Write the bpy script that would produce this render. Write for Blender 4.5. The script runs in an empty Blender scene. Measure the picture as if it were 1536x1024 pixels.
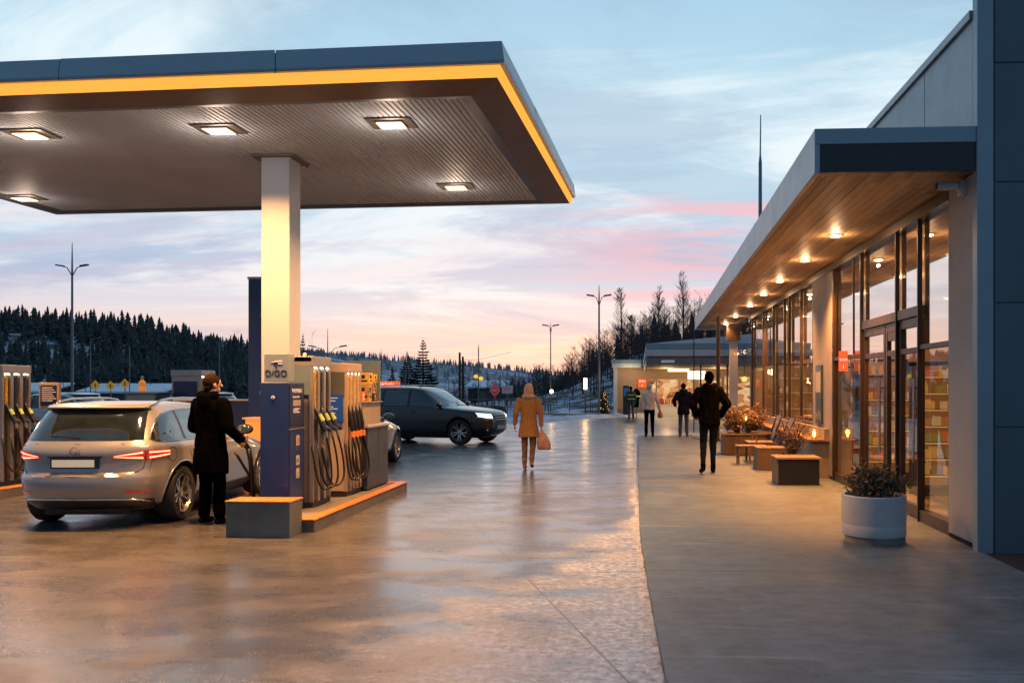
import bpy, bmesh, math, random
import numpy as np
from mathutils import Vector, Matrix, noise as mnoise
random.seed(7)
R = math.radians
scene = bpy.context.scene
COL = scene.collection
W = {}

# ------------------------------------------------------------------ render settings
scene.render.engine = 'CYCLES'
scene.cycles.use_denoising = True
scene.cycles.max_bounces = 8
scene.cycles.transparent_max_bounces = 12
scene.cycles.sample_clamp_indirect = 4.0
scene.cycles.caustics_reflective = False
scene.cycles.caustics_refractive = False
scene.view_settings.view_transform = 'Standard'
scene.view_settings.look = 'None'
scene.view_settings.exposure = 0.0
scene.view_settings.gamma = 1.0

# ------------------------------------------------------------------ materials
MATS = {}
def _new(name):
    m = bpy.data.materials.new(name); m.use_nodes = True
    nt = m.node_tree; nt.nodes.clear()
    return m, nt
def nd(nt, typ, **kw):
    n = nt.nodes.new(typ)
    for k, v in kw.items(): setattr(n, k, v)
    return n
def ramp(nt, stops, interp='LINEAR'):
    n = nt.nodes.new('ShaderNodeValToRGB'); cr = n.color_ramp; cr.interpolation = interp
    while len(cr.elements) > 1: cr.elements.remove(cr.elements[-1])
    for i, (p, c) in enumerate(stops):
        if len(c) == 3: c = (*c, 1)
        if i == 0: e = cr.elements[0]; e.position = p
        else: e = cr.elements.new(p)
        e.color = c
    return n
def math_n(nt, op, a=None, b=None, c=None, clamp=False):
    n = nt.nodes.new('ShaderNodeMath'); n.operation = op; n.use_clamp = clamp
    for i, x in enumerate((a, b, c)):
        if x is None: continue
        if isinstance(x, (int, float)): n.inputs[i].default_value = x
        else: nt.links.new(x, n.inputs[i])
    return n.outputs[0]
def mixc(nt, fac, a, b, blend='MIX'):
    n = nt.nodes.new('ShaderNodeMix'); n.data_type = 'RGBA'; n.blend_type = blend
    def put(sock, x):
        if isinstance(x, (int, float)): sock.default_value = x
        elif isinstance(x, tuple): sock.default_value = (*x[:3], 1)
        else: nt.links.new(x, sock)
    put(n.inputs[0], fac); put(n.inputs[6], a); put(n.inputs[7], b)
    return n.outputs[2]
def noise_n(nt, vec, scale, detail=4, rough=.55, dist=0):
    n = nt.nodes.new('ShaderNodeTexNoise'); n.inputs['Scale'].default_value = scale
    n.inputs['Detail'].default_value = detail; n.inputs['Roughness'].default_value = rough
    n.inputs['Distortion'].default_value = dist
    nt.links.new(vec, n.inputs['Vector'])
    return n.outputs[0]
def mapping(nt, vec, scale=(1, 1, 1), rot=(0, 0, 0), loc=(0, 0, 0)):
    n = nt.nodes.new('ShaderNodeMapping'); n.inputs['Scale'].default_value = scale
    n.inputs['Rotation'].default_value = rot; n.inputs['Location'].default_value = loc
    nt.links.new(vec, n.inputs['Vector'])
    return n.outputs[0]

def M(name, col=(.5, .5, .5), rough=.5, metal=0, var=.12, vs=4, bump=0, bs=80, stretch=(1, 1, 1), coat=0,
      emis=None, es=0, spec=.5, rvar=.1, alpha=None):
    if name in MATS: return MATS[name]
    m, nt = _new(name)
    out = nd(nt, 'ShaderNodeOutputMaterial'); b = nd(nt, 'ShaderNodeBsdfPrincipled')
    nt.links.new(b.outputs[0], out.inputs[0])
    tc = nd(nt, 'ShaderNodeTexCoord')
    v = mapping(nt, tc.outputs['Object'], stretch)
    n1 = noise_n(nt, v, vs, 5, .6)
    lo = tuple(max(0, c * (1 - var)) for c in col); hi = tuple(c * (1 + var) for c in col)
    r = ramp(nt, [(.3, lo), (.7, hi)]); nt.links.new(n1, r.inputs[0])
    nt.links.new(r.outputs[0], b.inputs['Base Color'])
    n2 = noise_n(nt, v, vs * 2.7, 4, .6)
    rr = math_n(nt, 'MULTIPLY_ADD', n2, rvar * 2, max(.02, rough - rvar), clamp=True)
    nt.links.new(rr, b.inputs['Roughness'])
    b.inputs['Metallic'].default_value = metal
    b.inputs['Specular IOR Level'].default_value = spec
    b.inputs['Coat Weight'].default_value = coat
    b.inputs['Coat Roughness'].default_value = .05
    if emis is not None:
        b.inputs['Emission Color'].default_value = (*emis, 1); b.inputs['Emission Strength'].default_value = es
    if alpha is not None: b.inputs['Alpha'].default_value = alpha
    if bump:
        n3 = noise_n(nt, v, bs, 4, .6); bp = nd(nt, 'ShaderNodeBump'); bp.inputs['Strength'].default_value = bump
        bp.inputs['Distance'].default_value = .01
        nt.links.new(n3, bp.inputs['Height']); nt.links.new(bp.outputs[0], b.inputs['Normal'])
    MATS[name] = m
    return m
def E(name, col, s):
    if name in MATS: return MATS[name]
    m, nt = _new(name); out = nd(nt, 'ShaderNodeOutputMaterial'); e = nd(nt, 'ShaderNodeEmission')
    e.inputs[0].default_value = (*col, 1); e.inputs[1].default_value = s
    nt.links.new(e.outputs[0], out.inputs[0]); MATS[name] = m
    return m
def glass(name, tint=(1, 1, 1), base=.06, gain=2.2, rough=0.0):
    m, nt = _new(name); out = nd(nt, 'ShaderNodeOutputMaterial')
    t = nd(nt, 'ShaderNodeBsdfTransparent'); t.inputs[0].default_value = (*tint, 1)
    g = nd(nt, 'ShaderNodeBsdfGlossy'); g.inputs['Roughness'].default_value = rough
    fr = nd(nt, 'ShaderNodeFresnel'); fr.inputs[0].default_value = 1.5
    geo = nd(nt, 'ShaderNodeNewGeometry')
    f = math_n(nt, 'MULTIPLY_ADD', fr.outputs[0], gain, base, clamp=True)
    f = math_n(nt, 'MINIMUM', f, .92)
    mx = nd(nt, 'ShaderNodeMixShader'); nt.links.new(f, mx.inputs[0])
    nt.links.new(t.outputs[0], mx.inputs[1]); nt.links.new(g.outputs[0], mx.inputs[2])
    # a very slight waviness, as in float glass
    tc = nd(nt, 'ShaderNodeTexCoord'); n = noise_n(nt, tc.outputs['Object'], 1.2, 1, .4)
    bp = nd(nt, 'ShaderNodeBump'); bp.inputs['Strength'].default_value = .035; bp.inputs['Distance'].default_value = .02
    nt.links.new(n, bp.inputs['Height']); nt.links.new(bp.outputs[0], g.inputs['Normal'])
    nt.links.new(mx.outputs[0], out.inputs[0]); MATS[name] = m
    return m

def wood_mat(name, dark, light, axis='y', board=.1, seg=2.4, rough=.55):
    m, nt = _new(name); out = nd(nt, 'ShaderNodeOutputMaterial'); b = nd(nt, 'ShaderNodeBsdfPrincipled')
    nt.links.new(b.outputs[0], out.inputs[0])
    geo = nd(nt, 'ShaderNodeNewGeometry'); sep = nd(nt, 'ShaderNodeSeparateXYZ'); nt.links.new(geo.outputs['Position'], sep.inputs[0])
    ax, ay = (0, 1) if axis == 'y' else ((1, 0) if axis == 'x' else (0, 2))
    idn = math_n(nt, 'FLOOR', math_n(nt, 'DIVIDE', sep.outputs[ax], board))
    w1 = nd(nt, 'ShaderNodeTexWhiteNoise', noise_dimensions='1D'); nt.links.new(idn, w1.inputs['W'])
    sg = math_n(nt, 'FLOOR', math_n(nt, 'DIVIDE', math_n(nt, 'MULTIPLY_ADD', w1.outputs[0], 5.0, sep.outputs[ay]), seg))
    cmb = nd(nt, 'ShaderNodeCombineXYZ'); nt.links.new(idn, cmb.inputs[0]); nt.links.new(sg, cmb.inputs[1])
    w2 = nd(nt, 'ShaderNodeTexWhiteNoise', noise_dimensions='3D'); nt.links.new(cmb.outputs[0], w2.inputs['Vector'])
    st = {'y': (22, 1.2, 22), 'x': (1.2, 22, 22), 'z': (22, 22, 1.2)}[axis]
    g = noise_n(nt, mapping(nt, geo.outputs['Position'], st), 1.6, 6, .65, .6)
    f = math_n(nt, 'ADD', math_n(nt, 'MULTIPLY', g, .62), math_n(nt, 'MULTIPLY', w2.outputs[0], .42))
    r = ramp(nt, [(.25, dark), (.8, light)]); nt.links.new(f, r.inputs[0]); nt.links.new(r.outputs[0], b.inputs['Base Color'])
    b.inputs['Roughness'].default_value = rough
    bp = nd(nt, 'ShaderNodeBump'); bp.inputs['Strength'].default_value = .25; bp.inputs['Distance'].default_value = .004
    nt.links.new(g, bp.inputs['Height']); nt.links.new(bp.outputs[0], b.inputs['Normal'])
    MATS[name] = m
    return m

# ------------------------------------------------------------------ mesh builder
class MB:
    def __init__(s): s.v = []; s.f = []; s.mi = []; s.cm = 0
    def add(s, vs, fs):
        o = len(s.v); s.v.extend([tuple(v) for v in vs])
        for f in fs: s.f.append(tuple(i + o for i in f)); s.mi.append(s.cm)
        return s
    def box(s, x0, x1, y0, y1, z0, z1):
        if x0 > x1: x0, x1 = x1, x0
        if y0 > y1: y0, y1 = y1, y0
        if z0 > z1: z0, z1 = z1, z0
        return s.add([(x0, y0, z0), (x1, y0, z0), (x1, y1, z0), (x0, y1, z0), (x0, y0, z1), (x1, y0, z1), (x1, y1, z1), (x0, y1, z1)],
                     [(0, 3, 2, 1), (4, 5, 6, 7), (0, 1, 5, 4), (1, 2, 6, 5), (2, 3, 7, 6), (3, 0, 4, 7)])
    def quad(s, a, b, c, d): return s.add([a, b, c, d], [(0, 1, 2, 3)])
    def poly(s, pts): return s.add(pts, [tuple(range(len(pts)))])
    def prism(s, pts, vec):
        n = len(pts); v = Vector(vec); p2 = [tuple(Vector(p) + v) for p in pts]
        return s.add(list(pts) + p2, [tuple(range(n))[::-1], tuple(range(n, 2 * n))] + [(i, (i + 1) % n, n + (i + 1) % n, n + i) for i in range(n)])
    def tube(s, pts, r, n=8, caps=True):
        pts = [Vector(p) for p in pts]; k = len(pts)
        rs = [r] * k if isinstance(r, (int, float)) else list(r)
        t0 = (pts[1] - pts[0]).normalized()
        up = Vector((0, 0, 1)) if abs(t0.z) < .9 else Vector((1, 0, 0))
        a = t0.cross(up).normalized(); vs = []; fs = []
        for i, p in enumerate(pts):
            t = (pts[min(i + 1, k - 1)] - pts[max(i - 1, 0)])
            if t.length < 1e-9: t = t0
            t.normalize(); a = (a - t * a.dot(t))
            if a.length < 1e-6: a = t.orthogonal()
            a.normalize(); b = t.cross(a)
            for j in range(n):
                q = 2 * math.pi * j / n
                vs.append(p + (a * math.cos(q) + b * math.sin(q)) * rs[i])
        for i in range(k - 1):
            for j in range(n):
                fs.append((i * n + j, i * n + (j + 1) % n, (i + 1) * n + (j + 1) % n, (i + 1) * n + j))
        if caps: fs.append(tuple(range(n))[::-1]); fs.append(tuple(range((k - 1) * n, k * n)))
        return s.add(vs, fs)
    def cyl(s, p0, p1, r0, r1=None, n=16): return s.tube([p0, p1], [r0, r0 if r1 is None else r1], n)
    def lathe(s, prof, n=24, c=(0, 0, 0), axis='z', caps=True):
        vs = []; fs = []; k = len(prof)
        for (r, z) in prof:
            for j in range(n):
                q = 2 * math.pi * j / n
                p = (r * math.cos(q), r * math.sin(q), z)
                if axis == 'y': p = (p[0], p[2], p[1])
                if axis == 'x': p = (p[2], p[0], p[1])
                vs.append((p[0] + c[0], p[1] + c[1], p[2] + c[2]))
        for i in range(k - 1):
            for j in range(n): fs.append((i * n + j, i * n + (j + 1) % n, (i + 1) * n + (j + 1) % n, (i + 1) * n + j))
        if caps: fs.append(tuple(range(n))[::-1]); fs.append(tuple(range((k - 1) * n, k * n)))
        return s.add(vs, fs)
    def rings(s, rings, caps=True):
        n = len(rings[0]); vs = [p for r in rings for p in r]; fs = []
        for i in range(len(rings) - 1):
            for j in range(n): fs.append((i * n + j, i * n + (j + 1) % n, (i + 1) * n + (j + 1) % n, (i + 1) * n + j))
        if caps: fs.append(tuple(range(n))[::-1]); fs.append(tuple(range((len(rings) - 1) * n, len(rings) * n)))
        return s.add(vs, fs)
    def grid(s, P):   # P[i][j] points
        a, b = len(P), len(P[0])
        return s.add([p for r in P for p in r], [(i * b + j, i * b + j + 1, (i + 1) * b + j + 1, (i + 1) * b + j) for i in range(a - 1) for j in range(b - 1)])
    def ell(s, c, r, n=12, m=8, rot=None):
        vs = []; fs = []
        for i in range(m + 1):
            th = math.pi * i / m
            for j in range(n):
                q = 2 * math.pi * j / n
                p = Vector((r[0] * math.sin(th) * math.cos(q), r[1] * math.sin(th) * math.sin(q), r[2] * math.cos(th)))
                if rot is not None: p = rot @ p
                vs.append(p + Vector(c))
        for i in range(m):
            for j in range(n): fs.append((i * n + j, (i + 1) * n + j, (i + 1) * n + (j + 1) % n, i * n + (j + 1) % n))
        return s.add(vs, fs)
    def cap(s, p0, p1, r0, r1, n=10):   # tapered capsule
        p0, p1 = Vector(p0), Vector(p1); d = (p1 - p0)
        L = max(d.length, 1e-5); d.normalize(); pts = []; rs = []
        for k in range(5):
            a = math.pi / 2 * (1 - k / 4); pts.append(p0 - d * r0 * math.sin(a)); rs.append(max(r0 * math.cos(a), r0 * .02))
        for k in range(5):
            a = math.pi / 2 * (k / 4); pts.append(p1 + d * r1 * math.sin(a)); rs.append(max(r1 * math.cos(a), r1 * .02))
        return s.tube(pts, rs, n)
    def mesh(s, name, org=(0, 0, 0)):
        me = bpy.data.meshes.new(name)
        ox, oy, oz = org
        me.from_pydata([(v[0] - ox, v[1] - oy, v[2] - oz) for v in s.v], [], s.f)
        return me
    def build(s, name, mat, parent=None, world=False, org=None, smooth=None, bevel=0, recalc=True):
        o0 = org if org is not None else (W.get(parent.name, (0, 0, 0)) if (world and parent) else (0, 0, 0))
        me = s.mesh(name, o0)
        if recalc:
            bm = bmesh.new(); bm.from_mesh(me); bmesh.ops.recalc_face_normals(bm, faces=bm.faces); bm.to_mesh(me); bm.free()
        for m in (mat if isinstance(mat, (list, tuple)) else [mat]): me.materials.append(m)
        if any(s.mi): me.polygons.foreach_set('material_index', s.mi)
        return link(name, me, parent, org, smooth, bevel)
def link(name, me, parent=None, org=None, smooth=None, bevel=0):
    if smooth is not None:
        me.polygons.foreach_set('use_smooth', [True] * len(me.polygons))
        if smooth < 180: me.set_sharp_from_angle(angle=R(smooth))
    o = bpy.data.objects.new(name, me); COL.objects.link(o)
    if parent is not None:
        o.parent = parent; W[o.name] = W.get(parent.name, (0, 0, 0))
    else:
        if org is not None: o.location = org
        W[o.name] = tuple(org) if org is not None else (0, 0, 0)
    if bevel:
        b = o.modifiers.new('Bevel', 'BEVEL'); b.width = bevel; b.segments = 2; b.limit_method = 'ANGLE'; b.angle_limit = R(40)
    return o
def tag(o, label=None, cat=None, group=None, kind=None):
    if label: o['label'] = label
    if cat: o['category'] = cat
    if group: o['group'] = group
    if kind: o['kind'] = kind
    return o
def root(name, loc, label, cat, group=None, rz=0):
    o = bpy.data.objects.new(name, None); COL.objects.link(o); o.empty_display_size = .1
    o.location = loc; o.rotation_euler = (0, 0, rz); W[o.name] = tuple(loc)
    return tag(o, label, cat, group)
def struct(o): o['kind'] = 'structure'; return o
def copy_tree(o, parent=None):
    c = o.copy(); COL.objects.link(c)
    if parent is not None: c.parent = parent
    for ch in list(o.children): copy_tree(ch, c)
    return c
def text(body, size, mat, loc, rot, parent=None, name='lettering', ext=.002, align='CENTER'):
    cu = bpy.data.curves.new(name, 'FONT'); cu.body = body; cu.size = size; cu.extrude = ext
    cu.align_x = align; cu.align_y = 'CENTER'; cu.materials.append(mat)
    t_ = bpy.data.objects.new('tmp', cu); COL.objects.link(t_)
    me = bpy.data.meshes.new_from_object(t_.evaluated_get(bpy.context.evaluated_depsgraph_get())); bpy.data.objects.remove(t_)
    me.name = name; o = bpy.data.objects.new(name, me); COL.objects.link(o); o.rotation_euler = rot
    if parent is not None:
        o.parent = parent; w = W.get(parent.name, (0, 0, 0)); o.location = tuple(loc[i] - w[i] for i in range(3))
    else: o.location = loc
    return o
FRONT = (R(90), 0, 0)          # lettering that faces the camera (-y)
def light(name, typ, loc, energy, col, size=.3, rot=(0, 0, 0), spot=None, blend=.6, size_y=None):
    l = bpy.data.lights.new(name, typ); l.energy = energy; l.color = col
    if typ == 'AREA':
        l.size = size
        if size_y: l.shape = 'RECTANGLE'; l.size_y = size_y
    elif typ == 'SUN': l.angle = size
    else: l.shadow_soft_size = size
    if typ == 'SPOT': l.spot_size = spot; l.spot_blend = blend
    o = bpy.data.objects.new(name, l); COL.objects.link(o); o.location = loc; o.rotation_euler = rot
    return o

# ------------------------------------------------------------------ camera
cam_d = bpy.data.cameras.new('camera'); cam = bpy.data.objects.new('camera', cam_d); COL.objects.link(cam)
cam.location = (0, 0, 1.65); cam.rotation_euler = (R(90), 0, math.atan(78 / 1300))
cam_d.sensor_width = 36; cam_d.lens = 1300 / 1536 * 36; cam_d.shift_x = -112 / 1536; cam_d.shift_y = 68 / 1536
cam_d.clip_start = .05; cam_d.clip_end = 6000
scene.camera = cam

# ------------------------------------------------------------------ sky and sun
def make_world():
    w = bpy.data.worlds.new('World'); scene.world = w; w.use_nodes = True
    nt = w.node_tree; nt.nodes.clear()
    out = nd(nt, 'ShaderNodeOutputWorld')
    tc = nd(nt, 'ShaderNodeTexCoord'); d = tc.outputs['Generated']
    sep = nd(nt, 'ShaderNodeSeparateXYZ'); nt.links.new(d, sep.inputs[0])
    x, y, z = sep.outputs
    zc = math_n(nt, 'MAXIMUM', z, 0.0)
    k = math_n(nt, 'DIVIDE', 1.0, math_n(nt, 'ADD', zc, .10))
    cmb = nd(nt, 'ShaderNodeCombineXYZ')
    nt.links.new(math_n(nt, 'MULTIPLY', x, k), cmb.inputs[0]); nt.links.new(math_n(nt, 'MULTIPLY', y, k), cmb.inputs[1])
    P = cmb.outputs[0]
    clear = ramp(nt, [(0, (.98, .55, .38)), (.03, (1.0, .62, .45)), (.06, (.96, .70, .58)), (.085, (.76, .72, .76)), (.13, (.50, .61, .76)),
                      (.22, (.48, .66, .79)), (.32, (.46, .69, .83)), (.45, (.36, .58, .76)), (.7, (.28, .46, .66)), (1, (.24, .40, .60))])
    nt.links.new(zc, clear.inputs[0])
    hi = ramp(nt, [(0, (1.0, .62, .46)), (.05, (1.0, .80, .68)), (.09, (.92, .88, .88)), (.16, (.82, .88, .92)), (.32, (.84, .94, .97)), (.5, (.55, .70, .80)), (1, (.26, .38, .50))])
    nt.links.new(zc, hi.inputs[0])
    lo = ramp(nt, [(0, (.90, .50, .40)), (.05, (.74, .58, .62)), (.11, (.38, .46, .66)), (.3, (.40, .56, .70)), (.5, (.30, .46, .62)), (1, (.16, .27, .42))])
    nt.links.new(zc, lo.inputs[0])
    n1 = noise_n(nt, mapping(nt, P, (.50, .80, 1), (0, 0, R(18)), (3.1, .4, 0)), 1.0, 10, .63, .9)
    n2 = noise_n(nt, mapping(nt, P, (.46, .75, 1), (0, 0, R(12)), (8.1, 2.4, 1)), .95, 10, .63, .8)
    n3 = noise_n(nt, mapping(nt, P, (.26, 1.0, 1), (0, 0, R(8)), (1.7, 5.2, 4)), 1.9, 7, .60, .5)
    m1 = ramp(nt, [(.44, (0, 0, 0)), (.62, (1, 1, 1))], 'EASE'); nt.links.new(n1, m1.inputs[0])
    m2 = ramp(nt, [(.46, (0, 0, 0)), (.60, (1, 1, 1))], 'EASE'); nt.links.new(n2, m2.inputs[0])
    m3 = ramp(nt, [(.47, (0, 0, 0)), (.60, (1, 1, 1))], 'EASE'); nt.links.new(n3, m3.inputs[0])
    c = mixc(nt, math_n(nt, 'MULTIPLY', m1.outputs[0], .9), clear.outputs[0], hi.outputs[0])
    c = mixc(nt, math_n(nt, 'MULTIPLY', m2.outputs[0], .75), c, lo.outputs[0])
    # pink streaks in the belt just above the horizon glow
    belt = ramp(nt, [(.07, (0, 0, 0)), (.11, (1, 1, 1)), (.19, (.9, .9, .9)), (.26, (0, 0, 0))], 'EASE'); nt.links.new(zc, belt.inputs[0])
    az = ramp(nt, [(.42, (0, 0, 0)), (.56, (1, 1, 1))], 'EASE'); nt.links.new(math_n(nt, 'MULTIPLY_ADD', x, .5, .5), az.inputs[0])
    pk = math_n(nt, 'MULTIPLY', math_n(nt, 'MULTIPLY', m3.outputs[0], belt.outputs[0]), math_n(nt, 'MULTIPLY_ADD', az.outputs[0], .70, .15))
    c = mixc(nt, pk, c, (.95, .48, .52))
    # less glow towards the left (away from the sunset) near the horizon
    lf = math_n(nt, 'MULTIPLY', math_n(nt, 'SUBTRACT', 1.0, math_n(nt, 'MULTIPLY', zc, 7.0), clamp=True), math_n(nt, 'MULTIPLY', math_n(nt, 'SUBTRACT', -.12, x), 1.6, clamp=True))
    c = mixc(nt, math_n(nt, 'MULTIPLY', lf, .7), c, (.55, .52, .64))
    # the half of the sky behind the camera is dusk blue
    back = ramp(nt, [(.15, (.24, .34, .44)), (.85, (1, 1, 1))], 'EASE'); nt.links.new(math_n(nt, 'MULTIPLY_ADD', y, .5, .5), back.inputs[0])
    c = mixc(nt, 1.0, c, back.outputs[0], 'MULTIPLY')
    below = math_n(nt, 'MULTIPLY', math_n(nt, 'MULTIPLY', z, -30.0, clamp=True), 1.0)
    c = mixc(nt, below, c, (.05, .07, .1))
    bg = nd(nt, 'ShaderNodeBackground'); nt.links.new(c, bg.inputs[0]); bg.inputs[1].default_value = 1.05
    sky = nd(nt, 'ShaderNodeTexSky', sky_type='NISHITA'); sky.sun_disc = False
    sky.sun_elevation = R(2.0); sky.sun_rotation = R(-8)
    b2 = nd(nt, 'ShaderNodeBackground'); nt.links.new(sky.outputs[0], b2.inputs[0]); b2.inputs[1].default_value = .008
    ad = nd(nt, 'ShaderNodeAddShader'); nt.links.new(bg.outputs[0], ad.inputs[0]); nt.links.new(b2.outputs[0], ad.inputs[1])
    nt.links.new(ad.outputs[0], out.inputs[0])
make_world()
sun = light('sun', 'SUN', (0, 50, 10), .35, (1, .72, .55), R(12), (R(-87), 0, R(-8)))

WARM = (1.0, .43, .13)
WARM2 = (1.0, .35, .08)

# ------------------------------------------------------------------ ground
def ground_mat():
    m, nt = _new('wet_concrete'); out = nd(nt, 'ShaderNodeOutputMaterial'); b = nd(nt, 'ShaderNodeBsdfPrincipled')
    nt.links.new(b.outputs[0], out.inputs[0])
    geo = nd(nt, 'ShaderNodeNewGeometry'); P = geo.outputs['Position']
    sep = nd(nt, 'ShaderNodeSeparateXYZ'); nt.links.new(P, sep.inputs[0]); x, y, _ = sep.outputs
    big = noise_n(nt, mapping(nt, P, (.35, .6, 1)), .8, 5, .6)
    streak = noise_n(nt, mapping(nt, P, (.75, 1.25, 1), (0, 0, R(8))), 1.7, 8, .62, .35)
    fine = noise_n(nt, P, 55, 6, .75)
    grit = noise_n(nt, P, 16, 5, .7)
    base = ramp(nt, [(.3, (.042, .050, .058)), (.7, (.095, .105, .115))]); nt.links.new(big, base.inputs[0])
    c = mixc(nt, math_n(nt, 'MULTIPLY', fine, .55), base.outputs[0], (.15, .14, .135))
    agg = noise_n(nt, P, 130, 2, .5); ag = ramp(nt, [(.58, (0, 0, 0)), (.66, (1, 1, 1))]); nt.links.new(agg, ag.inputs[0]); c = mixc(nt, math_n(nt, 'MULTIPLY', ag.outputs[0], .5), c, (.03, .028, .028))
    # frost: along the kerb and in thin wind-blown streaks
    near = math_n(nt, 'MULTIPLY', math_n(nt, 'SUBTRACT', 11.0, y), .16, clamp=True)
    wdt = math_n(nt, 'MULTIPLY_ADD', near, 1.35, .20)
    kd = math_n(nt, 'DIVIDE', math_n(nt, 'ADD', math_n(nt, 'ADD', x, -.10), math_n(nt, 'MULTIPLY', wdt, 1.0)), wdt)     # 0 at strip edge, 1 at kerb
    fr = math_n(nt, 'ADD', math_n(nt, 'MULTIPLY', kd, .9), math_n(nt, 'MULTIPLY_ADD', streak, 4.2, -1.65))
    fr = math_n(nt, 'MULTIPLY', fr, math_n(nt, 'MULTIPLY_ADD', kd, .8, .9, clamp=True), clamp=True)
    spl = math_n(nt, 'MULTIPLY', math_n(nt, 'MULTIPLY_ADD', grit, 3.4, -1.1, clamp=True), fr, clamp=True)
    far = ramp(nt, [(.52, (0, 0, 0)), (.66, (1, 1, 1))]); nt.links.new(streak, far.inputs[0])
    yf = math_n(nt, 'MULTIPLY', math_n(nt, 'SUBTRACT', y, 12.0), .06, clamp=True)
    xm = math_n(nt, 'MULTIPLY', math_n(nt, 'ADD', x, 3.2), .4, clamp=True)
    wide = math_n(nt, 'MULTIPLY', math_n(nt, 'MULTIPLY', far.outputs[0], math_n(nt, 'MAXIMUM', yf, xm)), .16)
    frost = math_n(nt, 'MAXIMUM', spl, wide, clamp=True)
    c = mixc(nt, frost, c, (.62, .70, .76))
    # saw-cut joints
    jo = None
    for (nx_, ny_, off, per) in ((1, .35, .4, 3.9), (-.12, 1, 1.3, 6.0)):
        L = math.hypot(nx_, ny_)
        t = math_n(nt, 'ADD', math_n(nt, 'MULTIPLY', x, nx_ / L), math_n(nt, 'MULTIPLY_ADD', y, ny_ / L, off))
        fr_ = math_n(nt, 'ABSOLUTE', math_n(nt, 'SUBTRACT', math_n(nt, 'FRACT', math_n(nt, 'DIVIDE', t, per)), .5))
        ln = math_n(nt, 'LESS_THAN', fr_, .0016)
        jo = ln if jo is None else math_n(nt, 'MAXIMUM', jo, ln)
    c = mixc(nt, math_n(nt, 'MULTIPLY', jo, .75), c, (.012, .012, .012))
    nt.links.new(c, b.inputs['Base Color'])
    wet = ramp(nt, [(.34, (.20, .20, .20)), (.52, (.30, .30, .30)), (.70, (.44, .44, .44))]); nt.links.new(streak, wet.inputs[0])
    r1 = math_n(nt, 'ADD', wet.outputs[0], math_n(nt, 'MULTIPLY_ADD', fine, .30, -.15))
    r1 = math_n(nt, 'ADD', r1, math_n(nt, 'MULTIPLY', frost, .45), clamp=True)
    nt.links.new(r1, b.inputs['Roughness'])
    b.inputs['Specular IOR Level'].default_value = .55; b.inputs['Coat Roughness'].default_value = .20
    pud = ramp(nt, [(.42, (.10, .10, .10)), (.56, (.75, .75, .75))]); nt.links.new(noise_n(nt, mapping(nt, P, (.9, 1.3, 1), (0, 0, 0), (5, 1, 0)), 1.1, 6, .62, .5), pud.inputs[0])
    nt.links.new(math_n(nt, 'MULTIPLY', pud.outputs[0], math_n(nt, 'SUBTRACT', 1.0, frost, clamp=True)), b.inputs['Coat Weight'])
    bp = nd(nt, 'ShaderNodeBump'); bp.inputs['Strength'].default_value = .42; bp.inputs['Distance'].default_value = .010
    hgt = math_n(nt, 'ADD', math_n(nt, 'MULTIPLY', streak, .9), math_n(nt, 'MULTIPLY', math_n(nt, 'ADD', fine, math_n(nt, 'MULTIPLY', grit, .7)), .45))
    hgt = math_n(nt, 'ADD', hgt, math_n(nt, 'MULTIPLY', frost, .5))
    nt.links.new(hgt, bp.inputs['Height']); nt.links.new(bp.outputs[0], b.inputs['Normal'])
    return m
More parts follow.
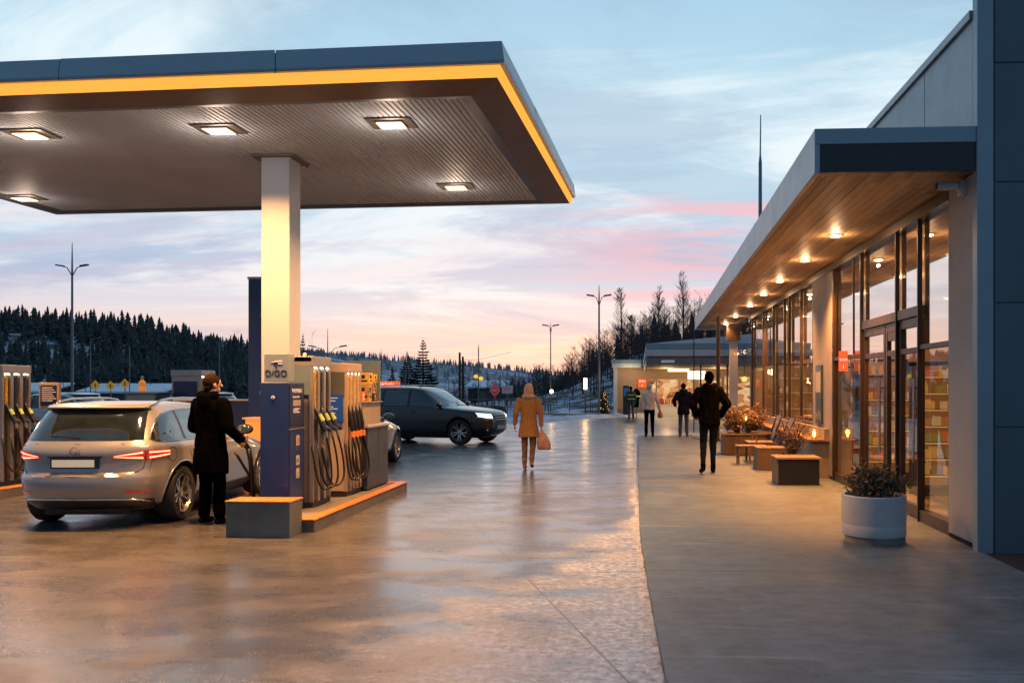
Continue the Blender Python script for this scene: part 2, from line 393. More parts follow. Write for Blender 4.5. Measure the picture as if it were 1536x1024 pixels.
def paving_mat():
    m, nt = _new('paving_concrete'); out = nd(nt, 'ShaderNodeOutputMaterial'); b = nd(nt, 'ShaderNodeBsdfPrincipled')
    nt.links.new(b.outputs[0], out.inputs[0])
    geo = nd(nt, 'ShaderNodeNewGeometry'); P = geo.outputs['Position']
    sep = nd(nt, 'ShaderNodeSeparateXYZ'); nt.links.new(P, sep.inputs[0]); x, y, _ = sep.outputs
    big = noise_n(nt, mapping(nt, P, (.3, 1.1, 1)), 1.1, 6, .62, .4)
    fine = noise_n(nt, P, 70, 5, .75); speck = noise_n(nt, P, 26, 3, .6)
    base = ramp(nt, [(.3, (.070, .112, .142)), (.7, (.12, .175, .212))]); nt.links.new(big, base.inputs[0])
    wid = noise_n(nt, mapping(nt, P, (.5, .22, 1), (0, 0, R(30)), (2, 7, 0)), 1.3, 4, .6, 1.2)
    c = mixc(nt, math_n(nt, 'MULTIPLY', fine, .4), base.outputs[0], (.15, .19, .22))
    mid = noise_n(nt, mapping(nt, P, (1, 1.6, 1)), 5, 7, .72); md = ramp(nt, [(.35, (.62, .62, .62)), (.65, (1.2, 1.2, 1.2))]); nt.links.new(mid, md.inputs[0]); c = mixc(nt, .8, c, md.outputs[0], 'MULTIPLY')
    sf = ramp(nt, [(.60, (0, 0, 0)), (.70, (1, 1, 1))]); nt.links.new(noise_n(nt, mapping(nt, P, (.5, 5, 1), (0, 0, R(-4)), (9, 3, 0)), 1.0, 6, .6), sf.inputs[0]); c = mixc(nt, math_n(nt, 'MULTIPLY', sf.outputs[0], .28), c, (.45, .50, .54))
    st_ = ramp(nt, [(.36, (.45, .45, .45)), (.50, (1, 1, 1))]); nt.links.new(wid, st_.inputs[0]); c = mixc(nt, .45, c, st_.outputs[0], 'MULTIPLY')
    sp = ramp(nt, [(.66, (0, 0, 0)), (.72, (1, 1, 1))]); nt.links.new(speck, sp.inputs[0])
    c = mixc(nt, math_n(nt, 'MULTIPLY', sp.outputs[0], .55), c, (.03, .027, .025))
    fr_ = math_n(nt, 'ABSOLUTE', math_n(nt, 'SUBTRACT', math_n(nt, 'FRACT', math_n(nt, 'DIVIDE', math_n(nt, 'ADD', y, .95), 3.4)), .5))
    c = mixc(nt, math_n(nt, 'MULTIPLY', math_n(nt, 'LESS_THAN', fr_, .0030), .85), c, (.03, .03, .03))
    nt.links.new(c, b.inputs['Base Color'])
    rr = ramp(nt, [(.3, (.38, .38, .38)), (.7, (.62, .62, .62))]); nt.links.new(big, rr.inputs[0])
    nt.links.new(math_n(nt, 'ADD', rr.outputs[0], math_n(nt, 'MULTIPLY_ADD', fine, .2, -.1), clamp=True), b.inputs['Roughness'])
    bp = nd(nt, 'ShaderNodeBump'); bp.inputs['Strength'].default_value = .5; bp.inputs['Distance'].default_value = .007
    nt.links.new(math_n(nt, 'ADD', fine, math_n(nt, 'MULTIPLY', big, 1.5)), bp.inputs['Height']); nt.links.new(bp.outputs[0], b.inputs['Normal'])
    return m
def snow_mat(name='snowy_earth', thr=(.44, .56), dark=(.018, .018, .016), sc=.25, snow=(.40, .50, .62)):
    m, nt = _new(name); out = nd(nt, 'ShaderNodeOutputMaterial'); b = nd(nt, 'ShaderNodeBsdfPrincipled')
    nt.links.new(b.outputs[0], out.inputs[0])
    geo = nd(nt, 'ShaderNodeNewGeometry'); P = geo.outputs['Position']
    n = noise_n(nt, P, sc, 7, .65, .5); f = noise_n(nt, P, sc * 14, 4, .7)
    r = ramp(nt, [(thr[0], (0, 0, 0)), (thr[1], (1, 1, 1))]); nt.links.new(math_n(nt, 'MULTIPLY_ADD', f, .16, math_n(nt, 'MULTIPLY', n, .84)), r.inputs[0])
    c = mixc(nt, r.outputs[0], dark, snow); nt.links.new(c, b.inputs['Base Color'])
    b.inputs['Roughness'].default_value = .85
    return m

gm = ground_mat(); pm = paving_mat()
mb = MB(); mb.poly([(-900, -60, -.03), (900, -60, -.03), (900, 1600, -.03), (-900, 1600, -.03)])
struct(mb.build('snowy_ground', snow_mat(thr=(.36, .5)), recalc=False))
# the forecourt: one wet concrete sheet with a shaped far edge
edge = [(60, -20), (60, 60), (14, 60), (3.5, 49.6), (-1.0, 46.5), (-3.0, 44.0), (-4.5, 40.5), (-6.5, 38.5), (-14, 38), (-24, 37), (-60, 34), (-60, -20)]
mb = MB(); mb.poly([(x, y, 0) for x, y in edge]); struct(mb.build('forecourt_ground', gm, recalc=False))
# pavement
KERB = [(.62, 1.0), (.42, 2.4), (.27, 3.7), (.15, 4.85), (.115, 5.9), (.07, 7.36), (.03, 8.8), (.012, 10.2), (0, 14), (0, 20), (0, 26), (0, 28.6)]
KZ = .06
def kerb_x(y): return float(np.interp(y, [k[1] for k in KERB], [k[0] for k in KERB]))
mb = MB(); top = []; y = 1.0; P_ = []
while y < 28.6:
    P_.append((kerb_x(y) + (random.random() - .5) * .014, y)); y += .11
P_.append((0, 28.6))
right = [(3.6, 28.6), (3.6, 8.6), (3.30, 8.6), (3.30, 1.0)]
ol = P_ + right
mb.add([(x, y, KZ) for x, y in ol] + [(x, y, -.01) for x, y in ol], [tuple(range(len(ol)))[::-1]] + [(i, (i + 1) % len(ol), len(ol) + (i + 1) % len(ol), len(ol) + i) for i in range(len(ol))])
struct(mb.build('pavement', pm))
mb = MB(); mb.box(3.305, 9, 1.0, 8.6, -.01, .045); struct(mb.build('gravel_strip_ground', M('dark_gravel', (.02, .02, .02), .95, var=.6, vs=60, bump=.6, bs=120)))
# lumpy frozen snow ridge against the kerb
mb = MB(); rows = []
y = 1.2
while y < 28.4:
    nrm = max(0, min(1, (9 - y) / 5)); wd = .05 + .10 * mnoise.noise(Vector((y * 1.7, 0, 0))) ** 2 * 3 + .05 * nrm
    hgt = .004 + .030 * max(0, mnoise.noise(Vector((y * 2.3, 4, 0))) + .1)
    kx = kerb_x(y) - .004
    row = []
    for j in range(8):
        t = j / 7; q = mnoise.noise(Vector((kx - wd * t * 4, y * 9, t * 3)))
        row.append((kx - wd * t * (1 + .4 * q), y, max(-.005, hgt * (1 - t) ** .8 * (1 + .9 * q) * (1 if t < 1 else 0) - (.006 if j == 7 else 0))))
    rows.append(row); y += .045
mb.grid(rows)
tag(mb.build('kerb_snow', M('kerb_snow', (.42, .48, .54), .75, var=.55, vs=14, bump=.8, bs=60), smooth=180), 'thin lumpy ridge of frozen snow lying along the pavement kerb', 'snow', kind='stuff')
# snow lying at the forecourt's far edge
mb = MB(); rows = []
pe = [(-30, 36.6), (-24, 37.2), (-14, 38.2), (-6.5, 38.8), (-4.6, 40.8), (-3.1, 44.3), (-1.2, 46.9), (3.2, 49.9)]
for i in range(140):
    t = i / 139 * (len(pe) - 1); k = min(int(t), len(pe) - 2); u = t - k
    cx, cy = pe[k][0] * (1 - u) + pe[k + 1][0] * u, pe[k][1] * (1 - u) + pe[k + 1][1] * u
    rows.append([(cx + .1 * mnoise.noise(Vector((i * .4, j, 0))), cy - .5 + j * .5 + .25 * mnoise.noise(Vector((i * .3, j * 3, 1))), (-.02, .10, .18, .16, .1, -.02)[j] * (1 + .7 * mnoise.noise(Vector((i * .5, j * .7, 3))))) for j in range(6)])
mb.grid(rows)
tag(mb.build('snow_bank', M('bank_snow', (.55, .62, .70), .8, var=.3, vs=3), smooth=180), 'low bank of cleared snow along the far edge of the forecourt', 'snow', kind='stuff')

# ------------------------------------------------------------------ shop building
m_panel = M('blue_grey_cladding', (.20, .29, .35), .42, metal=.25, var=.07, vs=1.2, bump=.03, bs=3)
m_panel_d = M('dark_cladding', (.078, .125, .155), .5, metal=.1, var=.10, vs=1.5, bump=.03, bs=3)
m_fascia = M('fascia_metal', (.24, .30, .36), .38, metal=.4, var=.07, vs=1.0)
m_dark = M('near_black_metal', (.018, .024, .032), .45, metal=.2)
m_gap = M('shadow_gap', (.004, .004, .005), .9)
m_pier = M('pier_plaster', (.34, .33, .33), .75, var=.08, vs=2, bump=.08, bs=90)
m_bronze = M('bronze_frame', (.055, .042, .034), .38, metal=.55, var=.15)
m_soffit = wood_mat('soffit_wood', (.17, .10, .055), (.48, .32, .18), 'y', .105, 2.6)
m_glass = glass('shop_glass', (.96, .95, .93), .05, 1.7)
m_glass_lo = glass('lower_shop_glass', (.97, .96, .94), .01, .38)
m_glass2 = glass('clear_screen_glass', (.93, .96, .97), .04, 1.2)
m_white_paint = M('white_paint', (.62, .62, .60), .55, var=.05)
m_ceil = M('shop_ceiling', (.32, .26, .20), .8)
m_floor_in = M('shop_floor', (.20, .16, .12), .35, var=.15, vs=2)
m_inwall = M('shop_wall', (.40, .26, .15), .8, var=.25, vs=.8, emis=(1, .42, .14), es=.10)  # faint amber emission stands in for warm light on the inner walls

GX = 3.37
shop = root('shop_building', (3.3, 8.6, 0), 'long low service station shop clad in blue-grey panels with a glazed front', 'building')
mb = MB(); mb.box(3.40, 10, 8.60, 8.80, -.02, 5.75); mb.build('end_wall', m_panel_d, shop, True)
# wide joints between the panels of the end wall
mb = MB()
for k, z0 in enumerate((0.02, 1.265, 2.465, 3.63, 4.78)):
    z1 = (1.25, 2.45, 3.615, 4.765, 5.72)[k]
    mb.box(3.43, 5.9, 8.585, 8.60, z0, z1); mb.box(5.915, 9.98, 8.585, 8.60, z0, z1)
mb.build('wall_panel', m_panel_d, shop, True, bevel=.006)
mb = MB(); mb.box(3.262, 3.415, 8.575, 8.70, 0.0, 5.78); mb.build('corner_trim', m_panel, shop, True, bevel=.008)
mb = MB(); mb.box(3.30, 3.40, 8.70, 8.74, 0, 5.6); mb.build('shadow_gap', m_gap, shop, True)
mb = MB(); mb.box(3.285, 3.60, 8.74, 9.42, KZ + .05, 3.75); mb.build('pier', m_pier, shop, True, bevel=.006)
mb = MB(); mb.box(3.30, 3.58, 8.75, 9.41, KZ - .02, KZ + .05); mb.build('plinth', m_gap, shop, True)
# upper side wall above the awning
mb = MB(); ys = [8.71, 10.15, 12.2, 15.2, 18.2, 21.2, 24.2, 26.0]
for i in range(len(ys) - 1): mb.box(3.27, 3.42, ys[i] + .008, ys[i + 1] - .008, 3.9, 5.25)
mb.build('upper_wall', m_panel, shop, True, bevel=.004)
mb = MB(); mb.box(3.31, 3.40, 8.71, 26.0, 3.9, 5.24); mb.build('wall_backing', m_gap, shop, True)
mb = MB(); mb.box(3.235, 3.52, 8.71, 26.05, 5.25, 5.34); mb.build('parapet_cap', m_fascia, shop, True, bevel=.006)
mb = MB(); mb.box(3.5, 10, 8.8, 26, 5.10, 5.2); mb.build('roof', m_dark, shop, True)
mb = MB(); mb.box(3.5, 10, 26.0, 26.15, 0, 5.2); mb.build('far_wall', m_panel_d, shop, True)
mb = MB(); mb.box(9.85, 10, 8.8, 26, 0, 5.1); mb.build('back_wall', m_inwall, shop, True)
mb = MB(); mb.box(3.46, 9.85, 25.9, 26.0, .05, 3.7); mb.build('inner_wall', m_inwall, shop, True)
mb = MB(); mb.box(3.60, 9.85, 8.8, 8.9, .05, 3.7); mb.build('inner_wall', m_inwall, shop, True)
mb = MB(); mb.box(3.42, 9.85, 8.9, 25.9, 3.60, 3.68); mb.build('ceiling', m_ceil, shop, True)
mb = MB(); mb.box(3.40, 9.85, 8.9, 25.9, -.01, KZ + .004); mb.build('floor', m_floor_in, shop, True)
# concrete pier between the two glazed bays
mb = MB(); mb.box(3.30, 3.62, 15.06, 16.68, KZ + .05, 3.75); mb.build('pier', M('concrete_pier', (.24, .235, .23), .75, var=.15, vs=1.4, bump=.15, bs=50), shop, True, bevel=.008)
mb = MB(); mb.box(3.32, 3.60, 15.08, 16.66, KZ - .02, KZ + .05); mb.build('plinth', m_gap, shop, True)
# sill wall under the far glazing
mb = MB(); mb.box(3.02, 3.45, 15.30, 25.6, KZ - .02, .70); mb.build('sill_wall', M('sill_plaster', (.20, .18, .16), .8, var=.15), shop, True)
mb = MB(); mb.box(2.96, 3.32, 15.24, 25.62, .70, .74); mb.build('sill_board', wood_mat('sill_wood', (.13, .075, .04), (.34, .21, .11), 'y', .12, 3), shop, True, bevel=.004)
mb = MB(); mb.box(3.22, 3.30, 15.28, 25.58, .74, .92); mb.build('sill_upstand', M('sill_plaster'), shop, True)
# glazing
def vert(y, z0, z1, w=.034, d=.055, name='mullion'):
    b_ = MB(); b_.box(GX - .07, GX - .07 + d, y - w / 2, y + w / 2, z0, z1); return b_.build(name, m_bronze, shop, True, bevel=.003)
def rail(y0, y1, z, h=.055, d=.11, name='transom_rail', off=-.055):
    b_ = MB(); b_.box(GX + off, GX + off + d, y0, y1, z - h / 2, z + h / 2); return b_.build(name, m_bronze, shop, True, bevel=.003)
def pane(y0, y1, z0, z1, name='glass_pane', par=None, x=GX):
    b_ = MB(); b_.quad((x, y0, z0), (x, y1, z0), (x, y1, z1), (x, y0, z1)); return b_.build(name, m_glass if z1 > 2.2 else m_glass_lo, par or shop, True, recalc=False)
Z0, Z1 = KZ, 3.63
mb = MB(); mb.box(GX - .09, GX + .08, 9.42, 25.8, 3.63, 3.75); mb.build('header_beam', m_bronze, shop, True)
for y_ in (9.45, 10.5, 11.39, 13.17, 14.98): vert(y_, Z0, Z1)
vert(15.03, Z0, Z1, .03, .09)
rail(9.45, 10.5, 2.12); rail(13.17, 14.98, 2.12); rail(9.45, 10.5, Z0 + .07, .14); rail(13.17, 14.98, Z0 + .07, .14)
rail(10.5, 13.17, 2.56, .12)
pane(9.48, 10.47, 2.15, Z1); pane(9.48, 10.47, Z0 + .14, 2.09)
pane(13.2, 14.95, 2.15, Z1); pane(13.2, 14.95, Z0 + .14, 2.09)
pane(10.53, 11.36, 2.62, Z1); pane(11.42, 13.14, 2.62, Z1)
vert(13.6, 2.15, Z1, .02, .03, 'glazing_bar')
def leaf(y0, y1, top_solid=0, handle=True):
    d = MB(); t = .075
    d.box(GX - .03, GX + .03, y0, y0 + t, Z0 + .01, 2.49); d.box(GX - .03, GX + .03, y1 - t, y1, Z0 + .01, 2.49)
    d.box(GX - .028, GX + .028, y0 + t, y1 - t, 2.38, 2.49); d.box(GX - .028, GX + .028, y0 + t, y1 - t, 2.06, 2.13)
    d.box(GX - .028, GX + .028, y0 + t, y1 - t, Z0 + .01, Z0 + .16)
    if top_solid: d.box(GX - .024, GX + .024, y0 + t, y1 - t, 2.38 - top_solid, 2.38)
    o = d.build('door', m_bronze, shop, True, bevel=.003)
    pane(y0 + t, y1 - t, 2.13, 2.38 - top_solid, 'door_pane', o); pane(y0 + t, y1 - t, Z0 + .16, 2.06, 'door_pane', o)
    if handle:
        h = MB(); h.tube([(GX - .09, y0 + .04, .75), (GX - .09, y0 + .04, 1.75)], .014, 8); h.box(GX - .09, GX, y0 + .03, y0 + .05, .85, .87); h.box(GX - .09, GX, y0 + .03, y0 + .05, 1.63, 1.65)
        h.build('handle', M('brushed_steel', (.5, .48, .46), .3, metal=1), o, True, smooth=40)
leaf(10.53, 11.36); leaf(11.42, 11.97, .12, False); leaf(12.0, 13.14)
# far glazing above the sill
FM = [16.72, 18.0, 19.4, 20.0, 21.65, 23.4, 25.68]
for y_ in FM: vert(y_, .92, Z1, .04, .06)
for a_, b_2 in zip(FM[:-1], FM[1:]): pane(a_ + .025, b_2 - .025, 2.2, Z1); pane(a_ + .025, b_2 - .025, .95, 2.2)
rail(16.7, 25.7, .94, .05)
# glass screen across the awning's far part, facing the camera
mb = MB(); mb.box(2.28, 2.36, 25.66, 25.74, KZ, 3.72); mb.build('screen_post', m_bronze, shop, True)
mb = MB(); mb.box(2.36, 2.395, 25.67, 25.73, KZ, 3.72); mb.build('screen_post', M('warm_brown_post', (.35, .19, .09), .5), shop, True)  # warm brown strip beside the dark post
mb = MB(); mb.quad((2.40, 25.7, KZ + .05), (3.31, 25.7, KZ + .05), (3.31, 25.7, 3.7), (2.40, 25.7, 3.7)); mb.build('screen_pane', m_glass2, shop, True, recalc=False)
mb = MB(); mb.box(2.36, 3.32, 25.66, 25.74, KZ, KZ + .06); mb.build('screen_rail', m_bronze, shop, True)

# awning (outer edge drifts slightly towards the building with distance)
def ax(y, o=0): return 1.72 + (y - 8.6) * .0145 + o
AE = 32.0
mb = MB(); mb.prism([(ax(8.62, .03), 8.63, 3.80), (3.40, 8.63, 3.80), (3.40, AE - .03, 3.80), (ax(AE, .03), AE - .03, 3.80)], (0, 0, .34)); mb.build('awning_deck', m_soffit, shop, True)
mb = MB(); seg = [8.6, 11.6, 14.6, 17.6, 20.6, 23.6, 26.6, 29.6, AE]
for s0, s1 in zip(seg[:-1], seg[1:]):
    s1 -= .008
    mb.prism([(ax(s0), s0, 3.74), (ax(s0, .05), s0, 3.74), (ax(s1, .05), s1, 3.74), (ax(s1), s1, 3.74)], (0, 0, .43))
mb.build('awning_fascia', m_fascia, shop, True, bevel=.004)
mb = MB(); mb.box(1.72, 3.262, 8.595, 8.66, 4.02, 4.172); mb.build('awning_fascia', m_panel, shop, True, bevel=.004)
mb = MB(); mb.box(1.725, 3.262, 8.605, 8.655, 3.745, 4.018); mb.build('awning_end_panel', m_dark, shop, True)
mb = MB(); mb.box(ax(AE), 3.4, AE - .01, AE + .04, 3.74, 4.17); mb.build('awning_fascia', m_fascia, shop, True)
mb = MB(); xx = 1.772
while xx < 3.30:      # tongue-and-groove soffit boards, trimmed along the outer fascia
    x1 = min(xx + .099, 3.33); yl = lambda x: min(AE - .02, max(8.665, 8.6 + (x - 1.772) / .0145))
    ya, yb = yl(xx), yl(x1)
    if yb > 8.7: mb.prism([(max(xx, ax(8.665, .05)), 8.665, 3.765), (x1, 8.665, 3.765), (x1, yb, 3.765)] + ([(xx, ya, 3.765)] if abs(ya - yb) < 1e-6 else [(ax(yb, .05), yb, 3.765), (xx, ya, 3.765)]), (0, 0, .025))
    xx += .105
mb.build('awning_soffit', m_soffit, shop, True)
m_lampdisc = E('downlight_glow', (1, .70, .38), 14)
DL = [(2.72, 10.2), (2.74, 12.27), (2.77, 14.64), (2.81, 17.48), (2.85, 20.0), (2.89, 22.78), (2.9, 26.2), (2.9, 29.2)]
for i, (x_, y_) in enumerate(DL):
    if i == 0: continue
    d = MB(); d.lathe([(.085, 3.764), (.105, 3.758), (.105, 3.752), (.075, 3.750)], 20, (x_, y_, 0)); o = d.build('downlight', M('downlight_rim', (.6, .5, .4), .3, metal=.8), shop, True, smooth=40)
    d = MB(); d.lathe([(.072, 3.757), (.072, 3.742), (.05, 3.734)], 20, (x_, y_, 0)); d.build('lens', m_lampdisc, o, True)
    light('downlight_lamp', 'SPOT', (x_, y_, 3.70), 1150 if y_ < 24 else 450, WARM2, .06, (0, 0, 0), R(122 if i > 1 else 102), .8)
    light('downlight_glow_lamp', 'POINT', (x_, y_, 3.66), 13.0, (1, .56, .28), .022)
# end column and thin props under the far end of the awning
mb = MB(); mb.box(3.05, 3.32, 29.3, 29.55, KZ - .06, 3.72); mb.build('end_column', m_white_paint, shop, True)
mb = MB(); mb.box(2.95, 3.4, 29.25, 29.6, 3.2, 3.73); mb.build('column_head', m_bronze, shop, True)
for x_ in (2.0, ):
    mb = MB(); mb.cyl((x_, 31.6, 0), (x_, 31.6, 3.75), .02, n=8); mb.build('prop', m_dark, shop, True)

# lit ceiling lamps inside the shop
for (x_, y_) in [(4.6, 10.4), (4.6, 13), (4.6, 15.6), (4.6, 18.4), (4.6, 21.4), (4.6, 24.2), (6.8, 11.5), (6.8, 15.5), (6.8, 19.5), (6.8, 23.5)]:
    d = MB(); d.lathe([(.10, 3.60), (.10, 3.575), (.07, 3.57)], 16, (x_, y_, 0)); d.build('ceiling_lamp', E('indoor_lamp', (1, .66, .34), 9), shop, True)
    light('indoor_lamp', 'POINT', (x_, y_, 3.2), 60, (1, .50, .18), .12)
d = MB(); d.box(5.3, 7.0, 10.9, 11.5, 3.50, 3.56); d.build('ceiling_panel_lamp', E('indoor_panel', (1, .72, .42), 2.2), shop, True)

# shelving with goods
m_shelf = M('dark_shelf', (.03, .026, .022), .5)
m_strip = E('shelf_light', (1, .48, .16), .75)
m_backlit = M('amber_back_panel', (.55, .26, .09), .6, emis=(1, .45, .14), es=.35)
GC = [((.45, .05, .03), 'red'), ((.55, .32, .08), 'amber'), ((.06, .14, .32), 'blue'), ((.5, .45, .36), 'cream'), ((.08, .16, .06), 'green'), ((.30, .10, .03), 'brown')]
protos = {}
def goods_proto(kind, ci):
    key = (kind, ci)
    if key in protos: return protos[key]
    col, cn = GC[ci]; mt = M('goods_' + cn, tuple(q * .45 for q in col), .4, var=.5, vs=26, emis=(col[0] * .8 + .30, col[1] * .6 + .11, col[2] * .35 + .02), es=.62)  # amber emission put into the goods so they look lamplit
    b_ = MB()
    if kind == 'box': b_.box(-.042, .042, -.05, .05, 0, .16)
    elif kind == 'bottle': b_.lathe([(.035, 0), (.038, .02), (.038, .15), (.014, .20), (.014, .25)], 10)
    else: b_.rings([[(x * s, y * t, z) for x, y in ((-.07, -.02), (.07, -.02), (.07, .02), (-.07, .02))] for s, t, z in ((1, .3, 0), (.95, 1.6, .06), (.95, 1.5, .13), (1, .2, .2))])
    nm = {'box': 'snack_box', 'bottle': 'drink_bottle', 'bag': 'crisp_bag'}[kind]
    protos[key] = (nm, b_.mesh(nm), mt); protos[key][1].materials.append(mt)
    return protos[key]
rng = random.Random(3)
NG = [0]
def shelf_unit(x0, x1, y, z1, label, levels, depth=.38, back=None, face=-1, rows=True, step=.075):
    r_ = root('shelving_unit', ((x0 + x1) / 2, y, KZ), label, 'shelf')
    b_ = MB(); b_.box(x0, x0 + .03, y, y + depth, KZ, z1); b_.box(x1 - .03, x1, y, y + depth, KZ, z1); b_.box(x0, x1, y, y + depth, KZ, KZ + .12); b_.box(x0, x1, y + .02, y + depth, z1 - .04, z1)
    b_.build('frame', m_shelf, r_, True)
    b_ = MB(); b_.box(x0 + .03, x1 - .03, y + depth - .02, y + depth, KZ + .12, z1 - .04); b_.build('back_panel', back or M('shelf_back', (.16, .07, .03), .7, emis=(1, .36, .10), es=.22), r_, True)  # default back panel glows faintly amber in place of light falling on it
    for z in levels:
        b_ = MB(); b_.box(x0 + .03, x1 - .03, y + .01, y + depth - .03, z - .025, z); s_ = b_.build('shelf', m_shelf, r_, True)
        b_ = MB(); b_.box(x0 + .05, x1 - .05, y - .004, y + .008, z - .022, z - .004); b_.build('light_strip', m_strip, s_, True)
        if not rows: continue
        xx_ = x0 + .10
        while xx_ < x1 - .1 and NG[0] < 620:
            if rng.random() < .9:
                nm, me, mt = goods_proto(rng.choice(['box', 'bottle', 'bag', 'box']), rng.randrange(6))
                o = bpy.data.objects.new(nm, me); COL.objects.link(o); s = rng.uniform(.62, .9)
                o.location = (xx_, y + .12 + rng.uniform(-.02, .05), z + .002); o.scale = (s, s, s * rng.uniform(.85, 1.1)); o.rotation_euler = (0, 0, rng.uniform(-.2, .2))
                lab = {'snack_box': 'small upright snack box on a lit shop shelf behind the glass', 'drink_bottle': 'slim drink bottle on a lit shop shelf behind the glass', 'crisp_bag': 'puffed crisp bag on a lit shop shelf behind the glass'}[nm]
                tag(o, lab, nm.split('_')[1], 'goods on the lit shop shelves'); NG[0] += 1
            xx_ += rng.uniform(.9, 1.25) * step
shelf_unit(4.05, 5.25, 12.9, 2.0, 'tall dark shelving with lit edges nearest the end wall inside the shop', (.36, .60, .84, 1.08, 1.32, 1.56, 1.80))
shelf_unit(3.75, 4.75, 14.9, 1.85, 'shorter dark shelving behind the double doors of the shop', (.40, .66, .92, 1.18, 1.44))
shelf_unit(4.9, 6.6, 15.8, 2.1, 'wide dark shelving deeper in the shop behind the tall unit', (.4, .72, 1.04, 1.36, 1.68))
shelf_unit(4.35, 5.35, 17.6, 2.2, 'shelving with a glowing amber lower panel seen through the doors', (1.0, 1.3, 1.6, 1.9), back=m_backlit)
shelf_unit(4.5, 6.6, 20.6, 2.2, 'long shelving near the middle of the shop hall', (.5, .9, 1.3, 1.7), step=.2)
shelf_unit(3.9, 5.9, 24.6, 2.3, 'shelving against the far inner wall of the shop', (.6, 1.05, 1.5, 1.9), step=.2)
ct = root('shop_counter', (4.3, 18.9, KZ), 'timber fronted counter with a pale top inside the shop', 'counter')
mb = MB(); mb.box(3.7, 5.0, 18.9, 19.5, KZ, .98); mb.build('body', wood_mat('counter_wood', (.22, .09, .03), (.50, .24, .09), 'z', .2, 9), ct, True)
mb = MB(); mb.box(3.64, 5.04, 18.84, 19.55, .98, 1.03); mb.build('worktop', M('counter_top', (.55, .42, .3), .3), ct, True)
mb = MB(); mb.box(3.6, 5.6, 23.0, 23.05, 2.55, 2.85); o = mb.build('menu_board', E('menu_glow', (1, .55, .22), 1.6), org=(4.6, 23, 2.7)); tag(o, 'glowing amber menu board hanging deep inside the shop', 'sign')
# pendant lamp row inside
for i, (px_, py_) in enumerate([(4.2, 16.6), (4.2, 19.2), (4.2, 22.2)]):
    p_ = root('pendant_lamp', (px_, py_, 2.6), ['round amber pendant lamp over the doors end of the shop', 'round amber pendant lamp over the timber shop counter', 'round amber pendant lamp at the far end of the shop'][i], 'lamp', 'pendant lamps inside the shop')
    d = MB(); d.cyl((px_, py_, 2.72), (px_, py_, 3.6), .006, n=6); d.build('cord', m_dark, p_, True)
    d = MB(); d.ell((px_, py_, 2.62), (.10, .10, .10), 14, 10); d.build('globe', E('pendant_glow', (1, .55, .22), .7), p_, True, smooth=180)

# things fixed to the shop front
cc = root('security_camera', (3.2, 8.95, 3.66), 'small white security camera on a bracket under the awning corner', 'security camera')
mb = MB(); mb.box(3.22, 3.285, 8.9, 9.0, 3.57, 3.73); mb.build('wall_plate', M('camera_white', (.45, .47, .5), .4), cc, True, bevel=.01)
mb = MB(); mb.tube([(3.24, 8.95, 3.66), (3.19, 8.95, 3.70), (3.10, 8.93, 3.68)], .018, 8); mb.build('bracket', M('camera_white'), cc, True)
mb = MB(); mb.rings([[(x, 8.93 + c_ * .05, 3.67 + s_ * .045) for c_, s_ in [(math.cos(a_ * math.pi / 8) * (1 if k else .9), math.sin(a_ * math.pi / 8)) for a_ in range(16)]] for k, x in enumerate((3.00, 3.02, 3.19, 3.20))]); mb.build('housing', M('camera_white'), cc, True, smooth=40)
mb = MB(); mb.cyl((3.005, 8.93, 3.67), (2.99, 8.93, 3.67), .036, n=14); mb.build('lens', m_dark, cc, True)

nb = root('notice_board', (3.29, 16.1, 1.2), 'narrow dark notice board with a pale strip on the concrete pier', 'notice board')
mb = MB(); mb.box(3.262, 3.30, 15.75, 16.25, .98, 2.05); mb.build('board', M('board_teal', (.02, .045, .06), .3), nb, True, bevel=.004)
mb = MB(); mb.box(3.254, 3.262, 15.82, 16.18, 1.55, 1.92); mb.build('paper', M('paper_grey', (.35, .34, .32), .7), nb, True)
hs = root('hanging_sign', (3.26, 14.0, 1.91), 'small glowing orange-red sign sticking out beside the shop doors', 'sign')
OR = E('orange_sign_glow', (1, .12, .03), 1.15)
m_wl = E('white_letter_glow', (1, .75, .6), 1.3)
mb = MB(); mb.box(3.18, 3.32, 14.0, 14.03, 1.90, 2.22); mb.build('panel', OR, hs, True, bevel=.004)
for z_ in (1.95, 2.14):
    mb = MB(); mb.box(3.32, 3.37, 14.005, 14.025, z_, z_ + .02); mb.build('bracket', m_dark, hs, True)
text('SHOP', .05, m_wl, (3.25, 13.996, 2.08), FRONT, hs); text('i', .09, m_wl, (3.25, 13.996, 1.97), FRONT, hs)
rv = root('roof_vent', (2.25, 9.1, 4.14), 'tiny dark round vent cap on the near edge of the awning roof', 'vent')
mb = MB(); mb.lathe([(.05, 4.14), (.05, 4.20)], 12, (2.25, 9.1, 0)); mb.build('pipe', m_dark, rv, True)
mb = MB(); mb.lathe([(.075, 4.20), (.08, 4.24), (.03, 4.27)], 12, (2.25, 9.1, 0)); mb.build('cap', m_dark, rv, True)

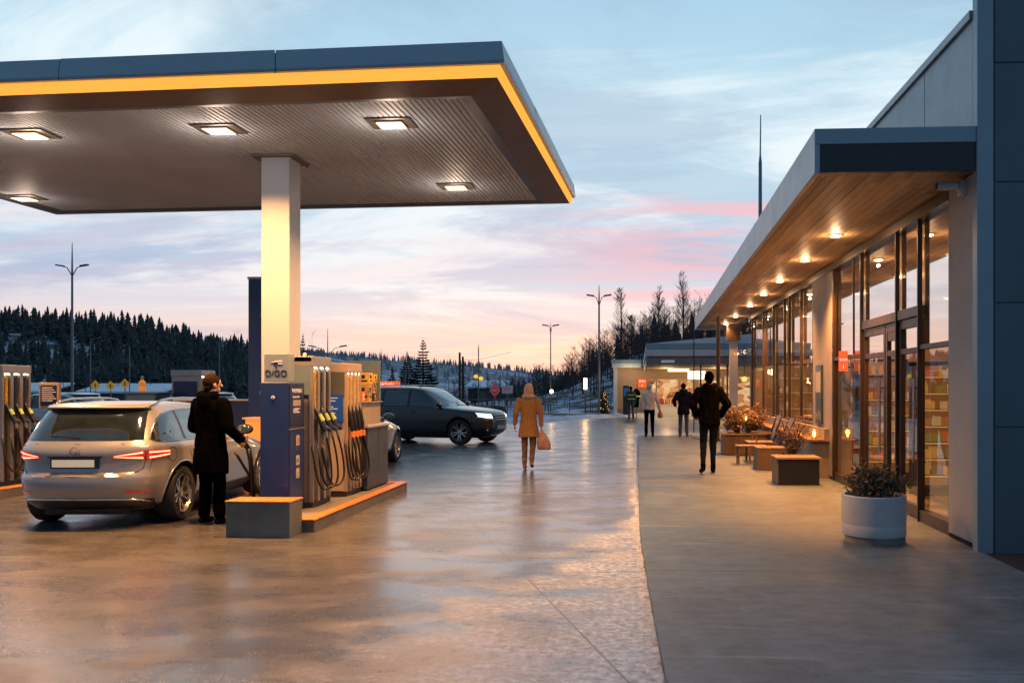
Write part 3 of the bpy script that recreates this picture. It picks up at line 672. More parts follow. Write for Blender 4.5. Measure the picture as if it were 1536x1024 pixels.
# ------------------------------------------------------------------ filling station canopy
CA = R(2.4); C0 = Vector((-1.70, 8.60, 0)); CU = Vector((-math.cos(CA), math.sin(CA), 0)); CD = Vector((math.sin(CA), math.cos(CA), 0))
def cp(u, d, z): p = C0 + CU * u + CD * d; return (p.x, p.y, z)
CWd, CDp, CZ = 8.15, 5.0, 4.57
can = root('station_canopy', (-4.6, 10.9, 0), 'flat filling station canopy with a glowing orange edge on a cream column', 'canopy')
m_cap = M('canopy_cap', (.27, .37, .43), .4, metal=.35, var=.06, vs=.8)
m_brown = M('canopy_recess', (.11, .075, .065), .5, metal=.2)
m_ribs = M('ribbed_soffit', (.38, .44, .53), .6, metal=0, var=.10, vs=1.0)
def perim(o, z):      # rectangle grown outward by o
    return [cp(-o, -o, z), cp(CWd + o, -o, z), cp(CWd + o, CDp + o, z), cp(-o, CDp + o, z)]
def band(name, mat, prof, **k):
    b_ = MB(); b_.rings([perim(o, z) for o, z in prof], caps=False); return b_.build(name, mat, can, True, **k)
mb = MB(); mb.prism(perim(.30, 4.64), (0, 0, .20)); mb.build('roof_deck', m_dark, can, True)
band('soffit_border', M('soffit_border', (.07, .065, .07), .5), [(-.10, 4.572), (.03, 4.55), (.05, 4.552)])
band('recess', m_brown, [(.05, 4.552), (.34, 4.60), (.365, 4.605)])
m_led = E('orange_edge_glow', (1, .34, .05), 1.5)
b_ = MB(); b_.rings([perim(o, z) for o, z in [(.365, 4.605), (.385, 4.61), (.40, 4.712), (.38, 4.718)]], caps=False); b_.build('light_band', m_led, can, True)
# cap: long folded metal lengths with visible joints
for side, nseg in enumerate((4, 3, 4, 3)):
    for k in range(nseg):
        t0, t1 = k / nseg, (k + 1) / nseg - (.0010 if k < nseg - 1 else 0); jz = .003 if (k % 2) else 0
        prof = [(.44, 4.712), (.45, 4.74), (.42 + jz, 4.93 + jz), (.22, 4.945 + jz), (.22, 4.712)]
        def pt(o, z, t):
            pr_ = perim(o, z); return tuple(Vector(pr_[side]).lerp(Vector(pr_[(side + 1) % 4]), t))
        mb = MB(); mb.rings([[pt(o, z, t) for o, z in prof] for t in (t0, t1)]); mb.build('edge_cap', m_cap, can, True)
mb = MB(); mb.rings([perim(o, z) for o, z in [(.40, 4.72), (.40, 4.76), (.39, 4.915), (.20, 4.93)]], caps=False); mb.build('cap_backing', M('cap_shadow', (.05, .07, .08), .6), can, True)
# ribbed metal soffit
mb = MB(); u = -.09; pr = []
while u < CWd + .09:
    pr += [(u, 4.572), (u + .040, 4.572), (u + .046, 4.584), (u + .056, 4.584)]; u += .062
mb.grid([[cp(u_, -.09, z_) for u_, z_ in pr], [cp(u_, CDp + .09, z_) for u_, z_ in pr]])
mb.build('soffit', m_ribs, can, True, recalc=False)
# square lamps let into the soffit
m_dif = E('canopy_lamp_glow', (1, .74, .42), 4.5)
for i, (x_, y_) in enumerate([(-7.0, 9.59), (-4.74, 9.54), (-2.73, 9.44), (-2.65, 12.47), (-9.45, 12.82)]):
    d = MB(); zt = 4.567
    d.box(x_ - .25, x_ + .25, y_ - .19, y_ + .19, zt - .012, zt + .004); f_ = d.build('lamp_frame', M('lamp_frame', (.12, .10, .09), .4, metal=.5), can, True, bevel=.003)
    d = MB(); d.box(x_ - .15, x_ + .15, y_ - .125, y_ + .125, zt - .03, zt - .013); d.build('lamp_rim', M('lamp_rim', (.5, .36, .2), .4), f_, True)
    d = MB()
    for k in range(3): d.box(x_ - .135, x_ + .135, y_ - .115 + k * .079, y_ - .115 + k * .079 + .068, zt - .036, zt - .0305)
    d.build('diffuser', m_dif, f_, True)
    light('canopy_lamp', 'AREA', (x_, y_, 4.50), 235, WARM, .30, (0, 0, 0)).data.spread = R(138)
    light('canopy_lamp_spill', 'POINT', (x_, y_, 4.38), 13, (1, .74, .55), .12)
# column
m_col = M('cream_column', (.37, .43, .53), .55, var=.04, vs=1.2, bump=.03, bs=30)
mb = MB(); mb.box(-4.77, -4.40, 10.70, 11.06, -.01, 4.565); mb.build('column', m_col, can, True, bevel=.012)
mb = MB(); mb.box(-4.86, -4.31, 10.61, 11.15, 4.545, 4.568)
for x_, y_ in ((-4.83, 10.64), (-4.34, 10.64), (-4.34, 11.12), (-4.83, 11.12)): mb.cyl((x_, y_, 4.52), (x_, y_, 4.56), .012, n=6)
mb.build('column_flange', M('flange_metal', (.14, .12, .10), .5, metal=.5), can, True)

# ------------------------------------------------------------------ pump islands
m_conc = M('island_concrete', (.13, .125, .12), .7, var=.25, vs=2.5, bump=.25, bs=40)
m_conc_d = M('block_concrete', (.10, .125, .13), .65, var=.3, vs=2.5, bump=.2, bs=40)
m_orange = M('orange_kerb_paint', (.62, .17, .03), .45, var=.25, vs=5, bump=.1, bs=60)
def island(x0, x1, y0, y1, label, group):
    r_ = root('pump_island', ((x0 + x1) / 2, (y0 + y1) / 2, 0), label, 'pump island', group)
    b_ = MB(); b_.box(x0, x1, y0, y1, -.02, .132); b_.build('kerb', m_conc, r_, True, bevel=.012)
    b_ = MB(); w = .13
    b_.box(x0 - .006, x0 + w, y0 - .006, y1 + .006, .1325, .15); b_.box(x1 - w, x1 + .006, y0 - .006, y1 + .006, .1325, .15)
    b_.box(x0 + w + .002, x1 - w - .002, y1 - w, y1 + .006, .1325, .15); b_.box(x0 + w + .002, x1 - w - .002, y0 - .006, y0 + w, .1325, .15)
    b_.build('orange_edge', m_orange, r_, True, bevel=.004)
    return r_
island(-4.50, -3.67, 9.62, 13.56, 'raised concrete pump island with an orange edge under the cream column', 'pump islands')
island(-10.5, -9.36, 11.2, 15.2, 'raised pump island with an orange edge behind the silver car\'s tail', 'pump islands')
island(-10.4, -9.2, 17.0, 20.6, 'far pump island half hidden beyond the silver car roof', 'pump islands')
bl = root('concrete_block', (-4.15, 9.45, 0), 'heavy dark concrete block with an orange painted top at the island\'s front end', 'block')
mb = MB(); mb.box(-4.52, -3.80, 9.24, 9.60, -.01, .385); mb.build('body', m_conc_d, bl, True, bevel=.012)
mb = MB(); mb.box(-4.525, -3.795, 9.235, 9.605, .385, .402); mb.build('top_plate', m_orange, bl, True, bevel=.004)

# payment totem
m_blue = M('deep_blue_paint', (.008, .028, .135), .38, var=.08, vs=2, coat=.3)
m_blue2 = M('dark_blue_paint', (.006, .016, .07), .4, var=.1, coat=.3)
m_steel = M('brushed_panel', (.33, .33, .33), .38, metal=.65, var=.08, stretch=(1, 1, .2), vs=6)
m_steel_b = M('blue_steel_panel', (.16, .23, .28), .42, metal=.4, var=.08)
m_beige = M('beige_panel', (.36, .29, .23), .5, metal=.2, var=.06)
m_screen = M('blue_screen', (.01, .035, .11), .25, emis=(.02, .10, .30), es=.35)
m_txt = M('white_print', (.6, .62, .65), .5, emis=(.6, .65, .7), es=.12)
m_txt_d = M('dark_print', (.008, .012, .03), .5)
m_black = M('black_rubber', (.008, .008, .009), .45, var=.3)
to = root('payment_totem', (-4.33, 10.35, .15), 'dark blue payment pillar topped by a steel sign in front of the cream column', 'payment pillar')
mb = MB(); mb.box(-4.515, -4.165, 10.10, 10.58, .15, 1.70); mb.build('cabinet', m_blue, to, True, bevel=.010)
mb = MB(); mb.box(-4.475, -4.175, 10.12, 10.30, 1.71, 2.045); s_ = mb.build('sign_panel', M('sign_steel', (.26, .33, .36), .4, metal=.35, var=.12, vs=2), to, True, bevel=.006)
text('D/GO', .105, m_txt_d, (-4.325, 10.116, 1.81), FRONT, s_); text('d', .05, m_txt_d, (-4.325, 10.116, 1.885), FRONT, s_)
mb = MB(); mb.prism([(-4.36, 10.117, 1.955), (-4.31, 10.117, 1.965), (-4.31, 10.117, 1.92), (-4.345, 10.117, 1.905), (-4.36, 10.117, 1.925)], (0, -.003, 0)); mb.build('emblem', m_txt_d, s_, True)
mb = MB(); mb.prism([(-4.395, 10.117, 1.94), (-4.33, 10.117, 1.962), (-4.26, 10.117, 1.968), (-4.25, 10.117, 1.95), (-4.33, 10.117, 1.945)], (0, -.005, 0)); mb.prism([(-4.30, 10.117, 1.935), (-4.25, 10.117, 1.935), (-4.25, 10.117, 1.92), (-4.30, 10.117, 1.92)], (0, -.005, 0)); mb.build('emblem', m_txt, s_, True)
mb = MB(); mb.lathe([(.020, 10.085), (.022, 10.10)], 18, (-4.355, 0, 1.525), 'y'); o = mb.build('round_badge', m_txt, to, True)
mb = MB(); mb.box(-4.362, -4.348, 10.081, 10.085, 1.518, 1.532); mb.build('dot', M('red_print', (.35, .02, .02), .5), o, True)
mb = MB(); mb.lathe([(.016, 10.088), (.018, 10.10)], 14, (-4.355, 0, .26), 'y'); mb.build('lock', M('red_print'), to, True)
# side door with screen, card slots
SX = -4.165
mb = MB(); mb.box(SX, SX + .008, 10.12, 10.56, 1.155, 1.69); mb.build('side_screen', m_blue2, to, True, bevel=.003)
mb = MB(); mb.box(SX, SX + .016, 10.105, 10.575, 1.135, 1.15); mb.build('steel_strip', m_steel, to, True)
mb = MB(); mb.box(SX, SX + .008, 10.12, 10.56, .17, 1.125); mb.build('side_door', m_blue, to, True, bevel=.003)
SIDE = (R(90), 0, R(90))
text('PAYMENT', .07, m_txt, (SX + .010, 10.34, 1.60), SIDE, to); text('insert card', .045, m_txt, (SX + .010, 10.30, 1.53), SIDE, to)
mb = MB(); mb.box(SX + .008, SX + .012, 10.21, 10.44, 1.42, 1.49); mb.build('display', M('pale_display', (.3, .28, .28), .4), to, True)
mb = MB()
for k in range(3): mb.box(SX + .008, SX + .010, 10.22, 10.42 - .05 * (k % 2), 1.38 - k * .022, 1.39 - k * .022)
mb.build('small_print', m_txt, to, True)
for k, (z_, c_) in enumerate(((1.0, (.5, .15, .08)), (.76, (.10, .22, .35)), (.60, (.35, .33, .10)))):
    mb = MB(); mb.box(SX + .008, SX + .013, 10.30, 10.40, z_ - .06, z_ + .06); o = mb.build('sticker', M('sticker_white', (.4, .38, .36), .5), to, True)
    mb = MB(); mb.box(SX + .013, SX + .015, 10.32, 10.38, z_ - .03, z_ + .02); mb.build('symbol', M('sticker_print_%d' % k, c_, .5), o, True)

# dispensers
m_yel = M('yellow_hose_sleeve', (.55, .32, .03), .45, var=.35, vs=30)
m_slot = M('slot_dark', (.012, .013, .012), .6)
m_noz = M('navy_nozzle', (.012, .02, .05), .4)
m_nozg = M('lime_grip', (.35, .42, .10), .5, emis=(.4, .45, .12), es=.12)
m_noz_or = M('orange_ring', (.75, .20, .03), .45, emis=(1, .2, .02), es=.15)
m_tube = E('slot_lamp', (1, .82, .58), 6)
def dispenser(name_label, org, wdt, dep, hgt, style, group, skin=None, flip=1):
    """local: x to the hose side (+), y away from the camera, z up; base at 0"""
    r_ = root('fuel_dispenser', org, name_label, 'fuel dispenser', group)
    sk = skin or m_steel
    b_ = MB(); b_.box(-wdt, -.05, 0.02, dep - .02, .02, hgt - .03); b_.build('cabinet', sk, r_, bevel=.008)
    b_ = MB(); b_.box(-wdt - .01, .012, -.004, dep + .004, hgt - .13, hgt); b_.build('header', sk, r_, bevel=.008)
    b_ = MB(); b_.box(-wdt, 0, 0, dep, -.01, .05); b_.build('base', m_slot, r_)
    ns = 3 if style != 'b' else 4
    pit = dep / ns
    for k in range(ns + 1):
        y_ = k * pit
        b_ = MB(); b_.box(-.05, .006, max(0, y_ - .035), min(dep, y_ + .035), .05, hgt - .13); b_.build('pilaster', sk if style != 'b' else m_beige, r_, bevel=.004)
    for k in range(ns):
        yc = (k + .5) * pit; hw = pit / 2 - .04
        b_ = MB(); b_.box(-.052, -.045, yc - hw, yc + hw, .05, hgt - .13); b_.build('slot', m_slot, r_)
        b_ = MB(); b_.box(-.040, -.005, yc - hw * .8, yc + hw * .8, hgt - .155, hgt - .132); b_.build('slot_lamp', m_tube, r_)
        tz = 1.10
        b_ = MB()
        b_.tube([(-.02, yc, z_) for z_ in np.linspace(hgt - .17, tz + .12, 14)], [.022 + .004 * (i % 2) for i in range(14)], 8)
        hz = b_.build('hose_sleeve', m_yel if (style == 'b' or k == 0) else m_noz, r_, smooth=180)
        # nozzle
        if style == 'b':
            b_ = MB(); b_.tube([(-.01, yc, tz + .12), (.02, yc, tz + .02), (.04, yc + .01, tz - .12), (.05, yc + .01, tz - .22)], [.018, .03, .032, .022], 8); n_ = b_.build('nozzle', m_black, r_, smooth=60)
            b_ = MB(); b_.cyl((.05, yc + .01, tz - .22), (.055, yc + .01, tz - .30), .035, .032, 10); b_.build('grip_ring', m_noz_or, n_, smooth=40)
            e0 = Vector((.055, yc + .01, tz - .30))
        else:
            b_ = MB(); b_.tube([(-.01, yc, tz + .13), (.03, yc, tz + .06), (.08, yc + .02, tz - .07), (.12, yc + .03, tz - .16)], [.018, .034, .042, .034], 8)
            b_.tube([(.10, yc + .025, tz - .10), (.16, yc + .05, tz - .14), (.17, yc + .055, tz - .16)], [.026, .028, .02], 8); n_ = b_.build('nozzle', m_noz, r_, smooth=60)
            b_ = MB(); b_.tube([(.045, yc, tz + .055), (.085, yc + .012, tz - .03)], [.030, .034], 8); b_.build('grip_label', m_nozg, n_)
            b_ = MB(); b_.tube([(.12, yc + .03, tz - .16), (.13, yc + .035, tz - .24)], [.026, .02], 8); b_.build('collar', M('steel_collar', (.4, .38, .36), .35, metal=.8), n_)
            e0 = Vector((.13, yc + .035, tz - .24))
        # hose loop
        rng_ = random.Random(int(yc * 100) + len(name_label))
        drop = .24 + .04 * rng_.random(); sw = (.07 + .03 * k)
        pts = []
        yb_ = yc - .10 - .03 * k
        for i in range(23):
            t = i / 22
            if t < .5:
                q = t / .5; p = (e0.x + .04 * math.sin(q * math.pi * .6), e0.y + sw * math.sin(q * math.pi * .55), e0.z + (drop - e0.z) * (q ** 1.05))
            else:
                q = (t - .5) / .5
                ex = e0.x + .04 * math.sin(math.pi * .6); ey = e0.y + sw * math.sin(math.pi * .55)
                p = (ex + (-.01 - ex) * q, ey + (yb_ - ey) * (1 - (1 - q) ** 1.6), drop - .10 * math.sin(q * math.pi) + (.75 - drop) * q ** 3)
            pts.append(p)
        sm = [Vector(p) for p in pts]
        for _ in range(3): sm = [sm[0]] + [(sm[i - 1] + sm[i] * 2 + sm[i + 1]) / 4 for i in range(1, len(sm) - 1)] + [sm[-1]]
        b_ = MB(); b_.tube(sm, .0135, 8); b_.build('hose', m_black, r_, smooth=180)
    return r_
DG = 'fuel dispensers on the pump islands'
dz = .15
d1 = dispenser('steel fuel dispenser with navy nozzles and lime labels right behind the blue payment pillar', (-4.08, 10.64, dz), .31, .62, 1.885, 'a', DG)
mb = MB(); mb.box(-.29, -.03, -.003, .02, 1.40, 1.80); mb.build('front_panel', m_steel_b, d1, bevel=.004)
mb = MB(); mb.box(-.30, -.01, -.004, .02, 1.815, 1.875); mb.build('front_panel', m_steel_b, d1, bevel=.004)
mb = MB(); mb.lathe([(.025, 1.885), (.025, 1.92), (.012, 1.94)], 12, (-.22, .3, 0)); mb.build('antenna', M('camera_white'), d1, smooth=60)
d2 = dispenser('beige fuel dispenser with a blue screen, yellow hoses and orange nozzle rings', (-4.03, 11.76, dz), .44, .62, 1.83, 'b', DG, m_beige)
mb = MB(); mb.box(-.38, -.035, -.010, .022, .06, .92); mb.build('front_door', M('beige_door', (.42, .34, .27), .5, var=.05), d2, bevel=.004)
mb = MB(); mb.box(-.40, -.03, -.012, .022, 1.36, 1.70); mb.build('front_panel', M('grey_window', (.08, .09, .09), .3), d2, bevel=.004)
mb = MB(); mb.box(-.36, -.05, -.022, .02, 1.02, 1.40); s_ = mb.build('screen', m_screen, d2, bevel=.004)
mb = MB()
for k, z_ in enumerate((1.34, 1.30, 1.22, 1.19, 1.13, 1.10)): mb.box(-.32, -.12 - .03 * (k % 3), -.025, -.022, z_, z_ + .012)
mb.build('screen_print', m_txt, s_)
d3 = dispenser('steel and navy fuel dispenser with black nozzles cut off by the picture\'s edge', (-9.72, 12.70, dz), .62, .62, 1.84, 'a', DG)
mb = MB(); mb.box(-.58, -.06, -.008, .02, .06, 1.45); mb.build('front_panel', m_blue, d3, bevel=.004)
mb = MB(); mb.box(-.50, -.09, -.016, .0, 1.02, 1.40); mb.build('screen', m_screen, d3)
ip = root('price_board', (-9.45, 13.50, .15), 'grey framed information board standing beside the leftmost dispenser', 'board')
mb = MB(); mb.box(-9.70, -9.36, 13.48, 13.54, 1.30, 1.72); f_ = mb.build('frame', m_beige, ip, True, bevel=.008)
mb = MB(); mb.box(-9.665, -9.395, 13.470, 13.48, 1.345, 1.675); mb.build('panel', m_blue2, f_, True)
mb = MB()
for k in range(7): mb.box(-9.64, -9.46 + .03 * (k % 3), 13.466, 13.470, 1.63 - k * .035, 1.642 - k * .035)
mb.box(-9.42, -9.44, 13.466, 13.470, 1.36, 1.38); mb.build('print', m_txt, f_, True)
mb = MB(); mb.box(-9.56, -9.50, 13.49, 13.53, .15, 1.30); mb.build('post', m_steel, ip, True)
d4 = dispenser('far steel dispenser with lit hose slots seen over the silver car roof', (-9.45, 18.2, dz), .66, .62, 1.86, 'a', DG)
mb = MB(); mb.box(-.60, -.10, -.02, .0, 1.18, 1.62); mb.build('screen', m_blue2, d4)
uc = root('utility_cabinet', (-10.2, 17.7, .15), 'low grey service cabinet beside the far dispenser', 'cabinet')
mb = MB(); mb.box(-10.75, -10.12, 17.6, 18.1, .15, 1.50); mb.box(-10.80, -10.06, 17.56, 18.14, 1.50, 1.54); mb.build('body', m_steel_b, uc, True, bevel=.008)
mb = MB(); mb.box(-10.10, -9.65, 17.60, 18.0, .15, 1.44); mb.build('side_unit', m_dark, uc, True, bevel=.006)
mb = MB()
for k in range(4): mb.box(-10.06 + k * .09, -10.0 + k * .09, 17.590, 17.598, 1.12, 1.32 - .03 * (k % 2))
mb.build('leaflets', m_txt, uc, True)
yb = root('yellow_bottle', (-10.52, 17.8, 1.54), 'glowing amber bottle with a pale cap on the low grey service cabinet', 'bottle')
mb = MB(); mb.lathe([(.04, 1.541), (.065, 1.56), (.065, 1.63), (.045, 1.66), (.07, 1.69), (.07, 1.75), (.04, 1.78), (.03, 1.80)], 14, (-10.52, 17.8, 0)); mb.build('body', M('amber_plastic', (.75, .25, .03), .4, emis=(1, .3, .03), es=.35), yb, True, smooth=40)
mb = MB(); mb.lathe([(.03, 1.80), (.035, 1.86), (.015, 1.88)], 12, (-10.52, 17.8, 0)); mb.build('cap', M('paper_grey'), yb, True, smooth=40)

# service cabinet with a box unit on top at the island's far end
sc = root('service_cabinet', (-4.2, 13.0, .15), 'dark blue service cabinet with a beige upper box at the island\'s far end', 'cabinet')
mb = MB(); mb.box(-4.62, -3.945, 12.42, 12.93, .15, 1.05); mb.box(-4.62, -3.945, 12.94, 13.45, .15, 1.05); mb.build('body', M('slate_blue_paint', (.030, .048, .075), .45, var=.1), sc, True, bevel=.008)
mb = MB(); mb.box(-4.65, -3.92, 12.39, 13.48, 1.05, 1.085); mb.build('top', M('pale_top', (.35, .36, .38), .4), sc, True, bevel=.004)
mb = MB(); mb.box(-4.55, -4.02, 12.44, 13.30, 1.087, 1.415); mb.build('upper_box', m_beige, sc, True, bevel=.006)
mb = MB(); mb.box(-4.58, -3.99, 12.41, 13.33, 1.415, 1.43); mb.build('lid', m_beige, sc, True)
pb = tag((lambda b: (b.box(-.27, .27, 0, .04, 0, .62), b.build('backboard', m_steel_b, None, org=None, bevel=.006))[1])(MB()), 'plain grey upright board behind the goods on the beige box', 'board')
pb.location = (-4.27, 13.20, 1.431)
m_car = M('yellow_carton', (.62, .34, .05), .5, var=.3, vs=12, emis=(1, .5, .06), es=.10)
m_car2 = M('tan_carton', (.42, .28, .12), .55, var=.35, vs=18)
def smallbox(name, org, s, mt, label, cat, group=None, print_=None):
    r_ = root(name, org, label, cat, group)
    b_ = MB(); b_.box(-s[0] / 2, s[0] / 2, -s[1] / 2, s[1] / 2, 0, s[2]); o = b_.build('body', mt, r_, bevel=.004)
    if print_:
        b_ = MB()
        for (a, b2, c, d_) in ((-.3, .3, .2, .35), (-.35, .1, .5, .8)): b_.box(a * s[0], b2 * s[0], -s[1] / 2 - .002, -s[1] / 2, c * s[2], d_ * s[2]); b_.box(s[0] / 2, s[0] / 2 + .002, a * s[1], b2 * s[1], c * s[2], d_ * s[2])
        b_.build('print', print_, r_)
    return r_
GB = 'cartons and canisters on the beige cabinet'
smallbox('carton', (-4.13, 12.66, 1.431), (.10, .12, .15), m_noz_or, 'small orange carton at the front corner of the beige box', 'carton', GB, m_txt)
smallbox('carton', (-4.12, 12.86, 1.431), (.16, .14, .26), m_car2, 'tan carton standing in the middle of the beige box', 'carton', GB, m_txt_d)
smallbox('carton', (-4.10, 13.08, 1.431), (.14, .15, .12), m_dark, 'low black carton at the back of the beige box', 'carton', GB, m_car)
smallbox('carton', (-4.10, 13.08, 1.552), (.13, .13, .16), m_car2, 'tan carton stacked on the low black carton', 'carton', GB, m_txt_d)
smallbox('carton', (-4.12, 12.88, 1.692), (.17, .17, .17), m_car, 'bright yellow carton topmost on the tan carton', 'carton', GB, m_txt_d)
smallbox('carton', (-4.10, 13.08, 1.713), (.15, .16, .13), m_car, 'bright yellow carton topmost on the rear stack', 'carton', GB, m_txt_d)
cb = root('oil_canister', (-4.16, 12.54, 1.431), 'black oil canister with a narrow neck beside the orange carton', 'canister', GB)
mb = MB(); mb.rings([[(x_ * s_, y_ * s_, z_) for x_, y_ in ((-.06, -.04), (.06, -.04), (.06, .04), (-.06, .04))] for s_, z_ in ((.95, 0), (1, .02), (1, .26), (.7, .30), (.2, .32))]); mb.build('body', m_dark, cb, bevel=.004)
mb = MB(); mb.lathe([(.016, .32), (.018, .37), (.012, .40)], 10); mb.build('cap', M('red_print'), cb)

# tall blue pylon, low barrier wall and orange lit cabinet beyond the column
py = root('blue_pylon', (-6.6, 15.0, 0), 'tall narrow dark blue pylon standing behind the cream column', 'pylon')
mb = MB(); mb.box(-6.92, -6.55, 15.0, 15.3, 0, 3.56); mb.build('body', m_blue, py, True, bevel=.01)
mb = MB(); mb.lathe([(.035, 14.985), (.04, 15.0)], 14, (-6.68, 0, 1.55), 'y'); mb.build('badge', m_steel_b, py, True)
mb = MB(); mb.box(-6.93, -6.54, 14.985, 15.31, 3.56, 3.60); mb.build('cap', m_cap, py, True)
bw = root('barrier_wall', (-7.6, 15.6, 0), 'low dark blue wall with a pale top rail joined behind the pylon', 'wall')
mb = MB(); mb.box(-8.35, -6.93, 15.12, 15.24, 0, 1.40); mb.build('panel', m_blue2, bw, True)
mb = MB(); mb.box(-8.35, -6.93, 15.10, 15.26, 1.40, 1.43); mb.build('top_rail', M('pale_top'), bw, True)
oc = root('orange_cabinet', (-6.6, 14.6, 0), 'bright orange lit cabinet beyond the silver car bonnet', 'cabinet')
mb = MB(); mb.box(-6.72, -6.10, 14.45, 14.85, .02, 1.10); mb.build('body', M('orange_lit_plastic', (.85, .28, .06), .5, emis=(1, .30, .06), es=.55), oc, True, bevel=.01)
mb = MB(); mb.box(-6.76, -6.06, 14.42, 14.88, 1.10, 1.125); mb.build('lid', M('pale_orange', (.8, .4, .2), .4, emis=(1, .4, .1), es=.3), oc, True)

# ------------------------------------------------------------------ cars
def pch(t, tab):
    """smooth monotone interpolation of a table [(z, value), ...]"""
    xs = [a for a, _ in tab]; ys = [b for _, b in tab]; n = len(xs)
    if t <= xs[0]: return ys[0]
    if t >= xs[-1]: return ys[-1]
    k = 0
    while t > xs[k + 1]: k += 1
    h = [xs[i + 1] - xs[i] for i in range(n - 1)]; dl = [(ys[i + 1] - ys[i]) / h[i] for i in range(n - 1)]
    def m(i):
        if i == 0: return dl[0]
        if i == n - 1: return dl[-1]
        if dl[i - 1] * dl[i] <= 0: return 0
        w1 = 2 * h[i] + h[i - 1]; w2 = h[i] + 2 * h[i - 1]
        return (w1 + w2) / (w1 / dl[i - 1] + w2 / dl[i])
    u = (t - xs[k]) / h[k]; u2, u3 = u * u, u * u * u
    return ys[k] * (2 * u3 - 3 * u2 + 1) + h[k] * m(k) * (u3 - 2 * u2 + u) + ys[k + 1] * (-2 * u3 + 3 * u2) + h[k] * m(k + 1) * (u3 - u2)
NQ = 26
class Shell:
    def __init__(s, xr, xf, w, nx=6.5, ny=2.7): s.xr, s.xf, s.w, s.nx, s.ny = xr, xf, w, nx, ny
    def lev(s, z):
        a, b, w = pch(z, s.xr), pch(z, s.xf), pch(z, s.w); return (a + b) / 2, (b - a) / 2, w
    def side(s, x, z, off=0, sg=-1):
        c, h, w = s.lev(z); t = min(1, abs(x - c) / h) ** s.nx
        return (x, sg * (w * max(0, 1 - t) ** (1 / s.ny) + off), z)
    def quarter(s, z, rear=True):
        """dense outline from the end's centre line to the middle of the side (y >= 0), with arc lengths"""
        c, h, w = s.lev(z); pts = []
        for i in range(121):
            th = math.pi / 2 * i / 120
            ex = math.cos(th) ** (2 / s.nx); ey = math.sin(th) ** (2 / s.ny)
            pts.append((c - h * ex if rear else c + h * ex, w * ey))
        L = [0]
        for i in range(120): L.append(L[-1] + math.hypot(pts[i + 1][0] - pts[i][0], pts[i + 1][1] - pts[i][1]))
        return pts, L
    def end(s, d, z, sg, off=0, rear=True):
        """point at arc distance d (m) from the centre line around the end, pushed out by off"""
        pts, L = s.quarter(z, rear)
        k = 0
        while k < 119 and L[k + 1] < d: k += 1
        u = (d - L[k]) / max(1e-9, L[k + 1] - L[k]); x = pts[k][0] + (pts[k + 1][0] - pts[k][0]) * u; y = pts[k][1] + (pts[k + 1][1] - pts[k][1]) * u
        tx, ty = pts[k + 1][0] - pts[k][0], pts[k + 1][1] - pts[k][1]; l = math.hypot(tx, ty) or 1
        nx_, ny_ = (-ty / l, tx / l) if rear else (ty / l, -tx / l)
        if (rear and nx_ > 0) or (not rear and nx_ < 0): nx_, ny_ = -nx_, -ny_
        if ny_ < 0: ny_ = -ny_
        return (x + nx_ * off, sg * (y + ny_ * off), z)
    def outline(s, z):
        res = []
        for rear in (True, False):
            pts, L = s.quarter(z, rear); q = []
            # spread points: denser at the rounded corner
            for i in range(NQ + 1):
                t = i / NQ; d = L[-1] * t
                # the corner sits at about the half-width, so use a blend
                wv = pch(z, s.w); tot = L[-1]; d = (wv * 1.25) * (t / .7) if t < .7 else wv * 1.25 + (tot - wv * 1.25) * ((t - .7) / .3)
                d = min(d, tot); k = int(np.searchsorted(L, d)) - 1; k = max(0, min(119, k)); u = (d - L[k]) / max(1e-9, L[k + 1] - L[k])
                q.append((pts[k][0] + (pts[k + 1][0] - pts[k][0]) * u, pts[k][1] + (pts[k + 1][1] - pts[k][1]) * u))
            res.append(q)
        r, f = res
        loop = [(x, y, z) for x, y in r] + [(x, y, z) for x, y in f[::-1][1:]] + [(x, -y, z) for x, y in f[1:]] + [(x, -y, z) for x, y in r[::-1][1:-1]]
        return loop
def eval_mesh(o):
    dg = bpy.context.evaluated_depsgraph_get(); me = bpy.data.meshes.new_from_object(o.evaluated_get(dg)); return me
m_tyre = M('tyre_rubber', (.012, .012, .013), .8, var=.2)
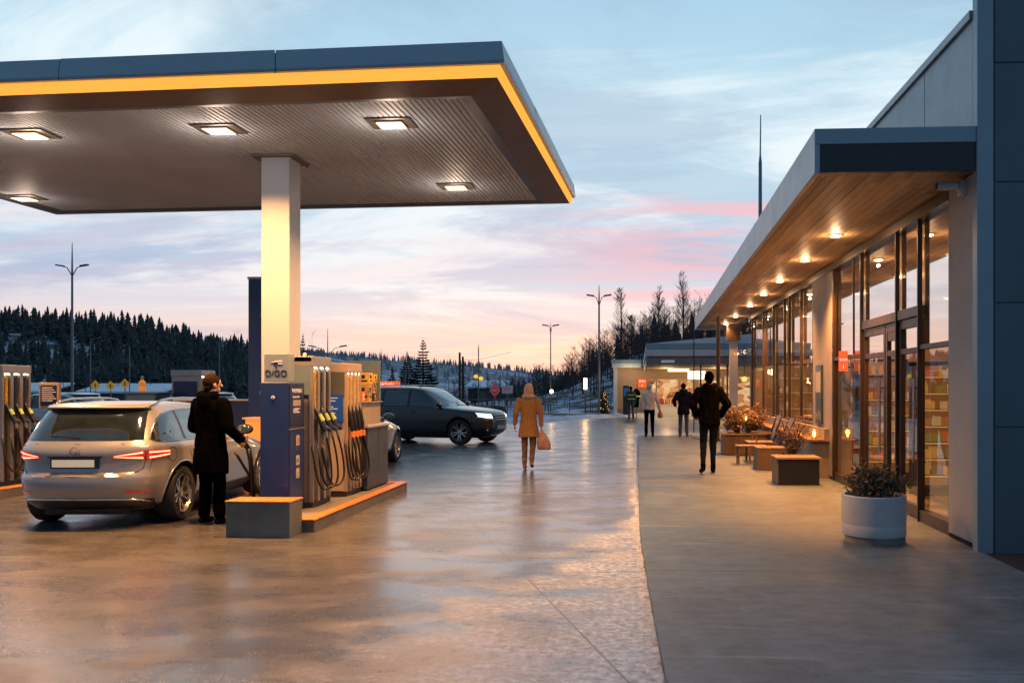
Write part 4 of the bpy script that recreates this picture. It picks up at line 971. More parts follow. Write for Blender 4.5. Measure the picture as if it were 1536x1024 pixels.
def wheel(parent, x, y, r, sg, rim_mat, spokes=10):
    """child named wheel: tyre is the part's own mesh, rim and hub its sub-parts"""
    w = .22; b_ = MB(); yo = y; yi = y - sg * w
    prof = [(r * .66, yi), (r * .93, yi), (r * .985, yi + sg * .025), (r, yi + sg * .06), (r, yo - sg * .06), (r * .985, yo - sg * .02), (r * .93, yo), (r * .74, yo - sg * .004), (r * .69, yo - sg * .02), (r * .66, yo - sg * .03)]
    b_.lathe(prof, 40, (x, 0, r), 'y', False); o = b_.build('wheel', m_tyre, parent, smooth=35)
    b_ = MB(); b_.lathe([(r * .70, yo - sg * .012), (r * .685, yo - sg * .006), (r * .66, yo - sg * .02), (r * .63, yo - sg * .05), (r * .62, yi + sg * .02)], 40, (x, 0, r), 'y', False)
    fy = yo - sg * .022
    for k in range(spokes):
        a = 2 * math.pi * (k + (.16 if k % 2 else -.16)) / spokes; ca, sa = math.cos(a), math.sin(a)
        def P_(rad, t, dy): return (x + ca * rad - sa * t, fy - sg * dy, r + sa * rad + ca * t)
        t0, t1 = .016, .013
        b_.add([P_(.045, -t0, .03), P_(.045, t0, .03), P_(r * .67, t1, .0), P_(r * .67, -t1, .0), P_(.045, -t0, .055), P_(.045, t0, .055), P_(r * .67, t1, .03), P_(r * .67, -t1, .03)],
               [(0, 1, 2, 3), (4, 7, 6, 5), (0, 4, 5, 1), (1, 5, 6, 2), (2, 6, 7, 3), (3, 7, 4, 0)])
    b_.lathe([(.03, fy - sg * .015), (.055, fy - sg * .02), (.062, fy - sg * .05)], 16, (x, 0, r), 'y')
    b_.build('rim', rim_mat, o, smooth=35)
    b_ = MB(); b_.lathe([(r * .62, yi + sg * .06), (r * .62, yi + sg * .07)], 24, (x, 0, r), 'y'); b_.build('brake_shadow', m_slot, o)
    return o
def grid_part(name, mat, parent, P, **k):
    b_ = MB(); b_.grid(P); return b_.build(name, mat, parent, smooth=60, recalc=False, **k)
def lerp(a, b, t): return a + (b - a) * t
m_tint = M('car_glass', (.010, .016, .022), .04, var=.3, spec=.9, coat=1, rvar=.01)
m_tint2 = M('car_glass_pale', (.05, .085, .11), .05, var=.4, vs=1.5, spec=.9, coat=1, rvar=.01)
m_trim = M('black_trim', (.012, .013, .015), .4)
m_chrome = M('chrome_trim', (.65, .63, .60), .18, metal=1)
m_rim = M('alloy_rim', (.50, .47, .44), .28, metal=.9)
m_tail = E('tail_lamp_glow', (1, .035, .012), 3.2)
m_tailc = E('tail_lamp_core', (1, .22, .12), 7)
m_taild = M('tail_lamp_red', (.20, .008, .006), .2, coat=1, emis=(1, .02, .01), es=.25)
m_head = M('head_lamp', (.5, .52, .55), .1, coat=1, emis=(.9, .95, 1), es=1.2)

def car(label, loc, rz, S, paint, wx=(-1.32, 1.36), wr=.335, arch=.385, group='cars at the filling station', lights='on', feats=(), glassm=None, name='parked_car', H=1.47, cat='car'):
    r_ = root(name, loc, label, cat, group, rz)
    gm_ = glassm or m_tint
    zs = sorted(set(list(np.linspace(S.z0, .62, 12)) + list(np.linspace(.62, S.belt, 9)) + list(np.linspace(S.belt, H - .07, 14)) + [H - .05, H - .032, H - .018, H - .008, H - .002, H]))
    b_ = MB(); rg = [S.outline(z) for z in zs]
    b_.rings(rg, caps=False); n = len(rg[0])
    base = len(b_.v) - n; b_.v.append((np.mean([p[0] for p in rg[-1]]), 0, H + .006)); ci = len(b_.v) - 1
    for j in range(n): b_.f.append((base + j, base + (j + 1) % n, ci)); b_.mi.append(0)
    b_.f.append(tuple(range(n))[::-1]); b_.mi.append(0)
    me = b_.mesh('body'); bm = bmesh.new(); bm.from_mesh(me); bmesh.ops.recalc_face_normals(bm, faces=bm.faces); bm.to_mesh(me); bm.free()
    me.materials.append(paint); me.materials.append(m_slot)
    tmp = bpy.data.objects.new('tmp', me); COL.objects.link(tmp); cuts = []
    for x in wx:
        for sg in (-1, 1):
            c_ = MB(); c_.lathe([(arch, sg * .55), (arch, sg * 1.2)], 48, (x, 0, wr + .012), 'y')
            cm = c_.mesh('cut'); bm = bmesh.new(); bm.from_mesh(cm); bmesh.ops.recalc_face_normals(bm, faces=bm.faces); bm.to_mesh(cm); bm.free()
            co = bpy.data.objects.new('cut', cm); COL.objects.link(co); cuts.append(co)
            md = tmp.modifiers.new('b', 'BOOLEAN'); md.object = co; md.operation = 'DIFFERENCE'; md.solver = 'EXACT'
    m2 = eval_mesh(tmp); bpy.data.objects.remove(tmp)
    for co in cuts: bpy.data.objects.remove(co)
    for p in m2.polygons:
        c_ = p.center
        for x in wx:
            if math.hypot(c_.x - x, c_.z - wr - .012) < arch + .002 and abs(c_.y) > .5 and (abs(p.normal.y) < .35 or abs(c_.y) < .62): p.material_index = 1
    if len(m2.materials) < 2: m2.materials.clear(); m2.materials.append(paint); m2.materials.append(m_slot)
    m2.name = 'body'; body = link('body', m2, r_, None, 38)
    # underbody sills in black
    for sg in (-1, 1):
        grid_part('sill_trim', m_trim, r_, [[S.side(x, lerp(S.z0 - .005, S.z0 + .11, t), .006, sg) for t in (0, .5, 1)] for x in np.linspace(wx[0] + arch + .02, wx[1] - arch - .02, 20)])
        for x in wx:      # arch lips
            pts = []
            for k in range(25):
                a = math.pi * (k / 24) * 1.12 - .19; px_, pz_ = x + (arch + .008) * math.cos(a), wr + .012 + (arch + .008) * math.sin(a)
                if pz_ > S.z0 + .01: pts.append(S.side(px_, pz_, .001, sg))
            b2 = MB(); b2.tube(pts, .013 if 'clad' not in feats else .022, 6); b2.build('arch_trim', m_trim if 'clad' in feats else paint, r_, smooth=60)
        wheel(r_, wx[0], sg * S.wy, wr, sg, m_rim, 10); wheel(r_, wx[1], sg * S.wy, wr, sg, m_rim, 10)
        # side glass
        D = S.dlo
        xs0, xs1 = D['x']; bt, tp = D['bot'], D['top']
        cuts_ = D['cuts']
        for (a0, a1) in cuts_:
            g_ = []
            for x in np.linspace(a0, a1, 16):
                zb, zt = pch(x, bt), pch(x, tp); zt = max(zt, zb + .002)
                g_.append([S.side(x, lerp(zb, zt, t), .0045, sg) for t in np.linspace(0, 1, 7)])
            grid_part('window', gm_, r_, g_)
        loop = [S.side(x, pch(x, bt), .004, sg) for x in np.linspace(xs0, xs1, 40)]
        loop2 = [S.side(x, max(pch(x, tp), pch(x, bt)), .004, sg) for x in np.linspace(xs0, xs1, 50)]
        b2 = MB(); b2.tube(loop, .009, 6); b2.tube(loop2, .009, 6); b2.build('window_trim', m_chrome if 'chrome' in feats else m_trim, r_, smooth=60)
        for x in D['posts']:
            g_ = [[S.side(xx, lerp(pch(x, bt), pch(x, tp), t), .006, sg) for t in np.linspace(0, 1, 6)] for xx in (x - .03, x + .03)]
            grid_part('window_post', m_trim, r_, g_)
        # shut lines
        b2 = MB()
        for line in S.shuts: b2.tube([S.side(x, z, -.003, sg) for x, z in line], .0055, 5)
        b2.build('door_seam', m_slot, r_)
        for (hx, hz) in S.handles:
            b2 = MB(); b2.tube([S.side(hx - .09, hz, .004, sg), S.side(hx - .075, hz, .03, sg), S.side(hx + .075, hz + .004, .03, sg), S.side(hx + .09, hz + .004, .004, sg)], [.010, .014, .014, .010], 8); b2.build('door_handle', paint if 'chrome' not in feats else m_chrome, r_, smooth=60)
        # mirror
        mx, mz = S.mirror; y0 = S.side(mx, mz, 0, sg)
        b2 = MB(); b2.tube([(mx, y0[1] - sg * .03, mz - .02), (mx + .01, y0[1] + sg * .08, mz)], [.03, .02], 8)
        b2.ell((mx + .02, y0[1] + sg * .16, mz + .03), (.06, .12, .075), 16, 10); o = b2.build('mirror', paint if 'chrome' not in feats else m_trim, r_, smooth=60)
        b2 = MB(); b2.ell((mx - .028, y0[1] + sg * .16, mz + .03), (.012, .10, .058), 16, 8); b2.build('mirror_glass', m_tint2, o, smooth=180)
        # roof rail
        if 'rails' in feats:
            b2 = MB(); zt = H - .02
            rl = [S.xrail[0], S.xrail[0] + .12, S.xrail[0] + .35, (S.xrail[0] + S.xrail[1]) / 2, S.xrail[1] - .35, S.xrail[1] - .12, S.xrail[1]]
            hh = [-.012, .03, .05, .055, .045, .022, -.03]
            b2.tube([(x, sg * S.yrail, zt + h_) for x, h_ in zip(rl, hh)], [.010, .014, .014, .014, .014, .014, .010], 8); b2.build('roof_rail', m_chrome, r_, smooth=60)
    # rear end
    T = S.rear
    if T:
        (z0, z1), (w0, w1) = T['win']
        g_ = [[S.end(abs(f_) * lerp(w0, w1, t), lerp(z0, z1, t), 1 if f_ >= 0 else -1, .006) for t in np.linspace(0, 1, 12)] for f_ in np.linspace(-1, 1, 31)]
        grid_part('rear_window', gm_, r_, g_)
        b2 = MB(); b2.tube([(p[0], p[1], p[2]) for p in [S.end(abs(f_) * w1 * 1.04, z1 + .006, 1 if f_ >= 0 else -1, .0) for f_ in np.linspace(-1, 1, 31)]], .012, 6); b2.build('seal', m_trim, r_)
        zt = z1 + .02
        top_, bot_ = [], []
        for f_ in np.linspace(-1, 1, 25):
            p = S.end(abs(f_) * (w1 + .05), zt, 1 if f_ >= 0 else -1, 0); ph = S.end(abs(f_) * (w1 + .0), H - .03, 1 if f_ >= 0 else -1, 0)
            top_.append([(ph[0] + .12, ph[1], H - .012), (p[0] - .05, p[1] * 1.0, zt + .045), (p[0] - .085, p[1] * 1.0, zt + .02), (p[0] - .07, p[1], zt + .006), (p[0] + .03, p[1], zt - .004)])
        b2 = MB(); b2.grid(top_); b2.build('spoiler', [paint], r_, smooth=60, recalc=False)
        b2 = MB(); b2.grid([[r0[3], r0[4]] for r0 in top_]); b2.build('spoiler_underside', m_trim, r_, recalc=False)
        b2 = MB()
        for line in T['seams']:
            for sg in (-1, 1): b2.tube([S.end(d, z, sg, -.002) for d, z in line], .006, 5)
        b2.build('tailgate_seam', m_slot, r_)
        for sg in (-1, 1):
            for (d0, d1, za0, za1, zb0, zb1) in T['lamps']:   # inner z range, outer z range
                g_ = [[S.end(lerp(d0, d1, i / 14), lerp(lerp(za0, zb0, i / 14), lerp(za1, zb1, i / 14), t), sg, .010) for t in (0, .33, .66, 1)] for i in range(15)]
                lo_ = grid_part('tail_lamp', m_taild, r_, g_)
                if lights == 'on':
                    for (fa, fb, mm) in ((.08, .40, m_tail), (.18, .30, m_tailc), (.58, .92, m_tail), (.70, .82, m_tailc)):
                        g_ = [[S.end(lerp(d0 + .03, d1 - .02, i / 14), lerp(lerp(za0, zb0, i / 14), lerp(za1, zb1, i / 14), t), sg, .013 if mm is m_tail else .016) for t in (fa, fb)] for i in range(15)]
                        grid_part('lamp_strip', mm, lo_, g_)
        pz0, pz1, pw = T['plate']
        def rx(y, z, off):
            p = S.end(abs(y), z, 1 if y >= 0 else -1, off); return p
        b2 = MB(); X = min(S.end(0, pz0, 1, 0)[0], S.end(0, pz1, 1, 0)[0]) - .012; b2.box(X, X + .05, -pw, pw, pz0, pz1); pl = b2.build('licence_plate', M('plate_frame', (.01, .02, .06), .4), r_)
        b2 = MB(); b2.box(X - .003, X, -pw + .05, pw - .02, pz0 + .015, pz1 - .015); b2.build('plate_face', M('plate_white', (.60, .52, .42), .5, emis=(1, .72, .45), es=.35), pl)
        b2 = MB(); b2.box(X - .02, X + .06, -pw - .02, pw + .02, pz1 + .008, pz1 + .03); b2.build('plate_trim', m_trim, r_, bevel=.004)
        # lower bumper: dark insert and chrome line
        g_ = [[S.end(abs(f_) * .86, lerp(*T['dark'], t), 1 if f_ >= 0 else -1, .008) for t in (0, .5, 1)] for f_ in np.linspace(-1, 1, 31)]
        grid_part('bumper_insert', m_trim, r_, g_)
        b2 = MB(); b2.tube([S.end(abs(f_) * .80, T['dark'][1] + .02 - .05 * abs(f_) ** 4, 1 if f_ >= 0 else -1, .012) for f_ in np.linspace(-1, 1, 31)], .009, 6)
        b2.build('bumper_line', m_chrome, r_, smooth=60)
        for sg in (-1, 1):
            g_ = [[S.end(d, z, sg, .008) for z in (T['refl'], T['refl'] + .022)] for d in np.linspace(.55, .84, 8)]
            grid_part('reflector', m_taild, r_, g_)
        # emblem ring
        p = S.end(0, T['emblem'], 1, .006)
        b2 = MB(); ang = [2 * math.pi * k / 20 for k in range(21)]; b2.tube([(p[0] - .002, .055 * math.cos(a), T['emblem'] + .055 * math.sin(a)) for a in ang], .006, 6)
        b2.tube([(p[0] - .002, -.03, T['emblem'] + .03), (p[0] - .002, 0, T['emblem'] - .035), (p[0] - .002, .03, T['emblem'] + .03)], .005, 5)
        b2.build('emblem', m_chrome, r_, smooth=60)
        b2 = MB(); q0 = S.end(0, z0 + .03, 1, .012); q1 = S.end(.34, z0 + .05, 1, .014); b2.tube([q0, q1], [.010, .005], 6); b2.build('wiper', m_trim, r_)
    F = S.front
    if F:
        (z0, z1), (w0, w1) = F['win']
        g_ = [[S.end(abs(f_) * lerp(w0, w1, t), lerp(z0, z1, t), 1 if f_ >= 0 else -1, .006, False) for t in np.linspace(0, 1, 14)] for f_ in np.linspace(-1, 1, 31)]
        grid_part('windscreen', F.get('glass', gm_), r_, g_)
        b2 = MB()
        for sg in (-1, 1): b2.tube([S.end(.05 if sg > 0 else .10, z0 + .01, sg, .012, False), S.end(.6, z0 + .035, sg, .02, False)], .008, 6)
        b2.build('wiper', m_trim, r_)
        for sg in (-1, 1):
            d0, d1, za0, za1, zb0, zb1 = F['lamp']
            g_ = [[S.end(lerp(d0, d1, i / 14), lerp(lerp(za0, zb0, i / 14), lerp(za1, zb1, i / 14), t), sg, .010, False) for t in (0, .33, .66, 1)] for i in range(15)]
            h_ = grid_part('headlight', m_head if F.get('lit', True) else M('head_lamp_off', (.15, .16, .17), .1, coat=1), r_, g_)
            if F.get('lit', True):
                g_ = [[S.end(lerp(d0 + .05, d0 + .30, i / 8), lerp(lerp(za0, zb0, .3), lerp(za1, zb1, .3), t), sg, .014, False) for t in (.25, .75)] for i in range(9)]
                grid_part('bulb_glow', E('head_glow', (.95, .97, 1), 9), h_, g_)
        z0, z1, gw = F['grille']
        g_ = [[S.end(abs(f_) * gw, lerp(z0, z1, t), 1 if f_ >= 0 else -1, .008, False) for t in (0, .5, 1)] for f_ in np.linspace(-1, 1, 21)]
        gr_ = grid_part('grille', m_slot, r_, g_)
        b2 = MB()
        for t in (.08, .5, .92): b2.tube([S.end(abs(f_) * gw, lerp(z0, z1, t), 1 if f_ >= 0 else -1, .014, False) for f_ in np.linspace(-1, 1, 21)], .008, 6)
        b2.build('grille_bar', m_chrome, gr_)
        X = S.end(0, .5, 1, 0, False)[0] + .01
        b2 = MB(); b2.box(X - .03, X + .012, -.26, .26, .44, .55); b2.build('licence_plate', M('plate_grey', (.35, .38, .42), .5), r_)
        g_ = [[S.end(abs(f_) * .75, lerp(S.z0 + .02, S.z0 + .16, t), 1 if f_ >= 0 else -1, .008, False) for t in (0, .5, 1)] for f_ in np.linspace(-1, 1, 21)]
        grid_part('bumper_insert', m_trim, r_, g_)
        for sg in (-1, 1):
            p = S.end(.62, .42, sg, .004, False); b2 = MB(); b2.ell(p, (.03, .05, .035), 12, 8); b2.build('fog_lamp', m_chrome, r_, smooth=180)
    b2 = MB(); b2.box(wx[0] + .1, wx[1] - .1, -.7, .7, S.z0 - .06, S.z0 + .05); b2.box(-1.9, 1.9, -.5, .5, S.z0 - .05, S.z0 + .04); b2.build('underbody', m_slot, r_)
    return r_

def paint(name, col, metal=.75, rough=.3):
    m = M(name, col, rough, metal=metal, var=.03, vs=1, coat=.7, rvar=.01); return m
# estate car shell (rear at -x)
def estate():
    S = Shell([(.20, -1.98), (.27, -2.10), (.40, -2.19), (.52, -2.225), (.62, -2.215), (.655, -2.165), (.80, -2.155), (.86, -2.165), (.93, -2.15), (.985, -2.11), (1.2, -1.95), (1.37, -1.80), (1.42, -1.72), (1.45, -1.52), (1.47, -1.1)],
              [(.20, 2.0), (.3, 2.14), (.45, 2.22), (.6, 2.20), (.72, 2.12), (.80, 1.92), (.88, 1.50), (.94, 1.10), (.98, .92), (1.05, .76), (1.2, .42), (1.36, .05), (1.42, -.15), (1.45, -.42), (1.47, -.85)],
              [(.20, .76), (.28, .835), (.45, .868), (.60, .885), (.72, .888), (.80, .878), (.86, .872), (.92, .868), (.97, .845), (1.02, .812), (1.15, .762), (1.30, .695), (1.38, .645), (1.42, .60), (1.45, .52), (1.47, .40)], 7, 2.9)
    S.z0 = .20; S.belt = .97; S.wy = .875
    S.dlo = dict(x=(-1.86, .86), bot=[(-1.86, 1.03), (-1.80, 1.005), (-1.6, .995), (.86, .985)], top=[(-1.86, 1.035), (-1.78, 1.14), (-1.64, 1.26), (-1.45, 1.335), (-1.1, 1.365), (-.5, 1.375), (0, 1.36), (.25, 1.28), (.55, 1.14), (.86, .99)],
                 cuts=[(-1.86, -1.22), (-1.16, -.42), (-.36, .84)], posts=[-1.19, -.39])
    S.shuts = [[(-1.12, .98), (-1.15, .85), (-1.10, .72), (-1.0, .60), (-.93, .45), (-.9, .30)], [(-.39, .98), (-.40, .6), (-.38, .30)], [(.70, .97), (.78, .75), (.80, .5), (.78, .32)], [(-1.12, .32), (.9, .32)],
               [(-1.58 + .09 * math.cos(a), .84 + .085 * math.sin(a)) for a in [2 * math.pi * k / 20 for k in range(21)]]]
    S.handles = [(-.98, .865), (-.22, .865)]; S.mirror = (.62, 1.00); S.xrail = (-1.50, .05); S.yrail = .60
    S.rear = dict(win=((1.03, 1.365), (.70, .63)), seams=[[(0, .985), (.5, .985), (.74, .97), (.76, .90), (.755, .80), (.73, .70), (.62, .64), (.3, .625), (0, .62)], [(.84, .80), (.80, .66), (1.1, .64), (1.3, .62)]],
                  lamps=[(.40, .745, .835, .855, .795, .915), (.765, 1.12, .795, .915, .83, .90)], plate=(.715, .83, .275), dark=(.225, .34), refl=.42, emblem=.90)
    S.front = dict(win=((1.0, 1.385), (.72, .58)), lamp=(.50, .98, .62, .74, .66, .78), grille=(.56, .68, .45))
    return S
m_silver = paint('silver_beige_paint', (.27, .29, .315), .45, .28)
car('silver estate car with its red tail lights glowing at the pump', (-6.62, 11.72, 0), R(90 + 4.5), estate(), m_silver, wx=(-1.33, 1.40), feats=('chrome', 'rails'), name='estate_car')
# dark SUV
def suv():
    S = Shell([(.24, -2.05), (.34, -2.17), (.5, -2.24), (.7, -2.24), (.95, -2.20), (1.1, -2.12), (1.35, -2.04), (1.5, -1.97), (1.59, -1.86), (1.64, -1.62), (1.67, -1.0)],
              [(.24, 2.02), (.34, 2.18), (.5, 2.27), (.65, 2.27), (.78, 2.25), (.90, 2.18), (.97, 2.02), (1.02, 1.60), (1.06, 1.20), (1.10, .96), (1.2, .76), (1.38, .48), (1.54, .20), (1.61, .0), (1.65, -.35), (1.67, -.8)],
              [(.24, .80), (.34, .87), (.5, .905), (.7, .92), (.85, .915), (.98, .90), (1.06, .865), (1.1, .84), (1.3, .77), (1.45, .73), (1.55, .69), (1.61, .64), (1.65, .54), (1.67, .40)], 7, 2.9)
    S.z0 = .24; S.belt = 1.06; S.wy = .91
    S.dlo = dict(x=(-1.9, .98), bot=[(-1.9, 1.14), (-1.7, 1.11), (.98, 1.085)], top=[(-1.9, 1.15), (-1.82, 1.40), (-1.65, 1.53), (-1.0, 1.56), (-.2, 1.565), (.15, 1.51), (.42, 1.38), (.72, 1.22), (.98, 1.09)],
                 cuts=[(-1.9, -1.25), (-1.17, -.36), (-.28, .96)], posts=[-1.21, -.32])
    S.shuts = [[(-1.14, 1.08), (-1.15, .9), (-1.0, .65), (-.93, .40)], [(-.32, 1.08), (-.33, .4)], [(.82, 1.06), (.88, .8), (.88, .42)], [(-.95, .40), (.9, .40)]]
    S.handles = [(-1.0, .95), (-.14, .95)]; S.mirror = (.70, 1.12); S.xrail = (-1.5, .0); S.yrail = .62
    S.rear = dict(win=((1.12, 1.48), (.68, .60)), seams=[[(0, 1.1), (.7, 1.08), (.76, .8), (.7, .55), (0, .52)]], lamps=[(.5, 1.0, .93, 1.05, .90, 1.08)], plate=(.72, .84, .27), dark=(.26, .42), refl=.5, emblem=1.0)
    S.front = dict(win=((1.10, 1.56), (.74, .62)), lamp=(.44, .90, .74, .88, .80, .92), grille=(.70, .86, .36), glass=m_tint2)
    return S
m_bcar = paint('black_car_paint', (.003, .004, .006), .0, .25)
hd = R(-17); Sx = Vector((-5.09, 24.3)) - Vector((math.cos(hd), math.sin(hd))) * 1.38 + Vector((-math.sin(hd), math.cos(hd))) * .90
car('black SUV driving with its headlights on beyond the pumps', (Sx.x, Sx.y, 0), hd, suv(), m_bcar, wx=(-1.35, 1.38), wr=.365, arch=.415, feats=('rails',), name='sport_utility_car', H=1.67)
m_grey = paint('grey_blue_paint', (.12, .15, .18), .6, .28)
car('dark grey car half hidden behind the dark blue service cabinet', (-6.18, 17.45, 0), R(90), estate(), m_grey, wx=(-1.33, 1.40), name='hatchback_car')
m_white = paint('white_car_paint', (.50, .50, .50), .1, .35)
wc = Vector((-16.5, 30.5))
car('small white estate car crossing far behind the pumps', (wc.x, wc.y, 0), R(168), estate(), m_white, wx=(-1.33, 1.40), name='estate_car')

# ------------------------------------------------------------------ people
def remesh(b_, name, vox, mats, parent, smooth_it=4, fold=0, fs=9, dec=None):
    me = b_.mesh(name); bm = bmesh.new(); bm.from_mesh(me); bmesh.ops.recalc_face_normals(bm, faces=bm.faces); bm.to_mesh(me); bm.free()
    t_ = bpy.data.objects.new('tmp', me); COL.objects.link(t_)
    m_ = t_.modifiers.new('r', 'REMESH'); m_.mode = 'VOXEL'; m_.voxel_size = vox; m_.use_smooth_shade = True
    s_ = t_.modifiers.new('s', 'SMOOTH'); s_.factor = .5; s_.iterations = smooth_it
    out = eval_mesh(t_); bpy.data.objects.remove(t_)
    if fold:
        out.calc_loop_triangles() if False else None
        co = np.empty(len(out.vertices) * 3, dtype=np.float32); out.vertices.foreach_get('co', co); co = co.reshape(-1, 3)
        no = np.empty(len(out.vertices) * 3, dtype=np.float32); out.vertices.foreach_get('normal', no); no = no.reshape(-1, 3)
        for i in range(len(co)):
            x, y, z = (float(q) for q in co[i])
            a = mnoise.noise(Vector((x * fs * 1.3, y * fs * 1.3, z * fs * .42))) + .6 * mnoise.noise(Vector((x * fs * 2 + z * 5, y * fs * 2, z * fs * 1.1 + 7)))
            co[i] += no[i] * a * fold
        out.vertices.foreach_set('co', co.ravel()); out.update()
    for m in mats: out.materials.append(m)
    out.name = name
    return link(name, out, parent, None, 180)
m_skin = M('skin', (.48, .27, .19), .55, var=.08, vs=20)
def ringpts(cx_, cy_, z, rx, ry, n=20, p=2.3):
    return [(cx_ + rx * math.copysign(abs(math.cos(2 * math.pi * k / n)) ** (2 / p), math.cos(2 * math.pi * k / n)), cy_ + ry * math.copysign(abs(math.sin(2 * math.pi * k / n)) ** (2 / p), math.sin(2 * math.pi * k / n)), z) for k in range(n)]
def hand(b_, w, d, s, c, sc=1.0, curl=.5):
    """palm, four unequal fingers and a thumb; d along the hand, s towards the thumb, c towards the palm side"""
    w, d, s, c = Vector(w), Vector(d).normalized(), Vector(s).normalized(), Vector(c).normalized()
    for i in range(4):
        o = (i - 1.5) * .0195 * sc
        k0 = w + d * .02 * sc - s * o * .6; k1 = w + d * .088 * sc - s * o
        b_.cap(k0, k1, .014 * sc, .0115 * sc, 8)
        L = (.040, .046, .043, .033)[i] * sc
        m = k1 + (d * math.cos(curl) + c * math.sin(curl)) * L
        t = m + (d * math.cos(curl * 2.1) + c * math.sin(curl * 2.1)) * L * .85
        b_.cap(k1, m, .0098 * sc, .009 * sc, 8); b_.cap(m, t, .009 * sc, .0075 * sc, 8)
    t0 = w + d * .028 * sc + s * .022 * sc; t1 = t0 + (d * .7 + s * .7 + c * .2).normalized() * .042 * sc; t2 = t1 + (d * .9 + s * .1 + c * .4).normalized() * .030 * sc
    b_.cap(t0, t1, .014 * sc, .011 * sc, 8); b_.cap(t1, t2, .0105 * sc, .0085 * sc, 8)
def person(label, loc, rz, H, J=None, coat=None, legs=None, shoes=None, hair=None, vox=.0065, group='people walking towards the shops', slim=1.0, head_yaw=0, leg_r=1.0):
    r_ = root('person', loc, label, 'person', group, rz)
    k = H / 1.75
    D = dict(hipL=(-.09, 0, .93), hipR=(.09, 0, .93), kneeL=(-.095, .06, .50), kneeR=(.095, -.02, .50), ankL=(-.09, .0, .09), ankR=(.09, -.22, .13),
             toeL=(-.10, .14, .035), toeR=(.10, -.12, .04), shL=(-.185, 0, 1.42), shR=(.185, 0, 1.42), elL=(-.25, -.03, 1.15), elR=(.25, -.03, 1.15), wrL=(-.25, .06, .90), wrR=(.25, .06, .90), neck=(0, .01, 1.48), head=(0, .03, 1.635))
    if J: D.update(J)
    D = {a: Vector(b) * k for a, b in D.items() if a[:4] not in ('hand', 'thum', 'curl')}
    S_ = lambda v: v * k
    cz = lambda z: z * k
    hd_ = D['head']; Rm = Matrix.Rotation(head_yaw, 3, 'Z')
    def hp(p): return hd_ + Rm @ (Vector(p) * k)
    # body: one continuous surface
    b_ = MB()
    b_.rings([ringpts(0, 0, cz(z), cz(rx) * slim, cz(ry) * slim) for z, rx, ry in ((.84, .13, .09), (.93, .15, .10), (1.05, .13, .09), (1.2, .135, .092), (1.34, .155, .10), (1.43, .14, .085), (1.48, .07, .055))])
    b_.cap(D['neck'] - Vector((0, 0, .05 * k)), hd_ + Vector((0, -.01, -.06)) * k, S_(.056), S_(.052))
    b_.ell(hp((0, 0, .02)), (S_(.074), S_(.093), S_(.103)), 16, 12, Rm)
    b_.ell(hp((0, .030, -.055)), (S_(.052), S_(.056), S_(.052)), 14, 8, Rm)
    b_.cap(hp((0, .088, .02)), hp((0, .108, -.015)), S_(.009), S_(.014), 8)
    b_.ell(hp((0, .084, -.055)), (S_(.022), S_(.010), S_(.009)), 10, 6, Rm)
    b_.ell(hp((0, .080, .042)), (S_(.045), S_(.013), S_(.008)), 10, 6, Rm)
    for sg in (-1, 1): b_.ell(hp((sg * .076, -.005, .0)), (S_(.011), S_(.020), S_(.030)), 10, 8, Rm)
    for a, sg in (('L', -1), ('R', 1)):
        b_.cap(D['sh' + a], D['el' + a], S_(.048), S_(.038)); b_.cap(D['el' + a], D['wr' + a], S_(.037), S_(.025))
        b_.cap(D['hip' + a], D['knee' + a], S_(.078), S_(.052)); b_.cap(D['knee' + a], D['ank' + a], S_(.050), S_(.034)); b_.cap(D['ank' + a], D['toe' + a], S_(.034), S_(.026))
        d = D['wr' + a] - D['el' + a]
        dh = J.get('hand' + a, d) if J else d
        hand(b_, D['wr' + a] + Vector(dh).normalized() * .01, dh, J.get('thumb' + a, (0, 1, 0)) if J else (0, 1, 0), (-sg, .1, 0), k * 1.02, J.get('curl', .5) if J else .5)
    body = remesh(b_, 'body', vox, [m_skin], r_, 2)
    for sg in (-1, 1):
        b_ = MB(); b_.ell(hp((sg * .030, .082, .022)), (S_(.011), S_(.009), S_(.007)), 8, 6, Rm); b_.build('eye', M('eye_dark', (.03, .02, .015), .2), r_, smooth=180)
    # trousers
    lr = leg_r
    b_ = MB(); b_.rings([ringpts(0, -.005, cz(z), cz(rx) * slim, cz(ry) * slim) for z, rx, ry in ((.80, .13, .095), (.86, .155, .112), (.95, .16, .115), (1.02, .145, .10))])
    for a in 'LR':
        kn, an = D['knee' + a], D['ank' + a]
        b_.cap(D['hip' + a] - Vector((0, 0, .02)), kn, S_(.094) * lr, S_(.066) * lr, 14); b_.cap(kn, an + (kn - an) * .10, S_(.064) * lr, S_(legs[1]) * lr, 14)
    remesh(b_, 'trousers', .010, [legs[0]], r_, 3, .006, 12)
    for a in 'LR':
        an, to_ = D['ank' + a], D['toe' + a]; b_ = MB()
        heel = an + Vector((0, -.035, -.045)) * k
        b_.cap(an + Vector((0, 0, (.03 if shoes[1] < .05 else shoes[1]) )) * k, an - Vector((0, 0, .03)) * k, S_(.046 + shoes[1] * .1), S_(.042), 12); b_.cap(heel, to_, S_(.036), S_(.040), 12); b_.cap(an - Vector((0, 0, .02)) * k, to_, S_(.040), S_(.034), 12)
        o = remesh(b_, 'shoe', .008, [shoes[0]], r_, 2)
    # coat
    hem, flare, ar, mt = coat['hem'], coat.get('flare', 1), coat.get('arm', .066), coat['mat']
    b_ = MB(); zz = [(hem, .185 * flare, .135 * flare), (hem + .02, .19 * flare, .14 * flare)]
